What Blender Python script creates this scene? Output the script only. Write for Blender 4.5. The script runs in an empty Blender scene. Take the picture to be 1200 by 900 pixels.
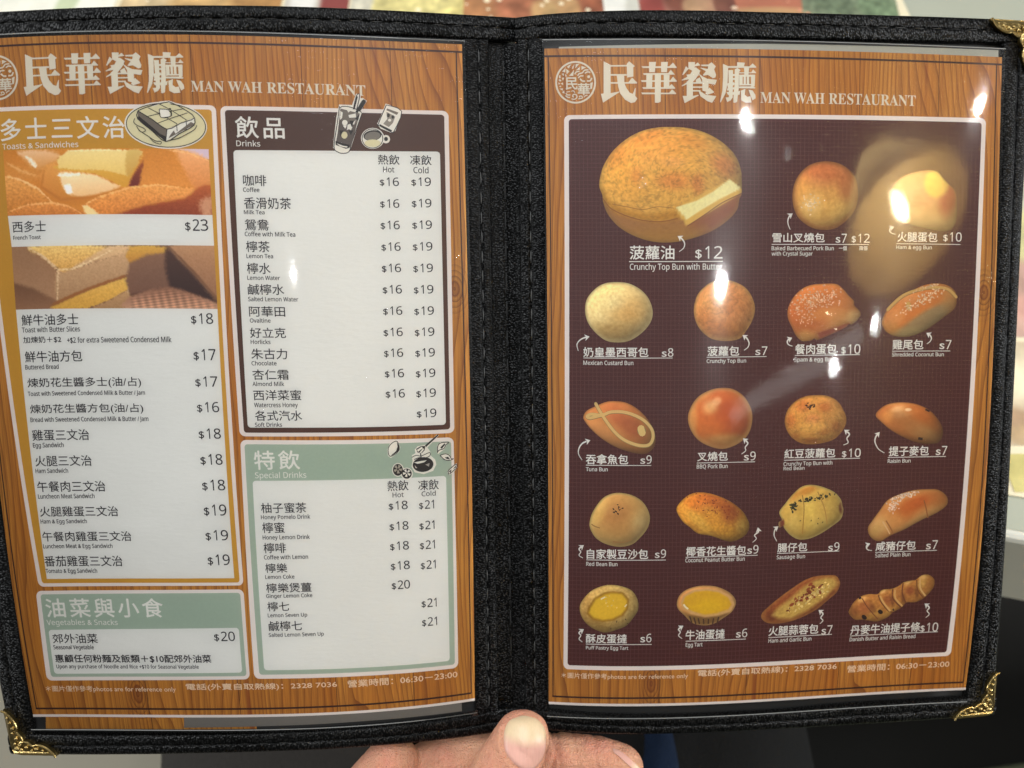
import bpy, bmesh, math, random
import numpy as np
from mathutils import Vector, Matrix, noise as mnoise
sc = bpy.context.scene
C = sc.collection
random.seed(7)
rng = np.random.default_rng(11)

# ------------------------------------------------------------------ camera, world, lamps, exposure
EYE = Vector((0.0, 0.0, 1.20))              # a seated reader's phone above the table edge
TILT = math.radians(35)                     # camera leans 35 degrees up from straight down
REACH = 0.33                                # lens to the middle of the opened folder
ROT = Matrix.Rotation(TILT, 4, 'X')
BOOK = Matrix.Translation(EYE) @ ROT @ Matrix.Translation((0, 0, -REACH))   # the folder's own frame: x right, y up the page, z to the reader
cam_data = bpy.data.cameras.new('camera'); cam = bpy.data.objects.new('camera', cam_data); C.objects.link(cam)
cam.matrix_world = Matrix.Translation(EYE) @ ROT
cam_data.sensor_width = 36; cam_data.lens = 30; cam_data.clip_start = .01; cam_data.clip_end = 60
cam_data.dof.use_dof = True; cam_data.dof.focus_distance = .325; cam_data.dof.aperture_fstop = 10.0
sc.camera = cam
sc.view_settings.view_transform = 'Standard'; sc.view_settings.look = 'None'
sc.view_settings.gamma = 1; sc.view_settings.exposure = 0.27
sc.cycles.use_denoising = True
sc.cycles.max_bounces = 8; sc.cycles.transparent_max_bounces = 12
sc.cycles.sample_clamp_indirect = 6
world = bpy.data.worlds.new('World'); sc.world = world; world.use_nodes = True
wn = world.node_tree.nodes; wl = world.node_tree.links
bg = wn['Background']; bg.inputs['Strength'].default_value = 1.0
tc = wn.new('ShaderNodeTexCoord'); sep = wn.new('ShaderNodeSeparateXYZ'); ramp = wn.new('ShaderNodeValToRGB')
mr = wn.new('ShaderNodeMapRange'); mr.inputs['From Min'].default_value = -1; mr.inputs['From Max'].default_value = 1
wl.new(tc.outputs['Generated'], sep.inputs[0]); wl.new(sep.outputs['Z'], mr.inputs['Value']); wl.new(mr.outputs[0], ramp.inputs[0]); wl.new(ramp.outputs[0], bg.inputs['Color'])
e = ramp.color_ramp.elements
e[0].position = .40; e[0].color = (.015, .015, .014, 1)
e[1].position = .95; e[1].color = (.37, .37, .37, 1)
for p_, k_ in ((.56, .030), (.66, .06), (.76, .15), (.85, .28)):
    q_ = e.new(p_); q_.color = (k_, k_, k_ * .98, 1)

def point_lamp(name, loc, power, radius, color):
    d = bpy.data.lights.new(name, 'POINT'); d.energy = power; d.shadow_soft_size = radius; d.color = color
    o = bpy.data.objects.new(name, d); C.objects.link(o); o.location = loc; return o
def area_lamp(name, loc, target, power, sx, sy, color):
    d = bpy.data.lights.new(name, 'AREA'); d.energy = power; d.shape = 'RECTANGLE'; d.size = sx; d.size_y = sy; d.color = color
    o = bpy.data.objects.new(name, d); C.objects.link(o); o.location = loc
    o.rotation_euler = (Vector(target) - Vector(loc)).to_track_quat('-Z', 'Y').to_euler(); return o
area_lamp('ceiling_panel_lamp', (-0.05, .02, 2.65), (0, .12, .9), 19, 1.3, .5, (.95, 1, 1.05))
area_lamp('ceiling_panel_lamp', (-0.3, 1.25, 2.7), (0, .2, .9), 6, 1.4, .9, (1, .99, .96))
area_lamp('side_fill_light', (-2.3, -.55, 1.75), (-.1, .12, .88), 24, .5, .5, (.97, 1, 1.02))  # unseen fill from the left, added to brighten the dim lower pages
area_lamp('side_fill_light', (2.5, -.25, 1.55), (.1, .12, .88), 34, .5, .5, (.97, 1, 1.02))  # matching fill added on the right, also out of view
area_lamp('sheen_band_light', (1.27, -1.36, 2.3), (.12, .2, .93), .24, .62, .06, (1, 1, .96))  # thin unseen light added to lay a faint sheen band on the right sleeve
for i, (x, y) in enumerate(((.74, -.53), (1.62, -.44), (.76, -.97), (1.58, -1.15), (1.70, -.76), (1.45, -1.30), (-.02, -1.03))):
    point_lamp('ceiling_downlight', (x, y, 2.3), (2.6, 2.6, 6, 1.0, 2.2, 1.5, .9)[i], (.010, .011, .017, .009, .011, .013, .007)[i], (1, .99, .97))


# ------------------------------------------------------------------ measured layout, in millimetres on each page
PW, PH = 176.0, 250.0
LEFT_PAGE = [[-0.191145,0.119864,0.032208],[-0.012959,-0.219654,-0.040608],[0.003804,-0.032182,0.0],[0.010507,-0.0,-0.0],[0.167725,0.00765,0.010998],[0.033542,-0.005526,0.010998],[-0.000102,0.007152,-0.0],[-0.013782,0.0,0.0],[-0.012453,-0.006256,-0.030456],[-0.015981,-0.016365,-0.0],[-0.002005,0.001823,0.0],[0.001978,-0.0,-0.0],[0.015948,0.003702,-0.0],[0.000562,0.008607,0.0],[0.000243,0.000903,-0.0],[-0.001002,0.0,0.0],[0.001333,0.001303,0.0],[-0.001333,0.000757,-0.0],[-0.0,-0.000467,0.0],[0.0,-0.0,-0.0]]
RIGHT_PAGE = [[0.012056,0.124679,0.01275],[0.004275,-0.232014,-0.02961],[-0.000729,-0.02274,0.0],[-0.000687,-0.0,-0.0],[0.170075,0.00199,0.000846],[0.006069,-0.010123,-0.001692],[0.005268,-0.002395,-0.0],[-0.012025,0.0,0.0],[0.000126,-0.000439,-0.015228],[0.001069,0.022785,-0.0],[-4.5e-05,0.003264,0.0],[-8.2e-05,-0.0,-0.0],[0.008165,0.000983,-0.0],[-0.00046,-0.01446,0.0],[0.000235,-0.001257,-0.0],[-0.000504,0.0,0.0],[-0.0,-0.000198,0.0],[0.0,-0.000103,-0.0],[-0.0,-8.3e-05,0.0],[0.0,-0.0,-0.0]]
LEFT_COVER = [[-0.203946,0.129608,0.029987],[-0.016051,-0.24093,-0.044039],[0.001359,-0.03816,-0.0],[0.017407,-0.0,0.0],[0.215426,0.007662,0.016735],[0.027226,-0.007537,0.013298],[-0.000626,0.008862,0.0],[-0.019297,0.0,0.0],[-0.036017,0.012872,-0.047881],[-0.006621,-0.017229,0.0],[4.5e-05,0.004127,0.0],[0.003583,-0.0,-0.0],[0.024975,-0.026063,0.020187],[-0.001477,0.007828,-0.0],[-0.000215,-0.000701,-0.0],[-0.001618,0.0,0.0],[0.000796,0.015844,-0.014062],[9.4e-05,0.000176,-0.0],[6e-06,0.000251,0.0],[-4.8e-05,-0.0,-0.0]]
RIGHT_COVER = [[0.00127,0.138172,0.009047],[0.003132,-0.253934,-0.031556],[0.000574,-0.026301,-0.0],[2.6e-05,-0.0,0.0],[0.194468,0.01874,0.015832],[-0.002775,-0.033797,-0.002064],[0.013942,-0.006751,0.0],[-0.012794,0.0,-0.0],[-0.002604,-0.052643,-0.052592],[0.00204,0.101057,0.0],[-0.000206,0.015065,-0.0],[0.000112,-0.0,0.0],[0.013184,0.066361,0.036059],[-0.001813,-0.1222,-0.0],[0.000967,-0.015691,0.0],[-0.000814,0.0,-0.0],[-0.000606,-0.027612,-0.014062],[0.000205,0.049919,0.0],[-3.7e-05,0.00631,-0.0],[4e-05,-0.0,0.0]]
LEFT_TEXT = {'toast': [('多士三文治',11.92,57.69,29.82,37.95,'c',1.22,1),('Toasts & Sandwiches',12.17,40.43,38.96,40.99,'w',1.0,0),('西多士',14.0,26.44,67.61,71.69,'c',1.0,0),('French Toast',14.04,24.25,72.91,74.32,'e',1.0,0),('$23',77.5,85.81,67.61,71.83,'p',1.0,0),('鮮牛油多士',14.72,35.93,101.95,106.02,'c',1.0,0),('$18',77.44,85.51,101.99,105.9,'p',1.0,0),('Toast with Butter Slices',14.58,36.28,106.66,108.47,'e',1.0,0),('加煉奶＋$2',14.73,28.96,110.03,112.53,'c',1.0,0),('+$2 for extra Sweetened Condensed Milk',31.19,69.71,110.68,112.62,'e',1.0,0),('鮮牛油方包',14.83,36.24,115.44,119.51,'c',1.0,0),('$17',77.44,85.55,115.12,119.18,'p',1.0,0),('Buttered Bread',14.64,27.13,120.46,122.08,'e',1.0,0),('煉奶花生醬多士(油/占)',14.9,57.31,125.32,129.23,'c',1.0,0),('$17',77.34,85.47,125.12,128.87,'p',1.0,0),('Toast with Sweetened Condensed Milk & Butter / Jam',14.7,58.42,130.27,131.83,'e',1.0,0),('煉奶花生醬方包(油/占)',14.93,57.29,135.02,138.77,'c',1.0,0),('$16',77.24,85.41,134.49,138.24,'p',1.0,0),('Bread with Sweetened Condensed Milk & Butter / Jam',14.71,58.87,139.82,141.44,'e',1.0,0),('雞蛋三文治',14.75,36.15,144.29,148.36,'c',1.0,0),('$18',77.1,85.3,144.18,147.93,'p',1.0,0),('Egg Sandwich',14.68,26.29,149.17,150.8,'e',1.0,0),('火腿三文治',14.86,36.15,153.85,157.77,'c',1.0,0),('$18',76.95,85.19,153.56,157.46,'p',1.0,0),('Ham Sandwich',14.61,26.9,158.65,160.22,'e',1.0,0),('午餐肉三文治',14.6,40.32,163.28,167.19,'c',1.0,0),('$18',76.77,85.37,162.93,166.84,'p',1.0,0),('Luncheon Meat Sandwich',14.5,35.89,168.02,169.59,'e',1.0,0),('火腿雞蛋三文治',14.47,44.17,172.54,176.3,'c',1.0,0),('$19',76.58,85.07,172.0,176.06,'p',1.0,0),('Ham & Egg Sandwich',14.34,31.92,177.29,178.76,'e',1.0,0),('午餐肉雞蛋三文治',14.29,48.17,181.8,185.4,'c',1.0,0),('$19',76.36,84.89,181.37,185.12,'p',1.0,0),('Luncheon Meat & Egg Sandwich',14.15,40.61,186.41,187.88,'e',1.0,0),('番茄雞蛋三文治',13.9,43.7,190.71,194.63,'c',1.0,0),('$19',76.29,84.71,190.28,194.18,'p',1.0,0),('Tomato & Egg Sandwich',13.9,33.6,195.49,196.96,'e',1.0,0)],'veg': [('油菜與小食',11.93,57.19,206.39,213.28,'c',1.22,1),('Vegetables & Snacks',11.45,38.99,214.21,216.1,'w',1.0,0),('郊外油菜',12.83,30.33,219.38,222.84,'c',1.0,0),('$20',75.76,83.86,218.55,221.99,'p',1.0,0),('Seasonal Vegetable',12.65,28.35,223.56,225.03,'e',1.0,0),('惠顧任何粉麵及飯類＋$10配郊外油菜',12.62,73.64,227.02,229.99,'c',1.0,0.4),('Upon any purchase of Noodle and Rice +$10 for Seasonal Vegetable',12.64,68.44,230.72,232.04,'e',1.0,0)],'drinks': [('飲品',97.51,114.6,29.68,37.53,'c',1.22,1),('Drinks',97.51,105.94,38.55,40.59,'w',1.0,0),('熱飲',146.59,153.89,42.61,46.29,'c',1.0,0),('Hot',148.22,152.02,47.09,49.16,'w',1.0,0),('凍飲',157.52,164.75,42.53,46.23,'c',1.0,0),('Cold',158.56,163.64,47.03,49.29,'w',1.0,0),('咖啡',99.22,107.38,51.07,55.15,'c',1.0,0),('Coffee',99.04,104.79,55.79,57.36,'e',1.0,0),('$16',146.89,153.48,51.08,54.27,'p',1.0,0),('$19',157.71,164.39,50.89,54.11,'p',1.0,0),('香滑奶茶',99.08,115.68,59.31,63.55,'c',1.0,0),('Milk Tea',98.9,106.17,64.09,65.5,'e',1.0,0),('$16',146.75,153.36,59.22,62.42,'p',1.0,0),('$19',157.63,164.34,58.93,62.15,'p',1.0,0),('鴛鴦',98.95,107.45,67.37,71.45,'c',1.0,0),('Coffee with Milk Tea',98.76,116.63,72.02,73.59,'e',1.0,0),('$16',146.61,153.24,67.27,70.47,'p',1.0,0),('$19',157.56,164.29,67.07,70.29,'p',1.0,0),('檸茶',98.96,107.33,75.37,79.45,'c',1.0,0),('Lemon Tea',98.91,108.35,80.16,81.64,'e',1.0,0),('$16',146.61,153.27,75.36,78.55,'p',1.0,0),('$19',157.47,164.23,75.24,78.45,'p',1.0,0),('檸水',98.81,107.2,83.37,87.45,'c',1.0,0),('Lemon Water',98.76,110.35,88.15,89.63,'e',1.0,0),('$16',146.47,153.15,83.34,86.53,'p',1.0,0),('$19',157.39,164.18,83.37,86.59,'p',1.0,0),('鹹檸水',98.66,111.64,91.19,95.11,'c',1.0,0),('Salted Lemon Water',98.6,116.47,95.94,97.45,'e',1.0,0),('$16',146.47,153.18,91.32,94.52,'p',1.0,0),('$19',157.31,164.13,91.41,94.62,'p',1.0,0),('阿華田',98.64,111.51,99.35,103.11,'c',1.0,0),('Ovaltine',98.74,106.12,103.85,105.32,'e',1.0,0),('$16',146.32,153.05,99.31,102.5,'p',1.0,0),('$19',157.23,164.07,99.45,102.66,'p',1.0,0),('好立克',98.47,111.37,107.19,110.95,'c',1.0,0),('Horlicks',98.56,105.65,111.69,113.16,'e',1.0,0),('$16',146.16,152.93,107.29,110.48,'p',1.0,0),('$19',157.15,164.02,107.39,110.6,'p',1.0,0),('朱古力',98.44,111.39,114.87,118.8,'c',1.0,0),('Chocolate',98.37,107.34,119.52,121.0,'e',1.0,0),('$16',146.01,152.8,115.05,118.24,'p',1.0,0),('$19',157.07,163.98,115.2,118.41,'p',1.0,0),('杏仁霜',98.41,111.41,122.56,126.32,'c',1.0,0),('Almond Milk',98.19,109.66,127.11,128.61,'e',1.0,0),('$16',146.01,152.84,122.71,125.9,'p',1.0,0),('$19',156.99,163.93,122.91,126.12,'p',1.0,0),('西洋菜蜜',98.22,115.6,130.09,133.86,'c',1.0,0),('Watercress Honey',98.29,114.14,134.8,136.37,'e',1.0,0),('$16',146.02,152.87,130.28,133.47,'p',1.0,0),('$19',156.92,163.9,130.4,133.61,'p',1.0,0),('各式汽水',98.34,115.46,137.62,141.39,'c',1.0,0),('Soft Drinks',98.1,107.94,142.1,143.57,'e',1.0,0),('$19',156.85,163.86,138.01,141.22,'p',1.0,0)],'special': [('特飲',96.86,113.52,152.36,159.26,'c',1.22,1),('Special Drinks',96.76,115.67,160.31,162.41,'w',1.0,0),('熱飲',145.21,152.85,164.42,168.25,'c',1.0,0),('Hot',146.94,151.0,168.89,170.64,'w',1.0,0),('凍飲',156.44,163.9,164.68,168.53,'c',1.0,0),('Cold',157.58,162.72,169.02,170.78,'w',1.0,0),('柚子蜜茶',98.06,114.89,171.52,175.28,'c',1.0,0),('Honey Pomelo Drink',97.79,116.09,176.01,177.48,'e',1.0,0),('檸蜜',97.96,106.26,178.68,182.6,'c',1.0,0),('Honey Lemon Drink',97.83,115.43,183.44,184.91,'e',1.0,0),('檸啡',97.83,106.18,186.2,189.96,'c',1.0,0),('Coffee with Lemon',97.71,114.27,190.74,192.22,'e',1.0,0),('檸樂',97.85,106.09,193.73,197.17,'c',1.0,0),('Lemon Coke',97.58,108.58,198.01,199.38,'e',1.0,0),('檸樂煲薑',97.55,114.75,201.01,204.45,'c',1.0,0),('Ginger Lemon Coke',97.29,114.85,205.02,206.34,'e',1.0,0),('檸七',97.43,105.75,207.83,211.27,'c',1.0,0),('Lemon Seven Up',97.3,112.35,212.12,213.43,'e',1.0,0),('鹹檸七',97.26,110.07,214.92,218.52,'c',1.0,0),('Salted Lemon Seven Up',96.96,118.19,219.33,220.65,'e',1.0,0),('$18',145.36,152.36,172.07,175.26,'p',1.0,0),('$18',145.34,152.38,179.74,182.92,'p',1.0,0),('$18',145.18,152.26,187.16,190.35,'p',1.0,0),('$18',145.17,152.29,194.51,197.69,'p',1.0,0),('$21',156.5,162.91,172.37,175.57,'p',1.0,0),('$21',156.4,162.85,180.07,183.28,'p',1.0,0),('$21',156.3,162.8,187.45,190.66,'p',1.0,0),('$21',156.36,162.9,194.95,198.15,'p',1.0,0),('$20',145.16,152.08,201.74,204.93,'p',1.0,0),('$21',156.19,162.82,209.3,212.5,'p',1.0,0),('$21',156.1,162.79,216.36,219.56,'p',1.0,0)],'title': [('TITLE',21.46,80.35,6.38,21.84,'t',1,0),('MAN WAH RESTAURANT',82.5,143.15,16.93,20.8,'s',1.0,0)],'footer': [('＊圖片僅作參考photos are for reference only',6.97,58.27,238.49,240.99,'c',1,0),('電話(外賣自取熱線)：2328 7036',62.44,121.88,237.59,240.24,'c',1,0.3),('營業時間：06:30－23:00',126.08,169.22,237.56,240.26,'c',1,0.3)]}
RIGHT_TEXT = {'title': [('TITLE',21.56,81.47,5.02,20.92,'t',1,0),('MAN WAH RESTAURANT',83.15,143.12,16.42,20.47,'s',1.0,0)],'footer': [('＊圖片僅作參考photos are for reference only',5.35,58.25,237.58,240.07,'c',1,0),('電話(外賣自取熱線)：2328 7036',62.43,120.5,236.74,239.53,'c',1,0.3),('營業時間：06:30－23:00',125.01,167.78,238.01,240.7,'c',1,0.3)]}
PANELS = {'toast': ('orange',[(2.7,25.41),(90.97,25.76),(89.01,201.73),(10.26,202.04)],[(4.22,26.92),(89.37,27.35),(87.65,200.62),(11.76,200.79)],None),'veg': ('green',[(8.88,203.6),(88.87,203.13),(87.97,236.12),(7.87,236.64)],[(10.51,204.87),(87.45,204.38),(86.77,234.86),(9.8,235.23)],[(11.67,217.93),(85.67,217.18),(85.23,233.59),(11.34,234.13)]),'drinks': ('brown',[(92.47,25.98),(170.96,25.5),(170.1,147.63),(92.15,147.09)],[(94.06,27.43),(169.5,27.0),(168.6,146.15),(93.82,145.74)],[(96.32,42.1),(167.72,41.01),(167.12,144.33),(95.37,143.87)]),'special': ('green',[(92.21,148.4),(169.75,149.23),(169.64,236.64),(89.66,235.99)],[(93.67,149.97),(168.8,150.69),(168.33,235.18),(91.83,234.45)],[(95.65,163.37),(166.69,163.64),(166.36,233.59),(93.91,232.85)])}
RIGHT_PANEL = ('maroon',[(7.27,25.43),(170.47,24.38),(168.0,236.29),(6.11,236.37)],[(9.07,27.0),(168.8,26.16),(166.03,234.78),(7.82,234.78)],None)
CAPTIONS = [([('$12',58.04,68.76,75.3,80.02,'p',1.0,0),('菠蘿油',32.47,49.83,75.1,80.28,'c',1,0.5),('Crunchy Top Bun with Butter',32.46,68.56,81.93,84.2,'e',1.0,0)],(32.13,68.88,81.11),[(51.7,77.39),(53.5,75.93),(53.83,74.14),(52.82,72.52),(51.32,71.54)]),([('$7',112.84,117.17,70.58,74.01,'p',1.0,0),('$12',119.07,126.17,70.54,73.98,'p',1.0,0),('雪山叉燒包',88.16,108.5,70.29,73.9,'c',1,0.5),('Baked Barbecued Pork Bun',87.87,112.13,75.44,76.92,'e',1.0,0),('with Crystal Sugar',87.89,103.91,77.5,78.94,'e',1.0,0),('一個',114.13,117.17,75.29,77.01,'c',1.0,0),('兩個',122.11,125.24,75.27,76.99,'c',1.0,0)],(87.85,125.88,74.68),[(95.03,68.98),(94.21,67.02),(94.09,65.38),(94.74,63.74),(95.73,62.95)]),([('$10',154.82,162.02,69.59,73.17,'p',1.0,0),('火腿蛋包',136.96,152.49,69.69,73.55,'c',1,0.5),('Ham & egg Bun',136.58,150.42,74.93,76.37,'e',1.0,0)],(136.55,161.56,74.31),[(136.14,70.64),(134.46,70.13),(133.78,69.14),(134.26,68.23),(135.35,67.79)]),([('$8',45.05,49.64,114.03,117.27,'p',1.0,0),('奶皇墨西哥包',14.11,39.73,113.67,117.37,'c',1,0.5),('Mexican Custard Bun',14.1,33.8,118.8,120.36,'e',1.0,0)],(14.1,49.31,117.75),[(12.09,115.06),(11.56,112.8),(12.58,111.16),(14.27,110.17),(16.29,109.7)]),([('$7',81.99,86.7,113.74,117.0,'p',1.0,0),('菠蘿包',63.11,75.58,113.43,117.14,'c',1,0.5),('Crunchy Top Bun',62.81,78.34,118.33,119.76,'e',1.0,0)],(62.8,86.41,117.59),[(77.47,115.09),(78.93,114.0),(79.42,112.37),(78.55,110.57),(76.99,109.41)]),([('$10',115.88,123.43,113.32,117.02,'p',1.0,0),('餐肉蛋包',97.68,114.0,113.03,116.97,'c',1,0.5),('Spam & egg Bun',97.42,113.08,118.21,119.73,'e',1.0,0)],(97.53,123.3,117.36),[(96.58,113.76),(95.09,113.22),(94.46,112.23),(94.88,111.25),(96.19,110.61)]),([('$7',154.58,159.23,111.85,115.4,'p',1.0,0),('雞尾包',136.05,148.18,111.7,115.5,'c',1,0.5),('Shredded Coconut Bun',135.97,156.41,116.78,118.18,'e',1.0,0)],(135.93,158.85,116.15),[(149.52,113.39),(150.8,112.39),(151.26,111.05),(150.55,109.88),(149.38,109.18)]),([('$9',36.85,41.36,154.65,157.89,'p',1.0,0),('吞拿魚包',15.06,31.93,154.34,158.1,'c',1,0.5),('Tuna Bun',15.06,23.75,159.31,160.74,'e',1.0,0)],(15.06,41.18,158.5),[(13.49,156.6),(12.12,154.35),(12.3,152.07),(13.83,150.1),(16.56,149.09)]),([('$9',78.24,82.95,153.83,157.23,'p',1.0,0),('叉燒包',59.59,71.75,153.65,157.1,'c',1,0.5),('BBQ Pork Bun',59.45,71.77,158.4,159.9,'e',1.0,0)],(59.42,82.68,157.79),[(77.2,154.73),(78.84,153.46),(78.64,152.16),(79.62,150.55),(77.88,148.88)]),([('$10',117.44,124.96,153.73,157.04,'p',1.0,0),('紅豆菠蘿包',94.41,114.71,153.31,156.93,'c',1,0.5),('Crunchy Top Bun with',94.19,113.7,158.22,159.67,'e',1.0,0),('Red Bean',94.25,102.61,160.04,161.35,'e',1.0,0)],(94.27,124.72,157.52),[(117.86,152.26),(119.7,151.35),(119.13,149.69),(120.09,148.06),(118.13,146.52)]),([('$7',154.99,159.44,153.46,156.95,'p',1.0,0),('提子麥包',136.2,152.13,153.25,157.05,'c',1,0.5),('Raisin Bun',135.91,145.02,158.24,159.64,'e',1.0,0)],(135.84,159.1,157.55),[(134.39,155.71),(131.93,154.12),(130.45,151.44),(130.7,149.29),(131.99,147.69)]),([('$9',43.21,47.72,190.42,193.67,'p',1.0,0),('自家製豆沙包',15.51,40.43,190.36,194.06,'c',1,0.5),('Red Bean Bun',15.32,27.98,195.28,196.71,'e',1.0,0)],(15.31,47.64,194.47),[(13.92,193.79),(12.35,192.82),(13.04,191.5),(12.34,190.38),(14.1,189.04)]),([('$9',80.74,85.25,189.67,192.94,'p',1.0,0),('椰香花生醬包',55.89,80.2,189.68,193.27,'c',1,0.5),('Coconut Peanut Butter Bun',55.63,79.78,194.0,195.47,'e',1.0,0)],(55.73,85.02,193.59),[(82.72,188.62),(84.19,187.23),(83.44,185.9),(84.95,184.64),(84.72,183.17)]),([('$9',113.64,118.16,189.83,193.14,'p',1.0,0),('腸仔包',93.0,105.03,189.39,192.81,'c',1,0.5),('Sausage Bun',92.82,104.31,193.96,195.41,'e',1.0,0)],(92.88,118.15,193.25),[(92.55,188.5),(91.43,186.5),(91.37,185.02),(91.83,183.73),(92.8,182.94)]),([('$7',153.46,158.12,190.4,193.89,'p',1.0,0),('咸豬仔包',132.96,149.18,190.29,193.83,'c',1,0.5),('Salted Plain Bun',132.99,147.28,194.85,196.32,'e',1.0,0)],(132.89,157.98,194.37),[(131.48,193.61),(129.76,193.21),(129.1,192.19),(129.46,191.31),(130.41,190.91)]),([('$6',37.96,42.56,222.41,225.65,'p',1.0,0),('酥皮蛋撻',15.4,32.31,222.62,226.06,'c',1,0.5),('Puff Pastry Egg Tart',15.44,32.95,227.22,228.45,'e',1.0,0)],(15.42,42.63,226.47),[(13.93,225.73),(12.54,224.63),(13.23,223.31),(12.52,222.19),(14.31,220.98)]),([('$6',77.53,82.21,221.55,224.82,'p',1.0,0),('牛油蛋撻',56.67,72.81,221.34,225.05,'c',1,0.5),('Egg Tart',56.82,63.77,226.21,227.64,'e',1.0,0)],(56.75,81.65,225.52),[(55.17,224.46),(53.71,223.29),(54.37,222.01),(53.63,220.85),(55.35,219.72)]),([('$7',112.98,117.38,221.87,225.31,'p',1.0,0),('火腿蒜蓉包',91.0,111.56,221.12,224.81,'c',1,0.5),('Ham and Garlic Bun',91.15,108.93,225.92,227.37,'e',1.0,0)],(91.06,117.35,225.41),[(112.02,221.06),(113.21,219.93),(112.25,218.73),(113.03,217.28),(111.31,215.88)]),([('$10',154.02,161.34,222.82,226.32,'p',1.0,0),('丹麥牛油提子條',125.0,153.78,222.38,226.06,'c',1,0.5),('Danish Butter and Raisin Bread',124.95,152.17,227.14,228.54,'e',1.0,0)],(124.96,161.4,226.46),[(155.76,220.68),(157.08,219.42),(156.07,218.04),(156.82,216.73),(154.95,215.29)])]
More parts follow.
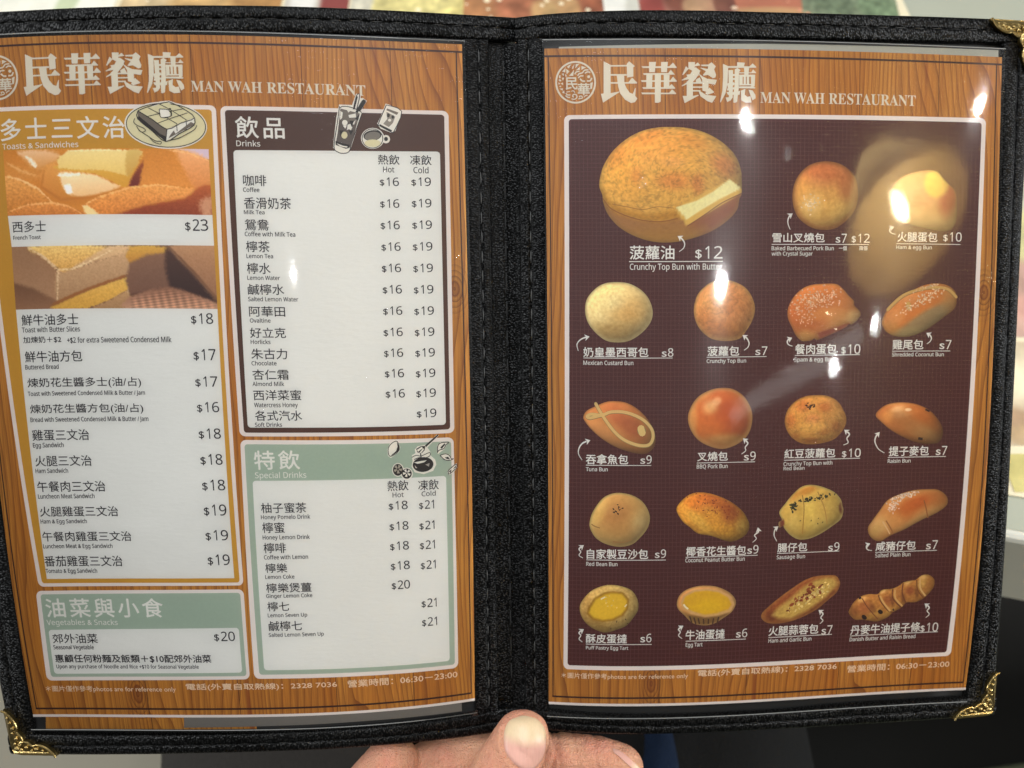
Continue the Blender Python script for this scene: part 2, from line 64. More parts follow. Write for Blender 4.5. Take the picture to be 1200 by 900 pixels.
BUNS = [{'label': 'large golden crunchy top bun holding a slab of butter','o': [(48.2,29.98),(55.88,30.5),(62.86,32.52),(69.16,36.27),(73.72,41.06),(75.7,46.21),(76.07,50.34),(76.09,55.15),(75.19,57.22),(74.3,61.35),(70.66,65.48),(65.06,69.25),(58.03,71.99),(50.28,73.69),(42.54,73.68),(34.79,71.62),(28.12,67.85),(23.92,63.06),(22.19,58.61),(21.86,55.87),(20.69,52.45),(21.21,48.34),(22.64,44.23),(25.81,39.44),(30.73,34.99),(36.33,31.91),(41.92,30.4)],'base': (214,164,80),'blobs': [(48.84,40.07,24.15,12.06,0,(224,168,80),0.7,0.9),(43.22,37.49,17.25,8.04,-10,(206,134,62),0.5,0.9),(49.82,50.45,8.28,4.02,0,(206,116,58),0.75,0.9),(69.71,44.56,6.9,4.69,30,(205,110,60),0.8,0.9),(31.91,49.16,7.59,13.4,-20,(214,156,62),0.6,0.9),(27.32,40.09,4.83,7.37,30,(190,116,48),0.6,0.9),(39.26,33.6,8.97,2.68,-25,(190,115,45),0.65,0.8),(57.78,35.5,8.28,3.02,20,(192,120,50),0.55,0.9),(59.11,51.74,2.76,4.69,0,(196,100,50),0.7,0.9),(35.23,48.51,2.76,4.02,0,(200,118,58),0.6,0.9),(49.83,43.32,5.52,2.35,0,(232,170,110),0.7,0.9)],'polys': [([(22.2,57.24),(24.99,60.67),(30.6,63.4),(37.62,65.32),(44.65,65.8),(51.68,64.44),(55.9,66.84),(71.33,56.54),(76.23,54.47),(76.99,65.48),(58.74,76.45),(30.56,75.04),(20.75,65.46)],(172,118,66),1.02,0.05),([(55.9,66.16),(72.73,56.54),(76.23,55.84),(74.87,62.73),(65.76,69.6),(58.73,72.33),(55.91,70.96)],(150,86,52),5.44,0.05),([(30.57,70.93),(39.73,68.2),(53.09,68.21),(61.53,68.22),(58.74,75.08),(34.08,75.04)],(172,122,58),6.12,0.05),([(20.83,52.45),(24.3,57.93),(30.61,61.35),(39.73,63.4),(51.68,61.35),(53.09,64.44),(44.65,66.01),(37.62,65.46),(27.09,62.72),(22.2,57.93)],(196,138,46),2.72,0.1),([(50.49,60.67),(71.3,49.8),(76.08,53.43),(76.09,55.02),(54.85,67.53),(50.27,61.7)],(222,178,92),0.34,0.03),([(50.49,60.53),(58.7,57.93),(65.0,54.49),(71.3,49.8),(75.94,53.23),(67.12,57.58),(60.11,61.7),(54.7,65.19)],(240,226,178),0.34,0.04)],'rim': None,'noise': (0.17,1.0),'dots': [],'strokes': [([(22.06,57.11),(24.99,60.8),(30.6,63.54),(37.62,65.46),(44.65,65.94),(51.12,64.78)],0.34,(146,92,40)),([(25.7,59.3),(31.31,60.32),(37.63,61.35),(43.25,60.32),(49.57,60.81)],0.24,(158,104,46)),([(54.92,67.66),(61.52,63.42),(68.53,58.74),(76.09,55.15)],0.31,(120,66,36))],'crack': 0.4,'gloss': 0.08},{'label': 'round brown bun dusted with crystal sugar','o': [(108.08,42.65),(113.83,43.43),(118.18,46.24),(120.75,50.5),(121.21,56.94),(119.84,61.97),(115.59,66.65),(110.57,69.03),(104.07,68.48),(98.61,64.93),(96.18,59.97),(95.98,53.57),(98.08,48.23),(102.35,44.14)],'base': (204,152,84),'blobs': [(107.84,46.25,11.73,6.7,5,(178,98,56),0.9,0.95),(116.86,51.09,4.14,8.71,0,(176,98,56),0.7,0.9),(106.37,62.05,10.35,6.7,0,(216,172,96),0.7,0.9),(103.01,59.44,4.83,5.36,20,(222,190,140),0.6,0.9),(114.68,61.34,6.21,5.36,0,(226,184,108),0.6,0.9)],'polys': [],'rim': ((150,86,46),0.1),'noise': (0.12,1.2),'dots': [(103.01,58.78,4.14,4.69,20,60,0.5,(235,215,180))],'strokes': [],'crack': 0,'gloss': 0.08},{'label': 'pale ham and egg bun with a yellow lump of egg','o': [(144.04,46.16),(151.21,45.64),(154.88,49.18),(158.93,53.44),(159.78,59.23),(159.24,66.51),(155.33,69.12),(148.09,68.14),(140.84,66.43),(136.45,63.24),(136.74,59.63),(134.82,53.18),(137.62,48.81)],'base': (206,160,110),'blobs': [(157.08,53.76,4.83,10.05,10,(176,76,52),1,0.7),(146.13,54.32,8.97,7.37,0,(226,172,130),0.7,0.8),(144.66,64.02,12.42,4.02,10,(224,190,140),0.6,0.8),(151.7,50.53,4.48,5.36,0,(232,204,108),1,0.4)],'polys': [],'rim': None,'noise': (0.06,2.5),'dots': [],'strokes': [],'crack': 0,'gloss': 0.08},{'label': 'pale sandy domed custard bun','o': [(26.43,88.91),(31.78,89.35),(36.47,91.63),(39.82,95.2),(41.43,100.06),(40.5,104.27),(37.15,108.16),(32.44,111.07),(27.73,111.79),(23.02,111.09),(18.99,108.19),(15.98,104.32),(14.85,99.78),(15.68,95.24),(19.05,91.33),(22.41,89.5)],'base': (228,200,150),'blobs': [(24.72,98.44,11.73,7.37,0,(228,208,168),0.8,0.95),(34.79,99.08,7.59,6.03,20,(214,168,104),0.7,0.95),(29.75,101.67,8.28,4.02,10,(206,156,88),0.6,0.95),(27.06,107.51,11.73,4.69,0,(178,138,80),0.8,0.9),(21.72,95.21,8.28,7.37,0,(218,194,146),0.5,0.95)],'polys': [],'rim': ((222,196,150),0.07),'noise': (0.12,1.0),'dots': [],'strokes': [],'crack': 0,'gloss': 0.08},{'label': 'small round crunchy top bun with cracked crust','o': [(69.26,88.04),(73.28,88.85),(77.32,90.83),(80.03,94.11),(81.56,98.69),(80.81,103.25),(78.18,107.79),(75.52,110.7),(70.15,111.49),(64.75,110.59),(60.69,107.63),(58.31,103.71),(57.6,99.16),(58.92,93.97),(62.58,90.09),(65.92,88.48)],'base': (206,140,78),'blobs': [(64.96,95.96,6.9,8.71,0,(212,160,100),0.7,0.95),(75.39,99.29,6.21,8.04,0,(198,128,70),0.7,0.95),(69.43,107.7,11.04,4.02,0,(196,120,50),0.9,0.9),(62.01,104.39,4.83,5.36,0,(196,124,60),0.7,0.9)],'polys': [],'rim': ((214,160,90),0.08),'noise': (0.16,1.1),'dots': [],'strokes': [],'crack': 0.3,'gloss': 0.08},{'label': 'sesame topped bun with pink luncheon meat showing below','o': [(103.43,90.32),(108.77,89.82),(113.46,90.04),(116.18,92.03),(118.24,94.34),(120.29,96.34),(120.67,98.32),(123.08,100.98),(122.13,103.62),(119.82,105.59),(118.48,105.58),(116.5,107.21),(107.17,111.27),(105.15,111.05),(103.81,111.69),(100.45,111.84),(98.06,109.98),(96.32,106.68),(94.57,102.73),(94.71,98.8),(96.8,94.88),(99.77,91.95)],'base': (196,124,66),'blobs': [(105.53,96.25,12.42,4.69,-10,(176,96,46),0.75,0.95),(102.99,104.12,6.21,6.7,40,(172,88,44),0.6,0.95),(107.65,101.53,8.97,2.68,-10,(206,140,76),0.7,0.95),(115.43,104.23,6.21,4.69,0,(200,146,84),0.8,0.9),(120.44,102.95,3.45,3.35,0,(224,180,120),0.9,0.8),(101.76,110.02,4.83,2.68,0,(208,156,92),0.9,0.9),(96.92,102.75,2.76,6.7,-15,(184,96,50),0.6,0.9)],'polys': [([(106.45,108.76),(119.14,104.92),(117.17,107.22),(107.17,111.27)],(146,74,50),0.68,0.1)],'rim': None,'noise': (0.07,1.5),'dots': [(105.52,95.6,13.8,5.03,-8,190,0.55,(236,200,160)),(100.26,101.47,6.21,4.69,40,60,0.5,(232,190,150))],'strokes': [],'crack': 0,'gloss': 0.22},{'label': 'long bun with a cream line and sesame seeds along its top','o': [(152.29,89.65),(157.0,90.41),(160.08,92.93),(160.75,96.95),(159.63,99.98),(155.38,103.35),(149.47,107.71),(143.49,110.24),(138.12,110.48),(134.04,109.0),(131.8,105.99),(131.87,103.67),(133.79,100.03),(137.73,96.37),(142.99,92.7),(147.62,90.48)],'base': (190,116,58),'blobs': [(141.29,104.03,11.73,3.02,-32,(206,122,52),0.8,0.9),(136.56,103.02,4.83,4.02,-30,(216,156,96),0.6,0.9),(148.37,104.7,14.49,3.69,-33,(150,130,100),1,0.6),(140.77,109.36,8.97,2.68,-10,(176,150,104),0.8,0.7),(134.65,107.01,4.14,2.68,0,(200,140,72),0.9,0.8),(157.82,95.63,3.45,6.03,10,(188,140,86),0.7,0.9)],'polys': [],'rim': None,'noise': (0.07,1.5),'dots': [(147.11,96.36,11.73,2.68,-28,110,0.55,(238,214,176)),(148.64,91.01,11.73,1.34,-14,60,0.5,(220,190,150))],'strokes': [([(133.79,100.03),(139.03,95.04),(144.33,92.7),(150.99,91.33),(157.04,91.95),(160.48,94.94)],1.36,(206,168,96)),([(141.79,97.7),(142.17,99.37)],2.04,(208,168,90))],'crack': 0,'gloss': 0.22},{'label': 'almond shaped bun piped with a cream fish outline','o': [(26.39,134.1),(31.14,134.73),(35.9,137.33),(40.0,141.55),(42.42,146.43),(42.8,149.67),(41.46,152.58),(38.06,154.19),(32.6,153.4),(26.45,151.28),(20.98,148.07),(16.9,144.54),(14.52,141.65),(14.05,140.04),(15.54,137.75),(19.62,135.76),(23.01,134.44)],'base': (196,128,76),'blobs': [(27.08,139.28,5.52,4.02,30,(192,106,66),0.8,0.9),(33.9,143.81,7.59,4.69,35,(170,92,60),0.8,0.9),(24.39,147.72,10.35,5.36,38,(196,140,90),0.7,0.9),(19.62,143.87,7.59,3.35,35,(206,146,92),0.6,0.9),(31.48,135.71,8.28,2.68,30,(196,122,70),0.7,0.9),(40.03,145.44,2.76,8.04,-20,(204,150,96),0.5,0.9)],'polys': [],'rim': None,'noise': (0.05,2),'dots': [],'strokes': [([(18.94,135.12),(20.63,138.02),(23.01,141.57),(26.43,145.77),(30.53,149.0),(35.99,150.94),(40.08,150.83),(41.76,148.37),(41.39,145.13),(38.65,141.87),(34.56,139.59),(29.8,138.3),(25.05,138.32),(22.33,139.31),(19.62,139.98),(16.56,140.66),(15.54,140.02),(17.24,139.22),(20.63,139.64)],1.43,(224,192,124)),([(36.97,144.59),(37.45,146.08)],3.4,(224,196,128))],'crack': 0,'gloss': 0.08},{'label': 'glossy round reddish brown pork bun','o': [(69.03,129.31),(73.78,130.03),(77.89,132.9),(80.55,137.19),(81.26,141.77),(79.88,146.96),(76.21,150.47),(70.8,152.51),(66.01,152.04),(60.51,149.54),(57.05,145.59),(55.63,141.03),(56.59,136.82),(59.59,132.63),(64.3,130.09)],'base': (196,108,48),'blobs': [(70.54,138.97,8.97,8.04,0,(186,82,28),0.9,0.95),(64.4,136.92,3.45,3.02,-30,(222,176,116),0.85,0.9),(67.07,134.36,2.07,1.68,-30,(228,186,140),0.7,0.7),(76.06,143.63,6.9,5.36,0,(176,84,44),0.7,0.9),(65.18,143.44,6.9,6.03,0,(206,120,46),0.5,0.9),(70.73,149.06,10.35,2.68,0,(206,160,96),0.8,0.9),(57.66,140.73,2.07,8.71,0,(206,152,88),0.8,0.9),(61.61,131.68,4.83,2.68,-30,(200,140,74),0.7,0.9)],'polys': [],'rim': ((214,170,110),0.1),'noise': (0.06,1.6),'dots': [],'strokes': [],'crack': 0,'gloss': 0.3},{'label': 'flat knobbly crunchy top bun with dark red bean specks','o': [(106.01,132.76),(110.42,133.04),(114.54,134.9),(117.37,138.58),(118.73,142.57),(117.64,146.18),(114.36,149.74),(109.64,151.27),(104.88,151.67),(100.77,151.05),(96.95,148.66),(94.81,145.33),(94.18,142.04),(95.3,138.13),(98.27,134.91),(101.95,133.14)],'base': (208,150,76),'blobs': [(101.37,136.94,3.45,2.68,0,(180,100,46),0.8,0.9),(109.87,137.44,3.45,2.35,0,(184,106,50),0.8,0.9),(96.43,142.41,2.42,3.35,0,(180,104,48),0.8,0.9),(105.26,142.28,3.45,2.68,0,(214,140,90),0.7,0.9),(114.88,145.13,2.42,2.68,0,(178,106,48),0.8,0.9),(110.18,147.0,2.76,1.68,0,(180,110,50),0.7,0.9),(97.97,148.68,2.76,1.68,0,(176,104,48),0.7,0.9),(104.83,150.16,4.83,1.34,0,(168,96,40),0.8,0.9),(105.34,144.91,6.9,2.68,0,(222,176,96),0.6,0.9)],'polys': [],'rim': ((186,120,56),0.08),'noise': (0.16,0.9),'dots': [(104.09,137.0,3.45,1.34,0,16,0.7,(60,30,25))],'strokes': [],'crack': 0.35,'gloss': 0.08},{'label': 'smooth oval brown raisin bun','o': [(137.65,136.29),(141.72,136.21),(146.49,136.94),(151.34,139.13),(154.9,142.52),(157.12,146.22),(157.41,149.24),(156.05,151.9),(153.35,152.54),(147.87,152.12),(142.32,150.02),(136.73,146.92),(132.15,143.18),(130.37,141.15),(131.31,139.18),(134.29,137.04)],'base': (176,110,58),'blobs': [(142.48,138.36,8.97,2.68,15,(206,150,96),0.8,0.9),(139.1,138.64,3.45,1.34,-15,(226,190,150),0.8,0.8),(148.0,140.43,8.97,3.35,25,(186,104,44),0.8,0.9),(150.42,148.48,8.97,3.35,25,(182,138,90),0.8,0.9),(142.03,143.68,8.28,3.35,30,(170,112,62),0.7,0.9),(135.14,141.57,2.76,2.68,0,(206,146,80),0.7,0.9),(143.19,139.03,1.38,0.67,0,(236,216,190),0.9,0.6)],'polys': [],'rim': None,'noise': (0.05,1.5),'dots': [],'strokes': [([(149.98,138.98),(151.71,139.81)],0.68,(60,30,25)),([(147.65,150.31),(149.5,150.61)],1.02,(60,35,25))],'crack': 0,'gloss': 0.3},{'label': 'pale tan bun with a few black sesame seeds on top','o': [(28.6,168.9),(33.42,169.74),(37.57,172.02),(40.16,175.59),(40.91,179.16),(39.79,182.72),(36.73,186.27),(33.64,188.54),(28.8,189.39),(23.25,188.39),(19.07,186.04),(16.84,182.51),(16.62,179.91),(17.99,176.0),(21.41,171.42),(24.83,169.44)],'base': (200,158,100),'blobs': [(27.29,176.88,8.97,7.37,-20,(180,124,72),0.85,0.95),(19.71,175.65,3.45,8.71,25,(212,180,112),0.7,0.9),(36.32,182.06,4.14,8.04,20,(214,186,140),0.7,0.9),(28.43,186.6,11.73,2.68,0,(200,162,104),0.6,0.9),(30.12,183.35,8.28,4.02,0,(188,138,82),0.6,0.9)],'polys': [],'rim': ((214,186,128),0.06),'noise': (0.06,1.4),'dots': [(27.97,175.26,2.76,2.68,30,16,0.6,(40,26,22))],'strokes': [([(17.32,180.88),(18.7,181.7),(20.78,182.32)],0.41,(160,120,70)),([(26.01,187.46),(30.17,187.7),(33.62,186.59)],0.41,(160,118,70))],'crack': 0,'gloss': 0.08},{'label': 'rough golden oval bun with a browned coconut crust','o': [(58.83,169.13),(63.64,169.22),(69.17,170.84),(74.05,173.24),(78.29,176.61),(80.83,180.6),(81.07,183.54),(79.3,186.1),(75.21,187.93),(71.74,187.7),(66.13,185.73),(60.57,184.63),(57.05,182.09),(54.24,179.97),(51.74,176.03),(52.38,173.45),(55.42,170.57)],'base': (206,146,56),'blobs': [(67.85,172.76,11.04,3.35,20,(176,92,36),0.9,0.9),(73.49,177.46,4.83,4.02,40,(150,72,34),0.8,0.9),(59.26,173.24,5.52,4.02,0,(196,110,40),0.7,0.9),(60.45,179.76,8.97,2.68,40,(214,172,80),0.8,0.9),(71.63,184.57,8.97,2.68,15,(214,156,56),0.8,0.9),(77.78,182.14,2.76,3.35,0,(214,170,86),0.8,0.9)],'polys': [],'rim': None,'noise': (0.22,0.8),'dots': [(66.16,174.02,12.42,5.36,22,60,0.5,(140,60,28))],'strokes': [],'crack': 0,'gloss': 0.08},{'label': 'ridged yellow sausage bun with green flecks','o': [(104.77,167.25),(108.22,167.69),(111.7,168.78),(115.21,170.54),(117.75,173.26),(118.57,175.93),(118.99,177.6),(118.13,180.87),(114.48,183.71),(109.78,186.5),(105.7,188.0),(101.55,188.17),(98.0,186.4),(95.46,183.69),(94.93,182.69),(93.37,183.29),(93.08,181.31),(94.29,180.37),(93.13,177.38),(95.42,174.18),(98.05,170.99),(101.37,168.13)],'base': (206,170,92),'blobs': [(104.17,169.54,4.83,2.01,-20,(176,112,44),0.85,0.9),(98.74,171.01,2.76,3.35,30,(188,126,54),0.7,0.9),(105.18,177.13,3.45,6.7,0,(222,192,104),0.8,0.9),(101.04,176.99,1.72,6.7,0,(186,146,70),0.6,0.9),(111.81,171.42,4.83,2.68,20,(206,166,84),0.7,0.9),(109.55,181.89,4.83,4.02,0,(214,182,104),0.6,0.9),(99.17,181.52,3.45,4.02,0,(216,186,112),0.7,0.9),(118.58,176.26,1.38,2.68,0,(120,50,40),1,0.5),(93.99,181.67,1.38,2.01,0,(110,44,36),1,0.5)],'polys': [],'rim': ((226,200,140),0.05),'noise': (0.1,1.4),'dots': [(98.92,175.61,1.72,2.01,0,26,0.9,(60,58,36)),(105.0,172.85,4.83,1.01,-10,34,0.8,(58,54,34)),(111.83,171.75,3.45,1.34,-10,16,0.7,(70,64,38)),(105.39,181.74,6.9,2.68,0,5,0.5,(90,80,44))],'strokes': [([(102.18,171.12),(103.09,176.4),(102.84,186.25)],0.44,(176,134,62)),([(108.32,169.99),(111.37,176.68),(112.69,182.66)],0.41,(182,140,70))],'crack': 0,'gloss': 0.08},{'label': 'rolled plain bun sprinkled with white sesame at one end','o': [(152.31,170.31),(156.45,170.53),(159.66,172.4),(160.99,174.77),(160.33,177.11),(156.71,179.71),(151.02,182.25),(144.34,185.73),(138.95,187.89),(134.92,189.95),(132.12,189.45),(129.9,187.25),(129.39,184.57),(130.97,181.97),(133.52,178.41),(136.72,174.18),(141.41,171.98),(146.83,170.59)],'base': (196,136,80),'blobs': [(147.84,175.82,8.97,3.35,-20,(180,88,36),0.95,0.9),(144.55,178.4,4.83,4.02,-30,(190,104,46),0.7,0.9),(157.36,174.03,4.14,3.35,0,(180,106,54),0.7,0.9),(133.86,184.06,4.83,4.69,-40,(214,176,122),0.8,0.9),(131.94,186.65,2.76,2.68,0,(206,164,100),0.7,0.9),(150.3,181.9,11.73,2.01,-28,(196,152,98),0.8,0.9),(140.7,182.95,3.45,4.69,0,(206,150,90),0.6,0.9)],'polys': [],'rim': None,'noise': (0.05,1.5),'dots': [(142.81,172.35,8.28,2.35,-18,120,0.6,(240,220,196)),(138.95,176.91,2.76,2.68,0,40,0.6,(238,214,190))],'strokes': [([(136.5,182.16),(138.79,185.56),(139.62,187.58)],0.54,(160,106,58)),([(151.34,174.57),(152.45,177.94),(153.4,181.64)],0.48,(150,96,52)),([(135.14,182.44),(137.43,185.84),(138.36,187.41)],0.54,(222,186,134))],'crack': 0,'gloss': 0.08},{'label': 'flaky egg tart with crimped pastry rim','o': [(23.4,204.02),(26.9,203.92),(30.4,204.55),(33.57,205.72),(35.71,207.99),(36.82,210.91),(36.53,213.83),(34.48,216.74),(32.07,219.33),(27.86,220.97),(23.64,221.98),(20.1,221.25),(16.55,219.5),(14.06,216.96),(12.84,214.07),(12.97,211.47),(14.7,208.83),(17.14,206.51),(19.92,205.03)],'base': (208,170,106),'blobs': [(25.17,205.43,8.97,3.35,-10,(204,172,110),0.7,0.9),(34.04,212.52,3.45,6.7,20,(200,166,106),0.7,0.9),(20.07,219.11,8.97,2.68,20,(160,120,62),0.7,0.9),(15.08,212.72,2.76,6.03,0,(168,126,68),0.7,0.9)],'polys': [([(22.74,206.75),(26.23,206.26),(30.43,206.69),(32.93,209.28),(32.64,212.85),(30.58,215.44),(26.39,217.54),(22.17,217.97),(17.94,217.2),(15.66,214.97),(16.14,212.69),(18.56,209.08)],(158,112,34),0.68,0.1),([(23.09,207.39),(26.24,206.91),(30.09,207.34),(32.23,209.61),(31.8,212.85),(29.87,215.12),(26.03,216.89),(22.17,217.33),(18.49,216.54),(16.5,214.63),(17.19,212.67),(19.26,209.39)],(232,188,56),1.02,0.05)],'rim': None,'noise': (0.2,0.9),'dots': [(24.19,210.62,5.52,3.35,0,10,0.6,(236,210,120)),(28.9,219.66,10.35,2.68,-20,10,0.6,(90,66,40))],'strokes': [([(21.37,209.36),(23.11,208.49)],0.48,(240,232,200)),([(31.23,212.2),(32.05,211.23)],0.48,(240,230,190))],'crack': 0,'gloss': 0.0},{'label': 'smooth custard egg tart in a fluted pastry shell','o': [(64.65,204.56),(68.87,205.13),(73.49,207.1),(76.41,209.81),(76.86,212.11),(75.24,214.98),(71.48,217.46),(68.72,218.99),(65.23,219.73),(61.69,219.43),(58.83,218.38),(55.92,215.71),(53.38,213.38),(52.61,211.1),(53.57,208.19),(56.31,205.98),(60.47,204.77)],'base': (196,140,84),'blobs': [(63.32,206.47,8.97,1.68,0,(206,158,108),0.8,0.9),(75.08,211.39,2.07,4.69,-10,(214,168,122),0.8,0.9),(62.33,217.82,10.35,2.35,0,(140,98,54),0.9,0.8)],'polys': [([(55.18,214.72),(58.74,215.78),(65.12,216.93),(70.71,216.13),(75.56,214.34),(76.91,213.09),(75.25,215.31),(68.77,219.97),(58.87,219.35)],(136,98,56),1.36,0.1),([(54.08,211.13),(55.11,208.1),(59.11,206.04),(64.69,205.66),(70.32,206.48),(74.9,208.84),(76.58,212.1),(75.16,214.85),(70.15,216.17),(64.4,216.65),(58.58,215.32),(55.28,213.36)],(218,172,120),0.68,0.06),([(55.07,211.15),(56.04,208.57),(59.83,206.84),(64.72,206.51),(69.65,207.3),(73.59,209.39),(75.11,212.04),(73.78,213.95),(69.26,215.1),(64.36,215.6),(59.38,214.17),(56.17,212.79)],(222,174,40),0.68,0.05),([(58.62,212.53),(62.75,210.03),(68.34,209.54),(72.63,211.63),(69.24,214.45),(63.62,214.74)],(228,184,36),2.72,0.05)],'rim': ((206,160,112),0.06),'noise': (0.08,1.2),'dots': [],'strokes': [([(55.43,211.48),(56.16,212.47),(57.38,213.28)],0.68,(240,232,200)),([(58.04,216.02),(59.21,219.04)],0.58,(84,56,34)),([(59.82,216.58),(60.71,219.08)],0.58,(84,56,34)),([(61.59,216.89),(62.21,219.12)],0.58,(84,56,34)),([(63.72,217.21),(64.01,219.17)],0.58,(84,56,34)),([(65.83,217.27),(65.81,219.22)],0.58,(84,56,34)),([(67.94,217.08),(67.61,219.28)],0.58,(84,56,34)),([(70.03,216.63),(69.41,219.34)],0.58,(84,56,34))],'crack': 0,'gloss': 0.0},{'label': 'long garlic bun split open over a speckled filling','o': [(112.75,202.44),(116.95,202.62),(118.81,204.35),(119.29,206.35),(118.09,209.27),(114.78,212.09),(110.77,215.2),(105.32,217.9),(99.79,219.61),(94.18,220.2),(89.91,219.62),(87.69,217.76),(87.94,215.81),(90.28,213.62),(94.33,210.51),(99.73,206.81),(104.47,204.06),(108.58,202.72)],'base': (150,82,44),'blobs': [(92.25,217.3,3.45,2.35,-30,(110,50,30),0.8,0.9),(110.94,206.97,4.83,1.68,-30,(222,196,120),0.7,0.9),(104.28,212.59,4.83,1.68,-30,(226,192,104),0.8,0.9),(97.43,215.57,3.45,1.68,-30,(214,176,90),0.7,0.9),(116.47,205.9,2.76,2.01,0,(214,182,106),0.6,0.9)],'polys': [([(113.49,203.13),(117.36,203.49),(118.24,206.31),(113.98,210.73),(107.26,215.36),(100.43,218.66),(94.78,218.4),(91.88,216.96),(93.84,214.42),(99.25,210.73),(104.6,206.36),(109.35,203.94)],(206,168,92),1.7,0.2)],'rim': ((206,140,76),0.09),'noise': (0.24,0.9),'dots': [(105.85,209.71,10.35,3.02,-30,22,1.4,(150,74,40)),(107.67,210.78,10.35,3.02,-30,60,0.8,(238,214,140)),(103.53,211.9,11.73,2.68,-30,20,0.8,(120,50,30))],'strokes': [],'crack': 0,'gloss': 0.08},{'label': 'twisted raisin bread stick','o': [(131.51,210.53),(135.03,210.69),(137.0,209.11),(141.18,208.75),(143.89,207.59),(145.54,206.45),(148.65,205.9),(150.72,205.64),(152.68,204.04),(155.47,203.93),(157.88,205.88),(157.98,208.56),(156.76,210.53),(154.19,213.12),(150.8,214.47),(147.29,214.53),(145.35,216.45),(141.98,218.11),(140.02,219.89),(135.92,221.36),(132.34,220.86),(129.48,220.39),(126.65,220.26),(124.39,218.49),(123.7,216.8),(125.42,213.57),(128.06,211.38)],'base': (186,126,66),'blobs': [(129.81,215.77,3.45,3.35,0,(170,98,60),0.8,0.9),(134.27,218.63,4.14,1.68,-30,(206,156,80),0.8,0.9),(139.44,213.2,2.07,2.68,-30,(160,90,54),0.8,0.9),(143.47,211.04,1.72,2.68,20,(180,118,66),0.7,0.9),(148.29,209.89,2.07,2.01,0,(140,70,46),0.8,0.8),(152.97,207.39,2.76,2.01,-20,(206,166,96),0.8,0.9),(155.78,207.49,1.72,1.34,0,(170,110,60),0.7,0.9),(125.7,217.23,2.07,2.68,0,(140,80,46),0.7,0.9),(139.87,218.22,4.83,1.34,-35,(214,164,84),0.7,0.9),(128.84,212.41,2.42,1.34,-20,(228,186,120),0.8,0.9),(137.03,209.44,2.07,1.34,-20,(230,190,126),0.8,0.9),(141.44,207.63,1.38,1.68,-20,(228,186,120),0.8,0.9),(146.95,206.5,2.07,1.34,-20,(230,192,128),0.8,0.9),(153.44,204.73,2.07,1.34,0,(232,196,132),0.8,0.9),(133.34,215.93,1.38,2.68,-30,(128,76,44),0.8,0.9),(141.23,213.61,1.03,2.68,-20,(120,70,42),0.8,0.9),(145.7,212.46,1.03,2.68,-10,(120,70,42),0.8,0.9),(151.16,210.67,1.03,2.68,-10,(120,72,42),0.8,0.9)],'polys': [],'rim': None,'noise': (0.2,1.0),'dots': [],'strokes': [([(135.4,211.04),(136.68,213.75),(139.78,217.21),(141.98,218.11)],0.48,(120,70,40)),([(141.2,208.95),(141.5,212.63),(145.35,216.45)],0.54,(116,66,38)),([(145.22,206.77),(145.2,210.78),(146.94,214.52)],0.54,(120,70,40)),([(150.73,205.77),(151.42,209.68),(154.18,212.99)],0.48,(126,76,42)),([(128.82,212.07),(131.19,215.5),(135.83,220.36)],0.41,(130,78,44)),([(136.13,211.4),(137.76,214.13),(140.87,217.59)],0.75,(222,180,110)),([(142.07,209.32),(142.56,212.67),(145.64,215.8)],0.68,(220,178,108)),([(152.07,205.02),(152.42,209.04),(154.8,212.14)],0.68,(222,184,118)),([(129.72,219.08),(130.7,219.79)],1.53,(44,28,24)),([(136.28,217.39),(137.17,217.9)],1.53,(44,28,24)),([(127.41,212.01),(128.44,211.72)],0.85,(60,36,28)),([(141.75,217.17),(142.29,216.92)],0.85,(60,36,28))],'crack': 0,'gloss': 0.08}]
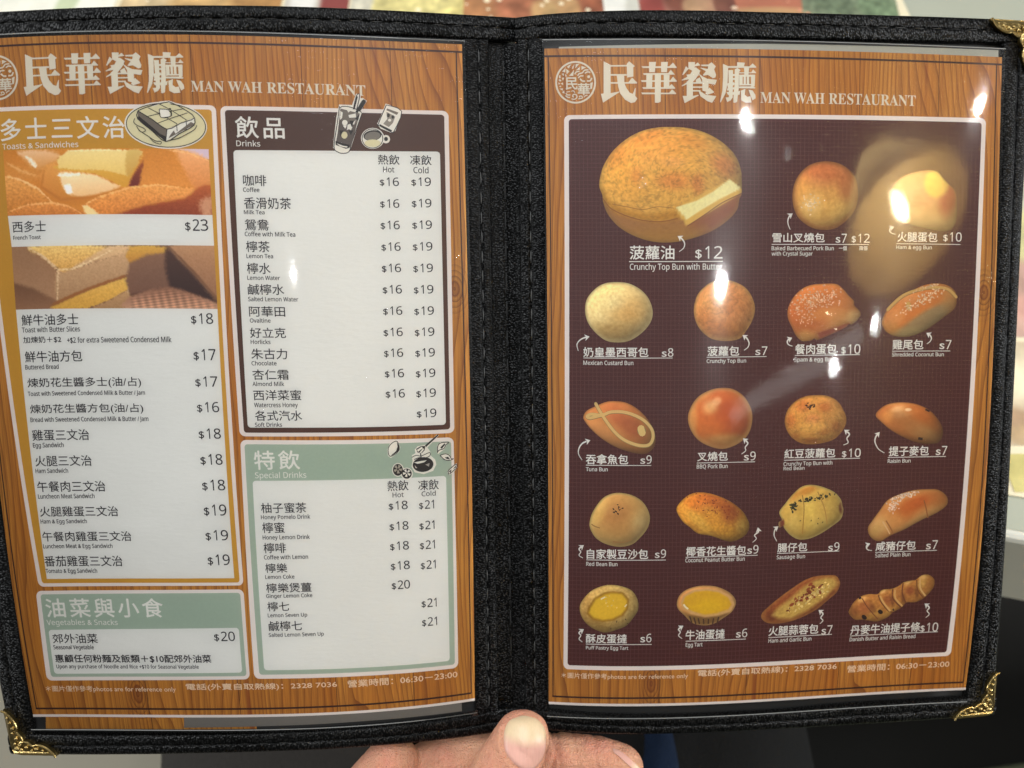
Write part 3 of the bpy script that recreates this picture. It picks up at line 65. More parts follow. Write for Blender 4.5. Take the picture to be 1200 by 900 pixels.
PICTURES = [('picture of french toast with butter',[(12.36,41.37),(87.53,41.92),(87.55,66.0),(12.52,65.43)],(212,143,57),[([(11.13,40.42),(27.04,41.07),(33.69,44.65),(27.03,51.94),(10.43,51.29)],(206,134,46,216,153,74),1.43,0.06),([(49.56,41.56),(88.98,41.48),(88.24,55.05),(78.24,55.82),(58.14,55.85),(54.13,55.15)],(210,141,52,223,155,71),1.0,0.08),([(75.74,41.62),(88.65,41.49),(88.4,46.1),(81.6,43.6)],(216,197,210),0.36,0.02),([(75.7,42.3),(80.98,42.93),(88.05,46.58),(87.59,54.72),(82.19,56.6),(78.6,49.72)],(235,181,124,218,147,78),1.0,0.07),([(72.36,42.36),(74.16,42.69),(75.96,43.0),(77.77,43.28),(79.54,43.51),(81.63,44.28),(83.76,45.02),(85.9,45.73),(88.04,46.42),(88.07,46.33),(86.01,45.45),(83.94,44.58),(81.86,43.74),(79.73,42.92),(77.87,42.71),(76.05,42.54),(74.22,42.4),(72.38,42.27)],(244,193,130),0.29,0.05),([(17.65,41.94),(28.37,41.79),(33.71,44.32),(26.91,48.54),(23.46,48.42),(19.89,44.89)],(237,200,158,216,158,84),0.86,0.03),([(20.64,43.9),(22.67,44.65),(24.56,47.44),(23.16,47.73)],(250,244,223),0.5,0.02),([(13.52,46.05),(14.6,46.91),(15.7,47.76),(16.82,48.56),(18.01,49.34),(19.59,49.89),(21.14,50.38),(22.71,50.82),(24.29,51.24),(24.34,51.1),(22.89,50.39),(21.42,49.71),(19.93,49.06),(18.46,48.48),(17.32,47.8),(16.11,47.15),(14.86,46.52),(13.6,45.93)],(231,181,109),0.57,0.05),([(26.91,48.54),(33.56,46.69),(54.09,55.83),(51.16,59.19),(40.1,61.75),(30.56,60.86),(25.82,54.62)],(227,168,88,206,136,52),1.0,0.04),([(32.03,49.02),(33.51,47.36),(57.89,49.08),(63.74,43.55),(63.16,45.38),(58.29,53.48),(57.47,55.71),(54.13,55.15),(46.26,50.87)],(225,185,92,216,164,59),0.29,0.03),([(36.45,42.14),(58.3,42.31),(63.64,42.87),(62.17,45.04),(59.74,46.38),(58.14,50.44),(57.72,51.79),(49.06,49.55),(32.75,48.57)],(239,218,155,231,202,122),0.29,0.03),([(58.29,42.45),(63.64,42.87),(58.39,51.79),(57.21,49.08)],(220,193,118,210,168,84),0.57,0.02),([(36.71,42.32),(39.24,42.41),(41.76,42.47),(44.28,42.51),(46.79,42.51),(49.67,42.53),(52.55,42.52),(55.42,42.48),(58.29,42.42),(58.3,42.35),(55.44,42.25),(52.57,42.16),(49.7,42.09),(46.82,42.03),(44.3,42.06),(41.78,42.11),(39.25,42.18),(36.72,42.25)],(250,235,185),0.22,0.02),([(58.16,55.51),(59.74,51.8),(63.99,46.05),(62.85,50.45),(61.53,55.52)],(164,90,46,113,44,42),0.5,0.02),([(32.62,50.6),(38.12,50.32),(46.23,51.41),(52.81,54.6),(54.42,55.96),(45.77,58.58),(36.2,58.69)],(250,229,191,235,197,141),0.5,0.02),([(34.03,55.18),(36.47,54.56),(37.3,57.63),(35.22,57.92)],(250,250,242),0.43,0.02),([(32.75,50.74),(39.47,50.48),(40.09,51.44),(33.24,51.63)],(250,250,229),0.29,0.02),([(27.13,49.21),(26.7,50.71),(26.26,52.21),(25.83,53.72),(25.44,55.46),(27.25,56.84),(28.96,58.07),(30.67,59.29),(32.55,60.56),(35.61,60.41),(38.53,60.23),(41.44,60.03),(44.39,59.8),(46.84,59.07),(49.25,58.34),(51.65,57.59),(54.04,56.84),(54.01,56.7),(51.58,57.3),(49.14,57.9),(46.71,58.49),(44.31,59.09),(41.43,59.21),(38.52,59.34),(35.6,59.48),(32.8,59.64),(31.23,58.52),(29.5,57.34),(27.75,56.16),(26.1,55.13),(26.43,53.83),(26.72,52.3),(27.0,50.77),(27.27,49.24)],(197,128,52),0.5,0.05),([(11.84,51.02),(16.65,51.91),(24.68,56.07),(29.51,61.17),(26.99,62.8),(12.31,64.67)],(233,176,97,206,136,55),0.36,0.2),([(11.84,50.87),(13.19,51.25),(14.55,51.63),(15.9,51.99),(17.2,52.31),(19.0,53.31),(20.83,54.31),(22.67,55.28),(24.48,56.21),(25.68,57.43),(26.94,58.68),(28.2,59.92),(29.47,61.15),(29.56,61.07),(28.42,59.72),(27.27,58.38),(26.11,57.04),(24.9,55.67),(23.04,54.64),(21.21,53.65),(19.37,52.67),(17.47,51.69),(16.04,51.43),(14.65,51.2),(13.26,50.98),(11.87,50.76)],(248,204,141),0.29,0.06),([(12.31,64.67),(20.15,61.77),(29.51,61.17),(36.26,62.89),(41.5,66.38),(12.22,65.82)],(229,162,82,200,122,50),0.36,0.22),([(12.35,64.24),(14.33,63.68),(16.3,63.11),(18.26,62.53),(20.19,61.95),(22.42,61.85),(24.68,61.73),(26.93,61.59),(29.13,61.44),(30.76,61.86),(32.46,62.27),(34.15,62.68),(35.81,63.06),(37.2,63.88),(38.62,64.71),(40.04,65.53),(41.47,66.36),(41.53,66.27),(40.17,65.35),(38.81,64.43),(37.44,63.51),(36.03,62.58),(34.32,62.11),(32.64,61.66),(30.96,61.21),(29.21,60.76),(26.91,60.92),(24.66,61.09),(22.4,61.27),(20.11,61.45),(18.14,62.13),(16.2,62.8),(14.26,63.47),(12.32,64.14)],(244,189,116),0.29,0.1),([(40.39,62.57),(47.08,59.28),(58.13,55.99),(68.27,55.05),(76.9,55.96),(82.19,56.6),(77.99,60.02),(64.46,62.43),(53.45,65.64),(50.66,66.77),(46.59,66.72)],(235,174,94,212,134,57),0.36,0.22),([(40.41,62.62),(42.11,61.87),(43.81,61.12),(45.5,60.36),(47.16,59.61),(49.92,58.84),(52.69,58.04),(55.46,57.23),(58.18,56.42),(60.68,56.19),(63.22,55.94),(65.75,55.68),(68.25,55.4),(70.39,55.57),(72.56,55.73),(74.73,55.88),(76.89,56.02),(76.91,55.91),(74.77,55.64),(72.62,55.37),(70.47,55.1),(68.28,54.84),(65.73,55.04),(63.2,55.25),(60.66,55.46),(58.07,55.69),(55.28,56.53),(52.53,57.38),(49.77,58.22),(46.99,59.08),(45.31,59.94),(43.66,60.8),(42.01,61.66),(40.36,62.52)],(248,195,120),0.29,0.1),([(40.39,62.57),(42.77,62.6),(47.15,66.46),(42.52,66.4)],(250,218,158),0.36,0.03),([(53.45,65.64),(64.46,62.43),(77.99,60.02),(82.19,56.6),(87.91,55.05),(87.57,66.71),(50.66,66.77)],(189,103,50,145,63,36),0.65,0.15),([(83.25,61.2),(88.01,59.12),(87.62,65.9),(84.28,66.27)],(206,153,116),1.43,0.05)],(0.07,0.8)),('picture of cut toast sandwiches on a woven mat',[(13.14,76.93),(87.5,77.26),(87.29,100.4),(12.94,99.97)],(130,94,69),[([(11.92,75.94),(20.88,76.94),(29.83,86.69),(28.64,97.53),(10.84,90.21)],(158,118,84,181,139,103),0.72,0.07),([(12.25,89.93),(28.01,96.84),(30.07,101.29),(11.37,100.8)],(122,84,59,160,116,84),0.86,0.06),([(29.35,85.66),(35.08,85.44),(50.09,81.23),(56.73,78.57),(56.02,88.72),(41.04,92.86),(28.61,97.87)],(210,174,132,181,141,101),0.43,0.1),([(19.16,76.75),(49.34,77.37),(34.71,85.77),(29.77,85.67),(24.4,80.78)],(237,204,130,216,168,90),0.72,0.22),([(49.34,77.37),(56.81,77.42),(56.7,78.91),(50.07,81.57),(35.07,85.58),(40.47,82.14)],(229,195,147,206,168,126),0.57,0.08),([(19.1,77.08),(20.44,78.14),(21.78,79.19),(23.13,80.23),(24.47,81.24),(25.72,82.45),(27.0,83.67),(28.3,84.86),(29.51,85.86),(29.28,88.51),(29.08,91.29),(28.88,94.07),(28.7,96.85),(28.83,96.86),(29.22,94.08),(29.6,91.31),(29.96,88.54),(30.29,85.63),(28.92,84.23),(27.64,83.01),(26.34,81.82),(25.0,80.62),(23.54,79.68),(22.1,78.77),(20.64,77.87),(19.18,76.97)],(227,197,155),0.36,0.05),([(29.9,85.8),(31.19,85.86),(32.48,85.91),(33.77,85.95),(35.13,85.97),(37.04,85.25),(38.9,84.53),(40.75,83.78),(42.6,83.01),(44.54,82.0),(46.46,80.98),(48.37,79.95),(50.28,78.91),(50.23,78.81),(48.26,79.7),(46.29,80.6),(44.31,81.5),(42.36,82.41),(40.51,83.11),(38.65,83.84),(36.8,84.58),(35.0,85.32),(33.79,85.39),(32.49,85.48),(31.2,85.58),(29.9,85.69)],(237,212,168),0.36,0.1),([(27.54,98.32),(41.02,93.13),(55.02,88.37),(55.34,93.45),(39.8,100.09),(27.72,100.36)],(235,195,101,210,162,69),0.36,0.12),([(27.24,97.84),(41.1,92.18),(55.06,87.83),(55.13,88.78),(41.0,93.4),(27.84,98.87)],(158,103,57),0.36,0.06),([(40.45,100.58),(48.96,96.8),(55.47,93.45),(55.08,101.57),(39.69,101.45)],(200,160,113,168,128,88),0.43,0.08),([(56.4,77.56),(56.35,79.09),(56.32,80.62),(56.29,82.15),(56.28,83.65),(56.08,85.06),(55.9,86.5),(55.75,87.94),(55.61,89.37),(55.41,90.8),(55.22,92.24),(55.05,93.69),(54.88,95.14),(55.0,95.15),(55.35,93.72),(55.69,92.29),(56.02,90.87),(56.33,89.42),(56.53,87.98),(56.72,86.54),(56.87,85.1),(57.01,83.63),(56.91,82.09),(56.79,80.57),(56.66,79.06),(56.52,77.54)],(216,187,151),0.29,0.05),([(56.93,77.55),(70.6,77.9),(68.39,80.82),(56.49,83.98)],(220,176,82,202,145,63),0.5,0.08),([(56.51,83.64),(69.8,79.93),(72.69,87.03),(70.97,92.59),(56.01,95.49)],(151,111,86,128,90,71),0.72,0.07),([(69.86,78.92),(73.09,80.94),(87.39,98.13),(78.87,95.13),(70.33,92.12)],(90,59,48,61,40,38),1.0,0.04),([(71.31,77.43),(89.01,77.32),(87.86,96.1),(80.05,87.34)],(197,151,109,158,113,82),0.72,0.08),([(71.36,77.95),(73.33,80.36),(75.32,82.75),(77.34,85.12),(79.39,87.44),(81.38,89.82),(83.41,92.18),(85.48,94.51),(87.56,96.82),(87.66,96.73),(85.81,94.22),(83.93,91.73),(82.02,89.27),(80.07,86.84),(77.96,84.54),(75.82,82.29),(73.65,80.06),(71.46,77.85)],(134,92,65),0.43,0.05),([(55.89,95.36),(57.61,95.35),(59.33,95.3),(61.04,95.19),(62.78,95.02),(64.86,94.55),(66.91,94.01),(68.94,93.42),(70.97,92.8),(70.95,92.64),(68.87,92.91),(66.79,93.21),(64.72,93.55),(62.67,93.95),(61.0,94.18),(59.29,94.48),(57.59,94.83),(55.88,95.2)],(97,65,50),0.57,0.03),([(55.48,96.16),(69.64,92.32),(78.87,95.13),(87.7,98.47),(87.51,101.52),(54.74,101.57)],(153,107,82,206,160,128),0.65,0.02)],(0.06,0.7))]
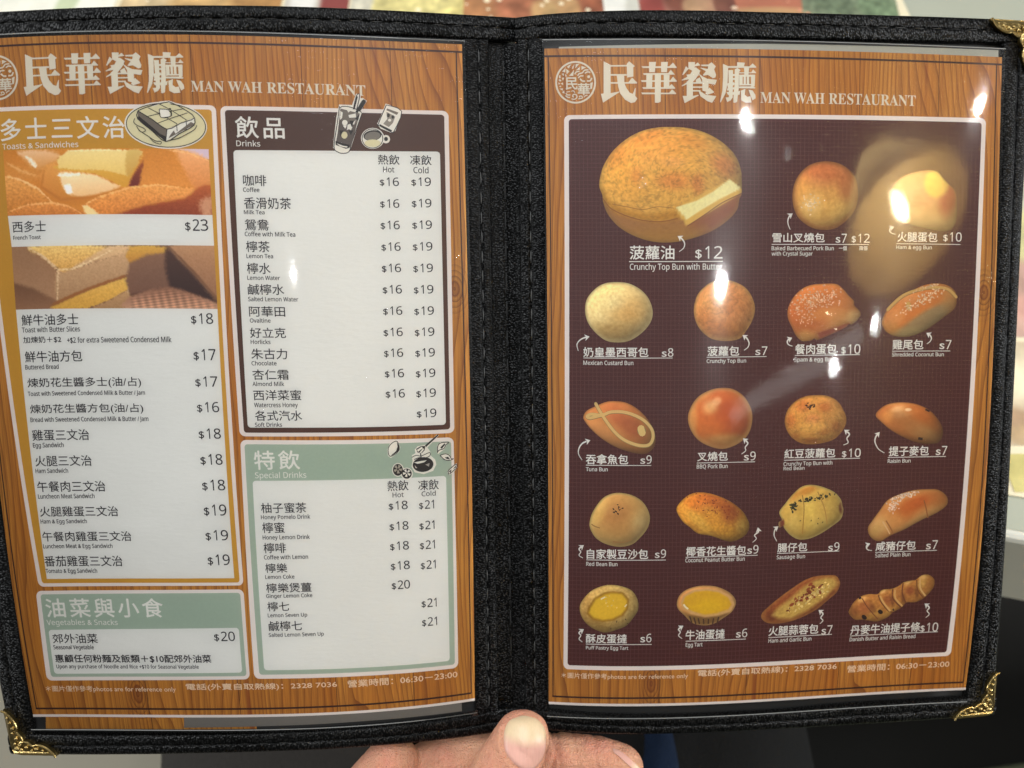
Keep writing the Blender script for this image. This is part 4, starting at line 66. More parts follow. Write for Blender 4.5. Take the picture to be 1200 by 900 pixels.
DRAWINGS = {'toast': [('f',[(87.46,34.22),(87.2,35.34),(86.69,36.42),(85.94,37.45),(84.97,38.4),(83.78,39.27),(82.41,40.04),(80.87,40.69),(79.19,41.21),(77.39,41.6),(75.52,41.84),(73.59,41.94),(71.65,41.88),(69.72,41.68),(67.84,41.33),(66.04,40.84),(64.36,40.22),(62.82,39.48),(61.44,38.63),(60.27,37.69),(59.3,36.68),(58.56,35.61),(58.07,34.5),(57.83,33.38),(57.85,32.25),(58.12,31.14),(58.64,30.07),(59.41,29.06),(60.4,28.12),(61.6,27.27),(62.99,26.52),(64.55,25.89),(66.25,25.38),(68.05,25.0),(69.93,24.77),(71.86,24.68),(73.8,24.73),(75.72,24.93),(77.58,25.27),(79.36,25.75),(81.03,26.35),(82.55,27.07),(83.9,27.9),(85.06,28.82),(86.02,29.81),(86.74,30.87),(87.23,31.97),(87.47,33.09)],(240,234,222)),('f',[(68.71,25.52),(71.22,24.57),(74.31,24.24),(76.11,24.85),(77.9,25.78),(68.04,26.45)],(240,234,222)),('f',[(86.97,34.19),(86.73,35.23),(86.24,36.23),(85.53,37.19),(84.6,38.07),(83.46,38.88),(82.15,39.59),(80.67,40.2),(79.06,40.68),(77.33,41.04),(75.53,41.26),(73.68,41.34),(71.81,41.29),(69.96,41.1),(68.16,40.77),(66.43,40.31),(64.81,39.73),(63.33,39.03),(62.01,38.24),(60.87,37.37),(59.94,36.42),(59.23,35.43),(58.75,34.39),(58.52,33.34),(58.53,32.29),(58.78,31.26),(59.28,30.27),(60.01,29.33),(60.96,28.45),(62.11,27.66),(63.44,26.97),(64.94,26.38),(66.56,25.91),(68.3,25.57),(70.1,25.35),(71.95,25.27),(73.82,25.33),(75.66,25.51),(77.45,25.83),(79.16,26.28),(80.77,26.84),(82.23,27.52),(83.53,28.29),(84.65,29.15),(85.57,30.08),(86.27,31.06),(86.75,32.09),(86.98,33.14)],(226,216,176)),('l',[(86.91,34.18),(86.67,35.21),(86.19,36.21),(85.48,37.16),(84.55,38.04),(83.42,38.84),(82.11,39.55),(80.64,40.15),(79.03,40.63),(77.32,40.98),(75.52,41.2),(73.68,41.28),(71.82,41.23),(69.98,41.03),(68.18,40.71),(66.46,40.25),(64.85,39.67),(63.37,38.99),(62.05,38.2),(60.92,37.33),(59.99,36.4),(59.29,35.41),(58.81,34.38),(58.58,33.34),(58.59,32.3),(58.84,31.28),(59.34,30.29),(60.06,29.35),(61.01,28.49),(62.15,27.7),(63.48,27.02),(64.97,26.43),(66.59,25.97),(68.31,25.63),(70.11,25.41),(71.95,25.33),(73.81,25.39),(75.64,25.58),(77.43,25.89),(79.13,26.34),(80.73,26.9),(82.19,27.56),(83.49,28.33),(84.6,29.18),(85.52,30.11),(86.22,31.09),(86.69,32.1),(86.92,33.14),(86.91,34.18)],0.33),('f',[(63.02,28.02),(73.11,34.71),(72.39,39.24),(62.7,30.83)],(120,108,96)),('f',[(63.22,29.89),(68.21,34.26),(70.55,36.44),(72.5,37.37),(72.39,39.24),(62.68,31.14)],(45,38,36)),('f',[(73.11,34.71),(83.14,30.41),(82.83,33.22),(72.39,39.24)],(240,234,222)),('f',[(63.02,28.02),(73.66,24.87),(83.15,30.09),(73.11,34.71)],(226,216,176)),('l',[(63.02,28.02),(65.55,26.92),(70.25,25.51),(73.66,24.87),(74.89,24.86),(79.05,27.01),(83.14,30.41),(78.14,32.49),(73.11,34.71),(68.37,31.45),(63.02,28.02)],0.33),('l',[(63.02,28.02),(62.7,30.83),(67.54,35.2),(72.39,39.24),(77.31,36.4),(82.83,33.22),(83.14,30.41)],0.33),('l',[(73.11,34.71),(72.39,39.24)],0.3),('l',[(66.78,26.92),(72.15,29.88),(76.9,32.81)],0.26),('l',[(70.86,25.51),(75.33,27.98),(80.34,31.38)],0.26),('l',[(65.98,30.2),(71.6,28.78),(79.03,27.33)],0.26),('l',[(69.53,32.7),(74.56,30.8),(80.79,28.72)],0.26),('l',[(76.64,32.97),(76.75,35.47)],0.26),('l',[(80.17,31.69),(80.15,34.82)],0.26),('f',[(70.76,27.38),(74.12,27.68),(74.6,30.02),(71.2,30.5)],(240,234,222)),('l',[(70.76,27.38),(74.12,27.68),(74.76,29.92),(71.2,30.44),(70.76,27.38)],0.3),('l',[(74.12,27.68),(74.77,27.05),(75.1,29.39),(74.76,29.92)],0.3),('f',[(74.22,36.74),(75.54,35.17),(76.08,36.41),(78.96,34.2),(79.5,35.45),(81.83,31.99),(83.02,32.6),(82.68,33.23),(73.54,37.99)],(120,108,96)),('l',[(61.77,30.82),(61.23,32.07),(62.4,33.32),(64.51,34.26),(65.38,35.2),(64.11,35.82),(62.93,34.89),(62.23,33.64)],0.26),('l',[(62.91,35.2),(65.89,37.07),(68.56,38.95),(70.7,39.25),(70.33,40.19),(67.92,39.26),(66.49,37.39)],0.26),('l',[(72.54,39.24),(74.73,38.61),(77.22,37.97),(79.74,36.69),(82.9,34.79),(83.9,33.21)],0.26)],'drinks': [('f',[(134.02,24.36),(138.43,24.37),(139.96,20.12),(141.6,20.36),(141.42,21.72),(142.24,21.69),(143.58,22.69),(141.68,25.91),(141.91,27.1),(139.6,33.78),(137.42,40.43),(136.8,41.94),(134.83,42.59),(132.9,42.19),(131.3,40.44),(131.53,38.19),(132.86,29.19)],(240,234,222)),('l',[(134.13,24.96),(133.22,30.67),(131.6,39.98),(132.91,42.04),(134.84,42.44),(136.82,41.64),(137.92,38.02),(141.77,27.26)],0.3),('f',[(134.38,25.85),(140.94,27.44),(137.43,40.13),(135.74,40.77),(132.18,39.37),(133.04,35.16)],(96,84,78)),('f',[(134.5,26.14),(140.94,27.44),(139.69,31.37),(133.94,30.05)],(120,110,100)),('f',[(136.64,31.02),(136.61,31.24),(136.53,31.46),(136.41,31.66),(136.26,31.82),(136.07,31.95),(135.87,32.03),(135.66,32.06),(135.45,32.04),(135.25,31.98),(135.08,31.86),(134.94,31.7),(134.83,31.51),(134.77,31.3),(134.76,31.07),(134.79,30.85),(134.87,30.63),(134.99,30.43),(135.14,30.27),(135.33,30.14),(135.53,30.06),(135.74,30.03),(135.95,30.05),(136.14,30.11),(136.32,30.23),(136.46,30.39),(136.56,30.58),(136.63,30.79)],(240,234,222)),('f',[(136.44,35.66),(136.4,35.96),(136.31,36.24),(136.17,36.49),(136.0,36.71),(135.79,36.87),(135.57,36.97),(135.33,37.01),(135.1,36.99),(134.88,36.89),(134.68,36.74),(134.52,36.54),(134.41,36.29),(134.34,36.02),(134.33,35.72),(134.36,35.43),(134.45,35.15),(134.59,34.9),(134.76,34.68),(134.97,34.52),(135.2,34.42),(135.43,34.38),(135.67,34.4),(135.88,34.49),(136.08,34.64),(136.24,34.85),(136.35,35.1),(136.42,35.37)],(226,216,176)),('f',[(137.05,28.16),(139.56,27.48),(139.64,28.98),(137.29,29.2)],(240,234,222)),('f',[(134.34,26.75),(135.15,27.32),(134.79,29.43),(134.08,30.05)],(240,234,222)),('f',[(138.03,31.42),(139.47,29.88),(138.85,31.7)],(240,234,222)),('f',[(136.31,25.79),(138.24,26.02),(137.09,27.26)],(240,234,222)),('f',[(134.97,32.11),(136.35,32.07),(135.75,33.29)],(240,234,222)),('f',[(136.86,33.26),(138.27,32.62),(137.67,33.83)],(240,234,222)),('f',[(139.22,29.29),(140.93,27.74),(140.29,30.16)],(45,38,36)),('f',[(137.25,30.25),(138.91,30.2),(137.99,32.62)],(45,38,36)),('f',[(133.79,33.94),(135.17,33.9),(133.97,36.33)],(45,38,36)),('f',[(136.84,33.86),(138.5,33.81),(137.6,35.63)],(45,38,36)),('f',[(132.24,37.87),(134.43,38.71),(137.19,39.24),(136.58,40.45),(134.38,40.06),(132.19,39.07)],(45,38,36)),('f',[(132.48,38.76),(134.67,39.6),(136.33,39.86),(136.03,40.32),(133.83,39.92)],(240,234,222)),('l',[(134.38,25.7),(134.96,25.08),(137.17,25.1),(139.89,25.97),(141.64,27.11)],0.3),('l',[(138.79,26.01),(140.07,20.86),(141.18,20.67),(139.88,26.27)],0.3),('l',[(139.85,27.17),(142.2,22.89),(142.74,23.17),(140.7,26.54)],0.86),('l',[(140.34,21.15),(139.06,26.0)],0.4),('f',[(149.85,23.53),(150.93,23.79),(155.49,26.06),(155.18,27.28),(152.8,33.7),(151.41,34.34),(147.89,32.94),(146.72,31.16),(148.04,28.41)],(240,234,222)),('l',[(150.1,23.97),(155.22,26.22),(152.39,33.71),(151.42,34.04),(147.38,31.75),(147.13,31.15),(150.1,23.97)],0.3),('f',[(150.33,25.32),(154.11,26.71),(153.54,27.63),(150.04,25.94)],(120,108,96)),('f',[(150.02,26.54),(152.97,28.26),(152.08,30.7),(150.66,32.25),(148.78,31.1),(150.21,29.25)],(150,140,128)),('f',[(151.15,27.86),(151.14,28.02),(151.1,28.18),(151.03,28.32),(150.95,28.43),(150.85,28.52),(150.75,28.58),(150.64,28.6),(150.53,28.59),(150.43,28.54),(150.34,28.45),(150.26,28.34),(150.21,28.21),(150.18,28.05),(150.17,27.89),(150.19,27.73),(150.23,27.58),(150.29,27.44),(150.37,27.32),(150.47,27.23),(150.58,27.17),(150.69,27.15),(150.79,27.17),(150.9,27.22),(150.99,27.3),(151.06,27.41),(151.12,27.55),(151.15,27.7)],(45,38,36)),('f',[(152.58,28.42),(152.57,28.57),(152.53,28.71),(152.48,28.84),(152.4,28.95),(152.32,29.03),(152.22,29.08),(152.13,29.1),(152.03,29.09),(151.94,29.04),(151.86,28.96),(151.79,28.86),(151.74,28.73),(151.72,28.6),(151.71,28.45),(151.73,28.3),(151.76,28.16),(151.82,28.03),(151.89,27.92),(151.98,27.84),(152.07,27.79),(152.17,27.77),(152.26,27.78),(152.36,27.83),(152.44,27.91),(152.5,28.01),(152.55,28.13),(152.58,28.27)],(45,38,36)),('f',[(151.56,29.66),(151.54,29.78),(151.5,29.9),(151.43,30.0),(151.34,30.09),(151.24,30.16),(151.12,30.2),(151.0,30.22),(150.88,30.21),(150.76,30.17),(150.66,30.11),(150.58,30.03),(150.51,29.93),(150.48,29.81),(150.47,29.69),(150.48,29.57),(150.53,29.46),(150.6,29.35),(150.69,29.26),(150.79,29.19),(150.91,29.15),(151.03,29.13),(151.15,29.14),(151.27,29.18),(151.37,29.24),(151.45,29.32),(151.52,29.43),(151.55,29.54)],(240,234,222)),('f',[(147.41,31.14),(150.64,32.86),(151.72,33.43),(151.42,34.04),(147.91,32.33)],(45,38,36)),('f',[(149.01,36.52),(148.88,37.4),(148.56,38.23),(148.06,38.99),(147.4,39.62),(146.63,40.11),(145.77,40.42),(144.88,40.54),(143.99,40.47),(143.16,40.2),(142.41,39.75),(141.8,39.15),(141.35,38.42),(141.08,37.6),(141.01,36.74),(141.15,35.87),(141.47,35.03),(141.98,34.28),(142.63,33.64),(143.41,33.15),(144.26,32.84),(145.15,32.71),(146.04,32.79),(146.87,33.05),(147.61,33.5),(148.22,34.1),(148.67,34.83),(148.94,35.65)],(240,234,222)),('f',[(150.92,36.77),(150.88,37.12),(150.76,37.46),(150.59,37.76),(150.37,38.01),(150.1,38.21),(149.8,38.33),(149.5,38.38),(149.19,38.34),(148.91,38.24),(148.65,38.06),(148.44,37.81),(148.29,37.52),(148.2,37.19),(148.17,36.84),(148.22,36.49),(148.33,36.16),(148.51,35.86),(148.73,35.6),(149.0,35.41),(149.29,35.29),(149.6,35.24),(149.91,35.27),(150.19,35.38),(150.45,35.56),(150.65,35.8),(150.81,36.09),(150.9,36.42)],(240,234,222)),('l',[(148.48,36.59),(148.37,37.39),(148.08,38.15),(147.64,38.83),(147.06,39.41),(146.38,39.85),(145.62,40.13),(144.84,40.24),(144.05,40.17),(143.31,39.93),(142.66,39.52),(142.12,38.98),(141.72,38.32),(141.49,37.57),(141.43,36.79),(141.54,35.99),(141.83,35.24),(142.28,34.55),(142.86,33.98),(143.54,33.53),(144.3,33.25),(145.08,33.14),(145.87,33.2),(146.6,33.45),(147.25,33.85),(147.79,34.4),(148.19,35.06),(148.42,35.8),(148.48,36.59)],0.26),('f',[(148.07,35.02),(148.03,35.47),(147.85,35.93),(147.52,36.37),(147.06,36.76),(146.5,37.1),(145.86,37.37),(145.18,37.54),(144.49,37.61),(143.83,37.58),(143.23,37.45),(142.71,37.23),(142.31,36.92),(142.04,36.55),(141.92,36.13),(141.96,35.68),(142.15,35.23),(142.48,34.79),(142.94,34.39),(143.5,34.05),(144.14,33.79),(144.81,33.62),(145.5,33.54),(146.16,33.57),(146.77,33.7),(147.28,33.92),(147.68,34.22),(147.95,34.6)],(45,38,36)),('f',[(147.68,35.3),(147.64,35.67),(147.48,36.05),(147.19,36.41),(146.79,36.74),(146.29,37.02),(145.74,37.24),(145.14,37.39),(144.54,37.46),(143.96,37.44),(143.43,37.34),(142.98,37.16),(142.63,36.92),(142.4,36.62),(142.3,36.27),(142.33,35.9),(142.5,35.53),(142.79,35.17),(143.2,34.84),(143.69,34.55),(144.25,34.33),(144.84,34.18),(145.44,34.11),(146.02,34.13),(146.55,34.23),(147.0,34.41),(147.35,34.65),(147.58,34.96)],(130,122,112)),('f',[(150.21,36.73),(150.19,36.9),(150.13,37.07),(150.05,37.22),(149.94,37.35),(149.81,37.45),(149.67,37.51),(149.52,37.53),(149.38,37.52),(149.24,37.46),(149.12,37.37),(149.02,37.25),(148.95,37.1),(148.9,36.94),(148.89,36.76),(148.91,36.59),(148.97,36.42),(149.05,36.27),(149.16,36.14),(149.29,36.05),(149.43,35.99),(149.58,35.96),(149.72,35.98),(149.86,36.03),(149.98,36.12),(150.08,36.24),(150.16,36.39),(150.2,36.55)],(45,38,36)),('f',[(147.71,38.36),(147.63,38.67),(147.42,38.97),(147.08,39.24),(146.64,39.47),(146.11,39.65),(145.52,39.77),(144.91,39.82),(144.29,39.8),(143.71,39.71),(143.19,39.56),(142.76,39.35),(142.44,39.1),(142.25,38.81),(142.19,38.51),(142.27,38.2),(142.49,37.9),(142.83,37.63),(143.27,37.4),(143.8,37.22),(144.39,37.1),(145.0,37.05),(145.62,37.07),(146.19,37.15),(146.71,37.31),(147.14,37.51),(147.46,37.77),(147.65,38.06)],(226,216,176))],'special': [('f',[(148.68,149.08),(149.57,149.38),(150.49,152.08),(150.05,153.66),(148.32,154.92),(146.86,155.93),(145.86,155.09),(145.7,152.7),(146.69,150.61)],(240,234,222)),('l',[(149.04,149.63),(147.47,150.37),(146.11,152.18),(146.14,154.57),(146.89,155.26),(148.33,154.66),(149.8,153.38),(150.11,152.06),(149.67,150.18),(149.04,149.63)],0.26),('f',[(149.29,149.9),(150.12,151.8),(149.8,153.38),(147.81,154.77),(146.76,155.13),(148.9,153.35),(149.47,151.77)],(45,38,36)),('f',[(151.39,160.51),(151.31,161.07),(151.13,161.6),(150.86,162.08),(150.51,162.47),(150.1,162.75),(149.64,162.92),(149.16,162.96),(148.69,162.88),(148.25,162.67),(147.86,162.35),(147.54,161.93),(147.31,161.44),(147.17,160.89),(147.14,160.32),(147.22,159.76),(147.4,159.23),(147.67,158.75),(148.02,158.36),(148.44,158.08),(148.89,157.91),(149.37,157.86),(149.83,157.95),(150.27,158.15),(150.66,158.48),(150.98,158.89),(151.22,159.39),(151.35,159.94)],(240,234,222)),('f',[(154.62,162.13),(154.54,162.64),(154.37,163.11),(154.09,163.53),(153.73,163.88),(153.31,164.13),(152.85,164.28),(152.36,164.31),(151.88,164.23),(151.42,164.04),(151.02,163.75),(150.69,163.37),(150.45,162.92),(150.3,162.43),(150.27,161.92),(150.34,161.41),(150.52,160.94),(150.8,160.52),(151.16,160.17),(151.58,159.92),(152.04,159.77),(152.53,159.73),(153.01,159.81),(153.46,160.0),(153.86,160.3),(154.19,160.68),(154.44,161.12),(154.58,161.62)],(240,234,222)),('f',[(151.08,160.49),(151.01,160.99),(150.86,161.45),(150.63,161.87),(150.33,162.21),(149.97,162.46),(149.58,162.61),(149.18,162.64),(148.78,162.57),(148.4,162.39),(148.07,162.11),(147.79,161.74),(147.59,161.31),(147.48,160.83),(147.45,160.34),(147.52,159.84),(147.67,159.38),(147.91,158.96),(148.21,158.62),(148.56,158.37),(148.95,158.22),(149.35,158.18),(149.75,158.25),(150.13,158.44),(150.46,158.72),(150.73,159.08),(150.93,159.52),(151.05,159.99)],(45,38,36)),('f',[(154.26,162.06),(154.2,162.48),(154.05,162.88),(153.82,163.23),(153.52,163.52),(153.17,163.73),(152.78,163.86),(152.37,163.88),(151.97,163.82),(151.59,163.66),(151.26,163.41),(150.98,163.1),(150.78,162.72),(150.66,162.31),(150.63,161.88),(150.7,161.46),(150.85,161.06),(151.07,160.71),(151.37,160.42),(151.72,160.21),(152.11,160.08),(152.52,160.05),(152.92,160.12),(153.29,160.28),(153.63,160.52),(153.9,160.84),(154.11,161.22),(154.23,161.63)],(45,38,36)),('f',[(149.58,160.44),(150.56,161.04),(150.81,160.01),(149.68,160.03)],(170,160,146)),('f',[(149.1,160.53),(148.87,161.78),(149.9,161.7),(149.51,160.5)],(170,160,146)),('f',[(148.86,160.1),(147.74,160.28),(148.14,161.26),(149.02,160.49)],(170,160,146)),('f',[(149.19,159.73),(148.71,158.6),(147.93,159.3),(148.88,160.01)],(170,160,146)),('f',[(149.64,159.93),(150.46,159.04),(149.56,158.5),(149.28,159.72)],(170,160,146)),('f',[(152.64,162.06),(153.42,162.91),(153.89,162.09),(152.8,161.79)],(240,234,222)),('f',[(152.23,162.03),(151.7,163.05),(152.61,163.26),(152.54,162.1)],(240,234,222)),('f',[(152.13,161.63),(151.01,161.42),(151.11,162.37),(152.16,161.95)],(240,234,222)),('f',[(152.47,161.4),(152.3,160.25),(151.45,160.64),(152.18,161.53)],(240,234,222)),('f',[(152.79,161.66),(153.8,161.14),(153.16,160.43),(152.58,161.42)],(240,234,222)),('f',[(154.5,155.18),(155.81,154.44),(155.6,153.1),(156.67,151.95),(158.99,151.52),(160.02,151.44),(163.71,147.88),(164.47,148.18),(160.25,152.52),(161.22,154.18),(161.31,155.53),(162.93,157.23),(163.26,159.12),(162.04,161.47),(158.64,162.48),(155.31,161.63),(154.22,159.44),(154.68,157.33)],(240,234,222)),('l',[(159.49,151.95),(164.09,148.03)],0.46),('l',[(159.61,152.36),(164.21,148.17)],0.23),('f',[(156.12,152.86),(157.96,151.87),(159.49,151.95),(159.19,153.54),(158.13,154.56),(156.59,154.21)],(45,38,36)),('f',[(156.37,153.27),(158.2,152.15),(158.57,152.71),(156.86,153.96)],(240,234,222)),('f',[(157.36,154.25),(158.7,152.71),(158.94,153.26),(157.87,154.54)],(240,234,222)),('f',[(162.2,158.65),(162.15,159.28),(161.92,159.88),(161.51,160.43),(160.94,160.9),(160.25,161.27),(159.47,161.52),(158.64,161.63),(157.8,161.61),(156.99,161.44),(156.25,161.15),(155.63,160.75),(155.15,160.25),(154.83,159.68),(154.69,159.07),(154.75,158.45),(154.99,157.85),(155.4,157.29),(155.96,156.82),(156.65,156.45),(157.43,156.19),(158.26,156.08),(159.1,156.1),(159.9,156.26),(160.64,156.55),(161.26,156.96),(161.74,157.46),(162.06,158.04)],(45,38,36)),('f',[(155.18,157.89),(157.77,157.48),(159.84,157.32),(158.78,158.07),(156.45,158.48)],(240,234,222)),('f',[(159.27,158.9),(160.84,158.45),(160.54,159.77)],(170,160,150)),('f',[(155.4,158.96),(156.39,160.08),(155.62,160.04)],(190,180,170)),('l',[(154.47,155.98),(156.04,155.26),(157.83,155.61),(160.96,154.44),(160.92,155.77),(158.84,156.47),(157.3,156.12),(155.22,156.82)],0.26),('l',[(157.61,154.53),(157.82,155.88),(157.64,157.47)],0.4),('f',[(163.52,154.58),(163.73,151.9),(164.91,150.76),(168.23,150.82),(167.19,151.83),(166.38,153.4),(164.02,155.14)],(240,234,222)),('l',[(163.77,154.73),(163.97,152.19),(165.16,151.04),(167.97,151.02),(166.93,151.82),(166.12,153.25),(164.31,153.82),(163.77,154.73)],0.3),('f',[(164.86,152.77),(166.43,151.25),(166.67,151.8),(165.35,153.34)],(45,38,36)),('f',[(164.52,155.71),(166.59,155.03),(168.11,155.66),(168.85,157.05),(169.61,157.37),(168.57,158.11),(166.52,157.85),(165.26,156.83)],(240,234,222)),('l',[(164.65,155.72),(166.58,155.29),(167.98,155.92),(168.72,157.31),(169.49,157.23),(168.32,157.83),(166.52,157.58),(165.39,156.57),(164.65,155.72)],0.3),('f',[(166.29,156.62),(167.58,156.43),(168.32,157.56),(167.05,157.21)],(45,38,36)),('f',[(167.32,161.53),(169.04,160.03),(170.6,159.06),(170.82,160.69),(169.76,161.97),(167.92,163.46),(167.17,162.6)],(240,234,222)),('l',[(167.45,161.67),(169.03,160.3),(170.47,159.45),(170.57,160.68),(169.25,161.93),(167.67,163.03),(167.45,161.67)],0.3),('f',[(167.7,161.83),(168.75,161.36),(168.2,162.67)],(45,38,36)),('f',[(169.27,161.12),(170.33,159.85),(170.31,160.66)],(45,38,36))]}
EMBLEM = [('L',[(19.37,13.01),(19.32,13.81),(19.19,14.61),(18.98,15.4),(18.69,16.15),(18.33,16.87),(17.89,17.55),(17.39,18.18),(16.83,18.75),(16.22,19.26),(15.55,19.69),(14.85,20.06),(14.11,20.35),(13.35,20.55),(12.57,20.68),(11.78,20.71),(11.0,20.67),(10.22,20.54),(9.46,20.32),(8.73,20.03),(8.03,19.66),(7.38,19.21),(6.77,18.69),(6.22,18.12),(5.74,17.48),(5.32,16.8),(4.97,16.07),(4.69,15.31),(4.5,14.52),(4.39,13.72),(4.35,12.91),(4.41,12.1),(4.54,11.3),(4.75,10.52),(5.04,9.76),(5.4,9.04),(5.84,8.36),(6.34,7.74),(6.9,7.17),(7.52,6.66),(8.18,6.23),(8.88,5.86),(9.62,5.58),(10.38,5.37),(11.15,5.25),(11.94,5.22),(12.72,5.27),(13.49,5.4),(14.25,5.61),(14.98,5.91),(15.67,6.28),(16.33,6.73),(16.93,7.24),(17.48,7.82),(17.97,8.45),(18.39,9.13),(18.74,9.85),(19.02,10.61),(19.21,11.4),(19.33,12.2),(19.37,13.01)],0.69),('F',[(8.57,6.92),(10.33,5.96),(9.22,7.69)]),('F',[(10.42,7.7),(11.54,5.86),(10.97,7.81)]),('F',[(11.97,6.08),(13.4,5.88),(11.85,7.6)]),('F',[(11.95,8.46),(13.61,6.96),(13.49,8.26)]),('F',[(14.16,6.75),(15.91,7.3),(14.14,8.26)]),('F',[(6.68,8.86),(8.01,7.46),(7.88,9.19)]),('F',[(8.23,7.79),(9.53,8.77),(8.42,9.95)]),('F',[(9.3,10.5),(11.29,8.24),(10.94,10.51)]),('F',[(6.45,9.72),(7.33,9.51),(7.32,10.59)]),('F',[(7.88,9.73),(8.64,10.71),(7.91,10.71)]),('F',[(5.46,10.36),(6.01,10.15),(6.11,11.34),(5.45,11.34)]),('F',[(6.55,11.24),(7.53,11.14),(6.97,12.32)]),('F',[(5.22,12.09),(5.77,11.66),(6.42,12.32),(5.87,12.64)]),('F',[(5.21,12.96),(5.97,13.4),(5.31,13.83)]),('F',[(6.08,13.4),(6.97,12.97),(7.06,14.06)]),('F',[(5.3,14.48),(6.29,14.16),(6.18,14.81)]),('F',[(5.62,15.35),(6.94,15.25),(6.82,16.12)]),('F',[(6.59,16.76),(7.37,16.01),(7.58,17.2),(7.03,17.09)]),('F',[(17.5,13.26),(18.49,12.94),(18.14,15.42),(17.48,15.64)]),('L',[(11.6,9.98),(12.05,9.11),(13.37,8.8)],0.46),('L',[(12.7,10.53),(13.14,9.77),(14.46,9.35),(15.35,8.38),(16.88,8.28)],0.46),('L',[(12.91,11.39),(13.57,10.64),(14.89,10.54)],0.46),('L',[(15.45,9.57),(16.44,9.03),(17.53,9.26)],0.46),('L',[(13.56,11.61),(14.43,12.48),(15.53,12.6)],0.598),('L',[(16.19,12.49),(17.51,12.39),(18.06,11.31)],0.552),('L',[(8.24,16.67),(9.67,16.46)],0.322),('L',[(8.02,17.1),(8.67,17.75),(9.77,17.76)],0.414),('L',[(7.9,17.96),(8.66,18.62),(9.65,18.73)],0.46),('L',[(10.22,16.46),(10.88,16.14),(11.53,16.9)],0.322),('L',[(11.08,18.63),(10.64,18.2),(11.09,17.55),(12.08,17.77),(12.29,18.64),(11.51,19.39),(10.19,19.28)],0.414),('L',[(13.49,18.75),(13.28,18.32),(14.05,18.22),(14.37,18.97),(12.83,19.29)],0.368),('L',[(15.03,18.65),(15.7,18.01),(16.36,17.9)],0.368),('F',[(17.47,10.88),(17.46,11.0),(17.42,11.12),(17.35,11.23),(17.26,11.32),(17.15,11.38),(17.03,11.42),(16.9,11.44),(16.77,11.42),(16.65,11.38),(16.54,11.31),(16.46,11.22),(16.39,11.12),(16.35,11.0),(16.33,10.87),(16.35,10.75),(16.39,10.63),(16.46,10.52),(16.55,10.43),(16.66,10.37),(16.78,10.33),(16.91,10.31),(17.04,10.33),(17.16,10.37),(17.26,10.44),(17.35,10.53),(17.42,10.63),(17.46,10.75)])]
EMBLEM_TEXT = [('民',8.06,12.5,11.16,15.71,'c',1,0.6),('華',12.65,17.26,13.36,17.84,'c',1,0.6)]
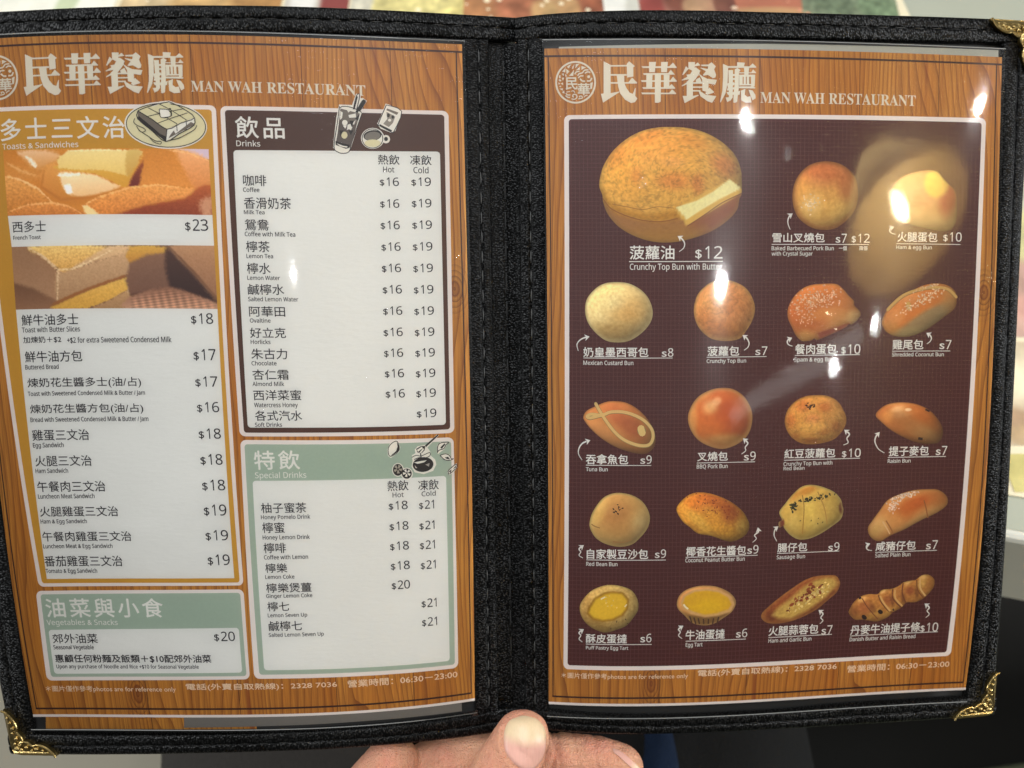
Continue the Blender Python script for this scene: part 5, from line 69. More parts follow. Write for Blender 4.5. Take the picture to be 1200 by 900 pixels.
TITLE_SHAPES = [[(22.62,5.14),(25.29,6.5),(25.22,17.0),(28.65,16.41),(28.59,16.67),(22.29,20.55),(21.47,17.25),(22.53,17.12)],[(25.24,6.58),(31.53,6.51),(31.52,7.08),(25.24,7.15)],[(31.48,6.12),(32.4,5.16),(34.63,6.97),(33.97,7.42),(34.0,10.86),(31.58,11.23)],[(25.22,9.92),(31.45,9.93),(31.45,10.53),(25.21,10.52)],[(25.19,12.93),(32.09,12.94),(33.55,11.23),(35.46,13.12),(35.25,13.46),(25.19,13.5)],[(27.63,10.47),(30.48,10.47),(30.51,13.25),(31.29,15.06),(32.6,16.88),(33.78,17.27),(34.67,15.06),(34.93,15.12),(34.7,18.05),(35.49,19.08),(34.56,20.38),(33.11,20.72),(30.74,19.47),(28.91,17.14),(28.13,14.54)],[(37.12,7.02),(47.78,6.99),(49.23,5.63),(50.67,7.36),(50.54,7.62),(37.65,7.67)],[(40.02,5.41),(42.71,5.4),(42.25,9.22),(40.06,9.22)],[(44.63,5.4),(47.25,5.38),(46.9,9.2),(44.69,9.21)],[(37.69,9.62),(47.38,9.54),(48.38,8.29),(49.96,10.09),(38.03,10.26)],[(39.01,10.21),(41.37,10.21),(41.17,14.93),(38.93,14.93)],[(42.24,10.13),(44.61,10.12),(44.45,20.24),(43.53,20.63),(42.21,20.55)],[(45.66,10.19),(47.9,10.18),(47.76,14.91),(45.65,14.91)],[(36.89,12.21),(48.16,12.23),(49.22,10.82),(50.74,12.48),(50.53,12.76),(37.23,12.86)],[(37.41,14.8),(47.37,14.78),(48.69,13.6),(50.13,15.08),(49.95,15.36),(37.75,15.45)],[(37.0,16.8),(47.76,16.85),(48.89,15.55),(50.47,17.1),(50.31,17.36),(37.34,17.45)],[(55.14,5.34),(57.69,5.37),(57.43,8.23),(55.14,7.98)],[(57.43,6.54),(58.74,5.49),(59.74,6.6),(57.51,6.98)],[(54.17,6.9),(55.27,7.85),(53.17,10.2),(52.77,10.13)],[(55.27,7.93),(58.03,7.31),(59.75,8.6),(59.35,9.38),(55.53,11.75),(52.64,12.29),(52.51,12.03),(54.74,10.84),(54.35,10.07),(55.8,9.93),(56.59,8.62)],[(60.01,6.33),(62.77,6.23),(64.0,5.36),(65.66,6.85),(65.01,8.03),(65.75,9.97),(65.54,11.01),(64.62,11.33),(62.64,10.13),(60.93,10.41),(60.67,10.15),(61.85,8.71),(59.88,7.69),(59.8,7.38),(62.51,7.92),(62.77,6.93),(60.14,6.85)],[(58.17,9.39),(59.48,9.51),(58.04,11.47),(56.98,12.65),(52.64,14.49),(52.5,14.23),(54.48,12.92),(55.53,11.62)],[(58.96,9.51),(60.54,10.67),(62.38,11.56),(66.07,11.92),(65.41,13.75),(63.17,13.38),(60.54,12.1)],[(54.48,12.53),(56.9,12.7),(56.85,17.97),(58.96,17.57),(59.09,17.83),(53.68,20.72),(52.9,18.0),(54.48,17.99)],[(56.85,12.86),(60.54,12.83),(60.54,13.4),(56.85,13.43)],[(56.85,14.47),(60.49,14.44),(60.49,14.96),(56.85,14.99)],[(56.85,15.82),(59.75,15.8),(59.75,16.32),(56.85,16.34)],[(57.9,11.99),(59.48,11.07),(60.27,12.88),(58.04,12.9)],[(60.41,11.84),(62.91,11.56),(62.78,16.63),(60.54,16.0)],[(58.96,16.01),(59.75,16.26),(61.86,17.55),(65.81,17.98),(65.55,18.56),(64.24,20.52),(62.39,19.88),(59.75,18.08)],[(61.59,17.03),(63.17,14.81),(65.02,16.48),(64.89,16.74),(62.39,17.54)],[(70.0,6.75),(73.81,6.7),(73.81,5.24),(76.78,5.4),(76.44,6.71),(78.55,6.74),(79.78,5.62),(81.18,6.9),(81.05,7.22),(70.0,7.45)],[(68.37,5.91),(70.4,6.79),(70.15,13.31),(69.37,16.96),(67.53,20.36),(67.27,20.11),(68.18,15.93),(68.43,10.72)],[(70.48,8.23),(72.24,8.2),(72.14,18.5),(71.36,19.55),(70.04,20.21),(69.45,18.52),(70.69,18.38)],[(72.9,7.94),(73.95,7.4),(75.14,8.17),(74.53,8.96),(74.45,15.08),(73.86,20.04),(73.07,20.44),(72.41,20.32),(72.53,16.93),(72.92,13.28)],[(72.11,9.69),(73.04,9.68),(73.04,10.41),(72.12,10.42)],[(72.12,11.2),(73.04,11.19),(73.04,11.84),(72.12,11.85)],[(70.02,13.31),(70.68,13.04),(72.65,12.76),(73.05,13.54),(70.29,15.13)],[(70.02,15.13),(72.92,14.58),(72.92,15.36),(70.03,15.91)],[(69.76,16.44),(73.72,16.39),(75.03,15.86),(74.78,17.43),(70.29,17.47)],[(76.45,7.29),(78.42,7.26),(78.17,10.08),(76.59,10.1)],[(74.53,9.03),(79.22,9.02),(79.95,7.84),(81.11,8.99),(81.01,9.26),(74.61,9.4)],[(74.62,10.08),(75.93,10.06),(75.95,13.76),(74.63,14.04)],[(76.33,10.37),(77.17,10.36),(77.18,13.49),(76.34,13.5)],[(77.51,10.35),(78.43,10.34),(78.45,13.47),(77.53,13.48)],[(79.09,10.02),(80.75,9.99),(80.56,14.22),(79.24,14.5)],[(74.54,9.92),(80.75,9.83),(80.67,10.57),(74.62,10.65)],[(75.68,13.37),(79.37,13.33),(79.37,13.85),(75.68,13.9)],[(74.45,14.3),(79.77,14.23),(80.82,14.61),(80.7,15.0),(74.5,14.95)],[(75.3,15.86),(77.01,15.18),(76.75,17.4),(77.81,18.17),(79.0,17.9),(79.4,20.24),(77.16,20.4),(75.44,19.5)],[(78.19,15.43),(79.78,15.8),(80.84,17.35),(80.98,18.66),(79.79,19.45),(78.99,17.64)]]
EDGES = {'left': {'top': [(0.0488,0.0355),(0.1148,0.0353),(0.3342,0.0387),(0.5542,0.0379),(0.774,0.0365),(0.9058,0.0359),(0.9572,0.0355),(1.0013,0.0365)],'bottom': [(-0.0069,0.973),(0.0468,0.9713),(0.2485,0.9724),(0.4801,0.9735),(0.7288,0.9721),(0.8944,0.9693),(0.9607,0.9674),(1.0004,0.9712)],'side': [(0.0517,0.0351),(0.0542,0.2698),(0.0536,0.4768),(0.0536,0.655),(0.057,0.7586),(0.0537,0.8966),(0.0476,0.9713)],'a': [(0.9102,0.0357),(0.9113,0.2472),(0.9119,0.5131),(0.9102,0.7788),(0.9067,0.9711)],'b': [(0.9535,0.035),(0.9536,0.2468),(0.9545,0.5145),(0.9521,0.782),(0.9507,0.9698)]},'right': {'top': [(0.0012,0.0367),(0.059,0.0356),(0.158,0.0368),(0.3228,0.0385),(0.4877,0.0387),(0.6527,0.0382),(0.8174,0.0373),(0.9426,0.0355),(1.0038,0.0355)],'bottom': [(0.0002,0.9712),(0.0474,0.9712),(0.2466,0.9743),(0.5183,0.9743),(0.6991,0.9705),(0.9344,0.9709),(0.9998,0.9717)],'side': [(0.9425,0.0343),(0.9525,0.2478),(0.9546,0.5228),(0.9492,0.7977),(0.9381,0.9718)],'a': [(0.0029,0.0333),(0.0037,0.2467),(0.0034,0.5165),(0.0029,0.7863),(0.0038,0.9745)],'b': [(0.0557,0.0348),(0.0568,0.2489),(0.0578,0.5164),(0.0561,0.784),(0.0538,0.9744)]}}
FOLD_SHEEN_LEFT = [(60.05,248.52),(170.78,248.6),(170.87,253.47),(132.77,253.27),(95.16,253.6),(59.24,253.99)]
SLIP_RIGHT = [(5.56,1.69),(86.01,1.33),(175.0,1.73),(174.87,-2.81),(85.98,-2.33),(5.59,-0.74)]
TUCKED = [(4.67,248.44),(88.95,248.33),(88.2,254.73),(3.41,254.9)]

# ------------------------------------------------------------------ helpers
def lin(c):
    return tuple((x / 255 / 12.92 if x / 255 <= .04045 else ((x / 255 + .055) / 1.055) ** 2.4) for x in c[:3])
def lin_np(a):
    a = np.clip(a, 0, 255) / 255.0
    return np.where(a <= .04045, a / 12.92, ((a + .055) / 1.055) ** 2.4)
INK = 1.0
class Sheet:
    """a smoothly bent sheet: metres in the folder's frame from page millimetres"""
    def __init__(s, coef, w=PW, h=PH, nv=3): s.c = np.array(coef); s.nv = nv; s.nu = len(coef) // (nv + 1) - 1; s.w = w; s.h = h
    def raw(s, u, v):
        u = np.asarray(u, float); v = np.asarray(v, float)
        B = np.stack([u ** i * v ** j for i in range(s.nu + 1) for j in range(s.nv + 1)], -1)
        return B @ s.c
    def normal(s, u, v):
        e = 1e-4
        a = s.raw(u + e, v) - s.raw(u - e, v); b = s.raw(u, v + e) - s.raw(u, v - e)
        n = np.cross(b, a); n /= np.linalg.norm(n, axis=-1, keepdims=True); n *= np.sign(n[..., 2:3]); return n
    def at(s, X, Y, lift=0.0):
        u = np.asarray(X, float) / s.w; v = np.asarray(Y, float) / s.h
        return s.raw(u, v) + s.normal(u, v) * (np.asarray(lift, float)[..., None] if np.ndim(lift) else lift)
LP, RP = Sheet(LEFT_PAGE), Sheet(RIGHT_PAGE)
LC, RC = Sheet(LEFT_COVER, 1, 1), Sheet(RIGHT_COVER, 1, 1)

def empty(name, matrix, label, cat, group=None):
    o = bpy.data.objects.new(name, None); C.objects.link(o); o.matrix_world = matrix; o.empty_display_size = .02
    o['label'] = label; o['category'] = cat
    if group: o['group'] = group
    return o
def link(name, me, parent=None, matrix=None, label=None, cat=None, kind=None, group=None):
    o = bpy.data.objects.new(name, me); C.objects.link(o)
    if parent is not None: o.parent = parent
    if matrix is not None: o.matrix_world = matrix
    for k, v in (('label', label), ('category', cat), ('kind', kind), ('group', group)):
        if v: o[k] = v
    return o
class Build:
    """collects geometry for ONE mesh"""
    def __init__(s): s.v = []; s.f = []; s.m = []; s.col = []; s.uv = []; s.n = 0; s.mats = []
    def mat(s, m):
        if m not in s.mats: s.mats.append(m)
        return s.mats.index(m)
    def add(s, verts, faces, m, col=(1, 1, 1), uv=None):
        verts = np.asarray(verts, float).reshape(-1, 3); k = len(verts); i = s.mat(m)
        s.v.append(verts); s.f += [tuple(a + s.n for a in f) for f in faces]; s.m += [i] * len(faces); s.n += k
        col = np.asarray(col, float); s.col.append(np.broadcast_to(col, (k, 3)) if col.ndim == 1 else col)
        s.uv.append(np.zeros((k, 2)) if uv is None else np.asarray(uv, float))
    def mesh(s, name, smooth=False):
        me = bpy.data.meshes.new(name); me.from_pydata(np.concatenate(s.v).tolist(), [], s.f)
        for m in s.mats: me.materials.append(m)
        me.polygons.foreach_set('material_index', s.m)
        if smooth: me.polygons.foreach_set('use_smooth', [True] * len(s.f))
        a = me.color_attributes.new('ink', 'FLOAT_COLOR', 'POINT')
        cc = np.concatenate(s.col); a.data.foreach_set('color', np.concatenate([cc, np.ones((len(cc), 1))], 1).ravel())
        uv = np.concatenate(s.uv); ul = me.uv_layers.new(name='UVMap')
        li = np.empty(len(me.loops), int); me.loops.foreach_get('vertex_index', li)
        ul.data.foreach_set('uv', uv[li].ravel()); me.update(); return me
def grid_faces(nu, nv, close=False):
    r = []
    for i in range(nu - 1 if not close else nu):
        for j in range(nv - 1): r.append((i * nv + j, ((i + 1) % nu) * nv + j, ((i + 1) % nu) * nv + j + 1, i * nv + j + 1))
    return r
def quad_grid(q, nx, ny, radius=0):
    """grid inside a quad TL TR BR BL, corners rounded by radius (mm)"""
    q = np.array(q); W = np.linalg.norm(q[1] - q[0]); H = np.linalg.norm(q[3] - q[0])
    rows = list(np.linspace(0, 1, ny))
    if radius:
        t = radius * (1 - np.cos(np.linspace(0, math.pi / 2, 7))) / H
        rows = sorted(set([round(float(a), 6) for a in list(t) + list(1 - t) + [a for a in rows if t[-1] < a < 1 - t[-1]]]))
    P = []
    for r in rows:
        ins = 0
        if radius:
            d = min(r, 1 - r) * H
            if d < radius: ins = (radius - math.sqrt(max(radius ** 2 - (radius - d) ** 2, 0))) / W
        for s in np.linspace(ins, 1 - ins, nx): P.append((1 - r) * ((1 - s) * q[0] + s * q[1]) + r * ((1 - s) * q[3] + s * q[2]))
    return np.array(P), grid_faces(len(rows), nx)
def smooth_loop(pts, k=4, closed=True):
    p = np.array(pts, float); n = len(p); out = []
    rngi = range(n) if closed else range(n - 1)
    for i in rngi:
        a, b, c, d = (p[(i - 1) % n], p[i], p[(i + 1) % n], p[(i + 2) % n]) if closed else (p[max(i - 1, 0)], p[i], p[i + 1], p[min(i + 2, n - 1)])
        for j in range(k):
            t = j / k
            out.append(.5 * ((2 * b) + (-a + c) * t + (2 * a - 5 * b + 4 * c - d) * t * t + (-a + 3 * b - 3 * c + d) * t ** 3))
    if not closed: out.append(p[-1])
    return np.array(out)
from mathutils.geometry import tessellate_polygon
def poly(b, sheet, pts, lift, m, col=(1, 1, 1)):
    pts = np.array(pts, float)
    tris = tessellate_polygon([[Vector((x, y, 0)) for x, y in pts]])
    b.add(sheet.at(pts[:, 0], pts[:, 1], lift), [tuple(t) for t in tris], m, col)
def ribbon(b, sheet, pts, width, lift, m, col=(1, 1, 1), taper=False):
    p = np.array(pts, float); d = np.gradient(p, axis=0); d /= np.linalg.norm(d, axis=1, keepdims=True) + 1e-9
    n = np.stack([-d[:, 1], d[:, 0]], 1); w = np.full(len(p), width / 2)
    if taper: w = w * np.linspace(.45, 1.1, len(p))
    a = p + n * w[:, None]; c = p - n * w[:, None]
    X = np.stack([a, c], 1).reshape(-1, 2)
    b.add(sheet.at(X[:, 0], X[:, 1], lift), [(2 * i, 2 * i + 1, 2 * i + 3, 2 * i + 2) for i in range(len(p) - 1)], m, col)

# ---- lettering
_glyphs = {}
def sans(s):
    r = ''
    for ch in s:
        if 'A' <= ch <= 'Z': r += chr(0x1D5A0 + ord(ch) - 65)
        elif 'a' <= ch <= 'z': r += chr(0x1D5BA + ord(ch) - 97)
        elif '0' <= ch <= '9': r += chr(0x1D7E2 + ord(ch) - 48)
        else: r += ch
    return r
def serif(s):
    return ''.join(chr(0x1D400 + ord(ch) - 65) if 'A' <= ch <= 'Z' else ch for ch in s)
def glyphs(s, sp=1.0):
    key = (s, sp)
    if key not in _glyphs:
        c = bpy.data.curves.new('lettering', 'FONT'); c.body = s; c.size = 1; c.space_character = sp; c.resolution_u = 3
        o = bpy.data.objects.new('lettering', c); C.objects.link(o)
        dg = bpy.context.evaluated_depsgraph_get(); me = o.evaluated_get(dg).to_mesh()
        v = np.empty(len(me.vertices) * 3); me.vertices.foreach_get('co', v); v = v.reshape(-1, 3)[:, :2].copy()
        f = [tuple(p.vertices) for p in me.polygons]
        o.evaluated_get(dg).to_mesh_clear(); bpy.data.objects.remove(o); bpy.data.curves.remove(c)
        _glyphs[key] = (v, f)
    return _glyphs[key]
def put_glyphs(b, sheet, s, X0, X1, Yt, Yb, lift, m, sp=1.0, bold=0, cap=None):
    v, f = glyphs(s, sp)
    if not len(v): return
    lo, hi = v.min(0), v.max(0)
    if cap: lo_y, hi_y = 0.0, cap
    else: lo_y, hi_y = lo[1], hi[1]
    X = X0 + (v[:, 0] - lo[0]) / (hi[0] - lo[0]) * (X1 - X0); Y = Yb - (v[:, 1] - lo_y) / (hi_y - lo_y) * (Yb - Yt)
    offs = [(0, 0)] if not bold else [(bold, 0), (-bold, 0), (0, bold), (0, -bold)]
    for k, (dx, dy) in enumerate(offs): b.add(sheet.at(X + dx, Y + dy, lift + k * 4e-6), f, m)
DIGIT_CAP = None
def text(b, sheet, t, lift, m):
    s, X0, X1, Yt, Yb, st, sp, bold = t
    if st == 't': return
    if st == 'c': put_glyphs(b, sheet, s, X0, X1, Yt, Yb, lift, m, sp, .08 * bold + .025)
    elif st == 's': put_glyphs(b, sheet, serif(s), X0, X1, Yt, Yb, lift, m, sp, 0, .675)
    elif st in 'ew': put_glyphs(b, sheet, sans(s), X0, X1, Yt, Yb, lift, m, sp, .03 if st == 'e' else .02, .714)
    elif st == 'p':
        w = X1 - X0; h = Yb - Yt
        n = len(s) - 1; dw = .235 * w if n > 1 else .42 * w
        put_glyphs(b, sheet, '$' if n > 1 or h > 3.6 else 's', X0, X0 + dw, Yb - h * (.74 if n > 1 or h > 3.6 else .62), Yb + (.05 * h if n > 1 else 0), lift, m, 1, .02)
        x = X0 + dw + .07 * w; cw = (X1 - x) / n
        for k, ch in enumerate(s[1:]):
            if ch == '1': put_glyphs(b, sheet, sans(ch), x + cw * k + cw * .18, x + cw * k + cw * .58, Yt, Yb, lift, m, 1, .02)
            else: put_glyphs(b, sheet, sans(ch), x + cw * k + cw * .08, x + cw * (k + 1) - cw * (.02 if k == n - 1 else .08), Yt, Yb, lift, m, 1, .02)

# ------------------------------------------------------------------ materials
def mat(name, color, rough=.6, metallic=0, spec=.5, **kw):
    m = bpy.data.materials.new(name); m.use_nodes = True; p = m.node_tree.nodes['Principled BSDF']
    p.inputs['Base Color'].default_value = (*color, 1); p.inputs['Roughness'].default_value = rough; p.inputs['Metallic'].default_value = metallic
    p.inputs['Specular IOR Level'].default_value = spec
    for k, v in kw.items(): p.inputs[k].default_value = v
    return m
def nodes(m): return m.node_tree.nodes, m.node_tree.links, m.node_tree.nodes['Principled BSDF']
def mix_color(n, l, fac, a, b, mode='MIX'):
    x = n.new('ShaderNodeMix'); x.data_type = 'RGBA'; x.blend_type = mode
    for sock, val in ((x.inputs[0], fac), (x.inputs[6], a), (x.inputs[7], b)):
        if hasattr(val, 'is_linked'): l.new(val, sock)
        elif isinstance(val, tuple): sock.default_value = (*val[:3], 1)
        else: sock.default_value = val
    return x.outputs[2]
def math_node(n, l, op, a, b=None, c=None, clamp=False):
    x = n.new('ShaderNodeMath'); x.operation = op; x.use_clamp = clamp
    for i, val in enumerate((a, b, c)):
        if val is None: continue
        if hasattr(val, 'is_linked'): l.new(val, x.inputs[i])
        else: x.inputs[i].default_value = val
    return x.outputs[0]
def noise_tex(n, l, vec, scale, detail=2, rough=.5, dist=0):
    x = n.new('ShaderNodeTexNoise'); x.inputs['Scale'].default_value = scale; x.inputs['Detail'].default_value = detail; x.inputs['Roughness'].default_value = rough; x.inputs['Distortion'].default_value = dist
    l.new(vec, x.inputs['Vector']); return x.outputs['Fac']
def mapped(n, l, vec, scale, loc=(0, 0, 0)):
    x = n.new('ShaderNodeMapping'); x.inputs['Scale'].default_value = scale; x.inputs['Location'].default_value = loc; l.new(vec, x.inputs[0]); return x.outputs[0]
def bump(n, l, p, height, strength, distance):
    x = n.new('ShaderNodeBump'); x.inputs['Strength'].default_value = strength; x.inputs['Distance'].default_value = distance; l.new(height, x.inputs['Height']); l.new(x.outputs[0], p.inputs['Normal'])

def paper_ink(name, color, var=.03, grid=False, emboss=0.0):
    m = mat(name, lin(color), .55, spec=.3); n, l, p = nodes(m)
    tcn = n.new('ShaderNodeTexCoord'); g = mapped(n, l, tcn.outputs['Object'], (1000, 1000, 1000))
    f = noise_tex(n, l, g, .9, 3); f2 = noise_tex(n, l, g, .03, 2)
    k = math_node(n, l, 'MULTIPLY_ADD', f, var * 2, 1 - var)
    k = math_node(n, l, 'MULTIPLY', k, math_node(n, l, 'MULTIPLY_ADD', f2, .06, .97))
    c = mix_color(n, l, 1.0, lin(color), k, 'MULTIPLY')
    if grid:
        uv = n.new('ShaderNodeUVMap').outputs[0]; s = n.new('ShaderNodeSeparateXYZ'); l.new(uv, s.inputs[0])
        ln = None
        for ax in ('X', 'Y'):
            q = math_node(n, l, 'FRACT', math_node(n, l, 'MULTIPLY', s.outputs[ax], 1 / 1.62))
            q = math_node(n, l, 'ABSOLUTE', math_node(n, l, 'SUBTRACT', q, .5))
            q = math_node(n, l, 'MULTIPLY', math_node(n, l, 'GREATER_THAN', q, .43), noise_tex(n, l, mapped(n, l, uv, (.9 if ax == 'X' else .12, .12 if ax == 'X' else .9, 1), (3 if ax == 'X' else 9, 1, 0)), 1.0, 2))
            ln = q if ln is None else math_node(n, l, 'MAXIMUM', ln, q)
        c = mix_color(n, l, math_node(n, l, 'MULTIPLY', ln, .6), c, lin((128, 80, 78)))
    l.new(c, p.inputs['Base Color'])
    if emboss: bump(n, l, p, noise_tex(n, l, mapped(n, l, tcn.outputs['Object'], (260, 700, 700)), 1.0, 3), emboss, .0004)
    return m
M_WHITE = paper_ink('white paper', (234, 232, 226), .02, emboss=.25)
M_BORDER = paper_ink('white panel border ink', (242, 232, 226), .02)
M_ORANGE = paper_ink('mustard panel ink', (206, 154, 54), .05)
M_GREEN = paper_ink('sage panel ink', (170, 185, 167), .05)
M_BROWN = paper_ink('dark brown panel ink', (82, 50, 37), .08)
M_MAROON = paper_ink('maroon panel ink', (80, 36, 33), .10, grid=True)
M_BLACK = paper_ink('black text ink', (36, 28, 34), .05)
M_TEXTW = paper_ink('white text ink', (240, 236, 228), .03)
M_TITLE = paper_ink('cream title ink', (228, 220, 200), .03)
M_PEACH = paper_ink('peach footer ink', (244, 216, 184), .03)
COLORS = dict(orange=M_ORANGE, green=M_GREEN, brown=M_BROWN, maroon=M_MAROON)
def ink_material(name, amp=.12, scale=1.0):
    m = mat(name, (1, 1, 1), .55, spec=.3); n, l, p = nodes(m)
    a = n.new('ShaderNodeAttribute'); a.attribute_name = 'ink'
    tcn = n.new('ShaderNodeTexCoord'); g = mapped(n, l, tcn.outputs['Object'], (1000, 1000, 1000))
    f = noise_tex(n, l, g, scale, 4, .65)
    k = math_node(n, l, 'MULTIPLY_ADD', f, amp * 2, 1 - amp)
    l.new(mix_color(n, l, 1.0, a.outputs['Color'], k, 'MULTIPLY'), p.inputs['Base Color']); return m
M_INK = ink_material('printed picture ink', .07, 1.3)
M_LINE = ink_material('printed drawing ink', .06, .8)

def wood_material():
    m = mat('printed wood planks', (.4, .15, .04), .55, spec=.3); n, l, p = nodes(m)
    uv = n.new('ShaderNodeUVMap').outputs[0]; s = n.new('ShaderNodeSeparateXYZ'); l.new(uv, s.inputs[0]); X, Y = s.outputs['X'], s.outputs['Y']
    bounds = (46.5, 82.9, 121.5, 152.0); pid = None; edge = None
    for b_ in bounds:
        g_ = math_node(n, l, 'GREATER_THAN', X, b_); pid = g_ if pid is None else math_node(n, l, 'ADD', pid, g_)
        d_ = math_node(n, l, 'LESS_THAN', math_node(n, l, 'ABSOLUTE', math_node(n, l, 'SUBTRACT', X, b_)), .16); edge = d_ if edge is None else math_node(n, l, 'MAXIMUM', edge, d_)
    cb = n.new('ShaderNodeCombineXYZ'); l.new(X, cb.inputs[0]); l.new(math_node(n, l, 'MULTIPLY', Y, 1.0), cb.inputs[1]); l.new(math_node(n, l, 'MULTIPLY', pid, 7.3), cb.inputs[2])
    V = cb.outputs[0]
    h = noise_tex(n, l, mapped(n, l, V, (1 / 26, 1 / 150, 1)), 1.0, 1.2, .45)
    warp = noise_tex(n, l, mapped(n, l, V, (1 / 7, 1 / 40, 1)), 1.0, 2)
    ph = math_node(n, l, 'MULTIPLY_ADD', h, 13.0, math_node(n, l, 'MULTIPLY', warp, .55))
    ph = math_node(n, l, 'ADD', ph, math_node(n, l, 'MULTIPLY', X, .36))
    fr = math_node(n, l, 'FRACT', ph)
    ring = math_node(n, l, 'POWER', fr, 4.0)
    fine = noise_tex(n, l, mapped(n, l, V, (1.6, .035, 1)), 1.0, 3, .6)
    tone = noise_tex(n, l, mapped(n, l, V, (1 / 18, 1 / 90, 2)), 1.0, 2)
    c = mix_color(n, l, math_node(n, l, 'MULTIPLY_ADD', tone, 1.6, -.3, clamp=True), lin((190, 117, 34)), lin((216, 155, 68)))
    c = mix_color(n, l, math_node(n, l, 'MULTIPLY', ring, .80), c, lin((116, 60, 22)))
    c = mix_color(n, l, math_node(n, l, 'MULTIPLY_ADD', fine, 1.7, -.62, clamp=True), c, lin((136, 74, 30)))
    cr = n.new('ShaderNodeValToRGB'); l.new(noise_tex(n, l, mapped(n, l, V, (1 / 4.5, 1 / 60, 1), (0, 3, 5)), 1.0, 1), cr.inputs[0])
    cr.color_ramp.elements[0].position = .66; cr.color_ramp.elements[1].position = .76
    c = mix_color(n, l, math_node(n, l, 'MULTIPLY', cr.outputs[0], .6), c, lin((138, 66, 30)))
    # two printed knots
    for kx, ky in ((171.5, 93.0), (43.0, 241.5)):
        dx = math_node(n, l, 'SUBTRACT', X, kx); dy = math_node(n, l, 'MULTIPLY', math_node(n, l, 'SUBTRACT', Y, ky), .55)
        r_ = math_node(n, l, 'SQRT', math_node(n, l, 'ADD', math_node(n, l, 'MULTIPLY', dx, dx), math_node(n, l, 'MULTIPLY', dy, dy)))
        r_ = math_node(n, l, 'ADD', r_, math_node(n, l, 'MULTIPLY', warp, 1.2))
        rr = math_node(n, l, 'POWER', math_node(n, l, 'FRACT', math_node(n, l, 'MULTIPLY', r_, .85)), 3.0)
        inside = math_node(n, l, 'SUBTRACT', 1.0, math_node(n, l, 'MULTIPLY', r_, 1 / 7.5), clamp=True)
        c = mix_color(n, l, math_node(n, l, 'MULTIPLY', math_node(n, l, 'MULTIPLY', rr, .8), math_node(n, l, 'MULTIPLY', inside, 2.0, clamp=True)), c, lin((90, 44, 24)))
        c = mix_color(n, l, math_node(n, l, 'MULTIPLY', math_node(n, l, 'LESS_THAN', r_, 2.6), .45), c, lin((120, 58, 28)))
    c = mix_color(n, l, math_node(n, l, 'MULTIPLY', edge, .75), c, lin((66, 32, 20)))
    l.new(c, p.inputs['Base Color']); return m
M_WOOD = wood_material()
M_DARKLINE = paper_ink('dark frame line ink', (62, 34, 26), .1)

def leather_material(name, base, grain, strength, rough):
    m = mat(name, base, rough); n, l, p = nodes(m)
    tcn = n.new('ShaderNodeTexCoord'); o = tcn.outputs['Object']
    w = mapped(n, l, o, grain)
    v = n.new('ShaderNodeTexVoronoi'); v.feature = 'F1'; v.inputs['Scale'].default_value = 1.0; l.new(w, v.inputs['Vector'])
    cs = n.new('ShaderNodeSeparateColor'); l.new(v.outputs['Color'], cs.inputs[0])
    dome = math_node(n, l, 'MULTIPLY_ADD', v.outputs['Distance'], -2.2, 1.35, clamp=True)
    peak = math_node(n, l, 'MULTIPLY', dome, math_node(n, l, 'MULTIPLY_ADD', cs.outputs[0], .75, .25))
    wear = noise_tex(n, l, mapped(n, l, o, (38, 38, 38)), 1.0, 3)
    sp = math_node(n, l, 'MULTIPLY', math_node(n, l, 'MULTIPLY_ADD', peak, .48, .07), math_node(n, l, 'MULTIPLY_ADD', wear, 1.2, .4))
    l.new(sp, p.inputs['Specular IOR Level'])
    bump(n, l, p, dome, strength, .00030)
    l.new(math_node(n, l, 'MULTIPLY_ADD', wear, .25, rough - .12), p.inputs['Roughness'])
    l.new(mix_color(n, l, peak, tuple(x * .5 for x in base), tuple(x * 2.2 for x in base)), p.inputs['Base Color'])
    return m
M_LEATHER = leather_material('black grained leatherette', (.004, .004, .0038), (1700, 1000, 1200), .55, .34)
M_LEATHER_V = leather_material('black crinkled leatherette', (.0035, .0035, .0034), (1000, 1700, 1200), .55, .36)
M_LINING = mat('black lining', (.012, .012, .012), .7)
M_THREAD = mat('black stitching thread', (.045, .045, .043), .4)
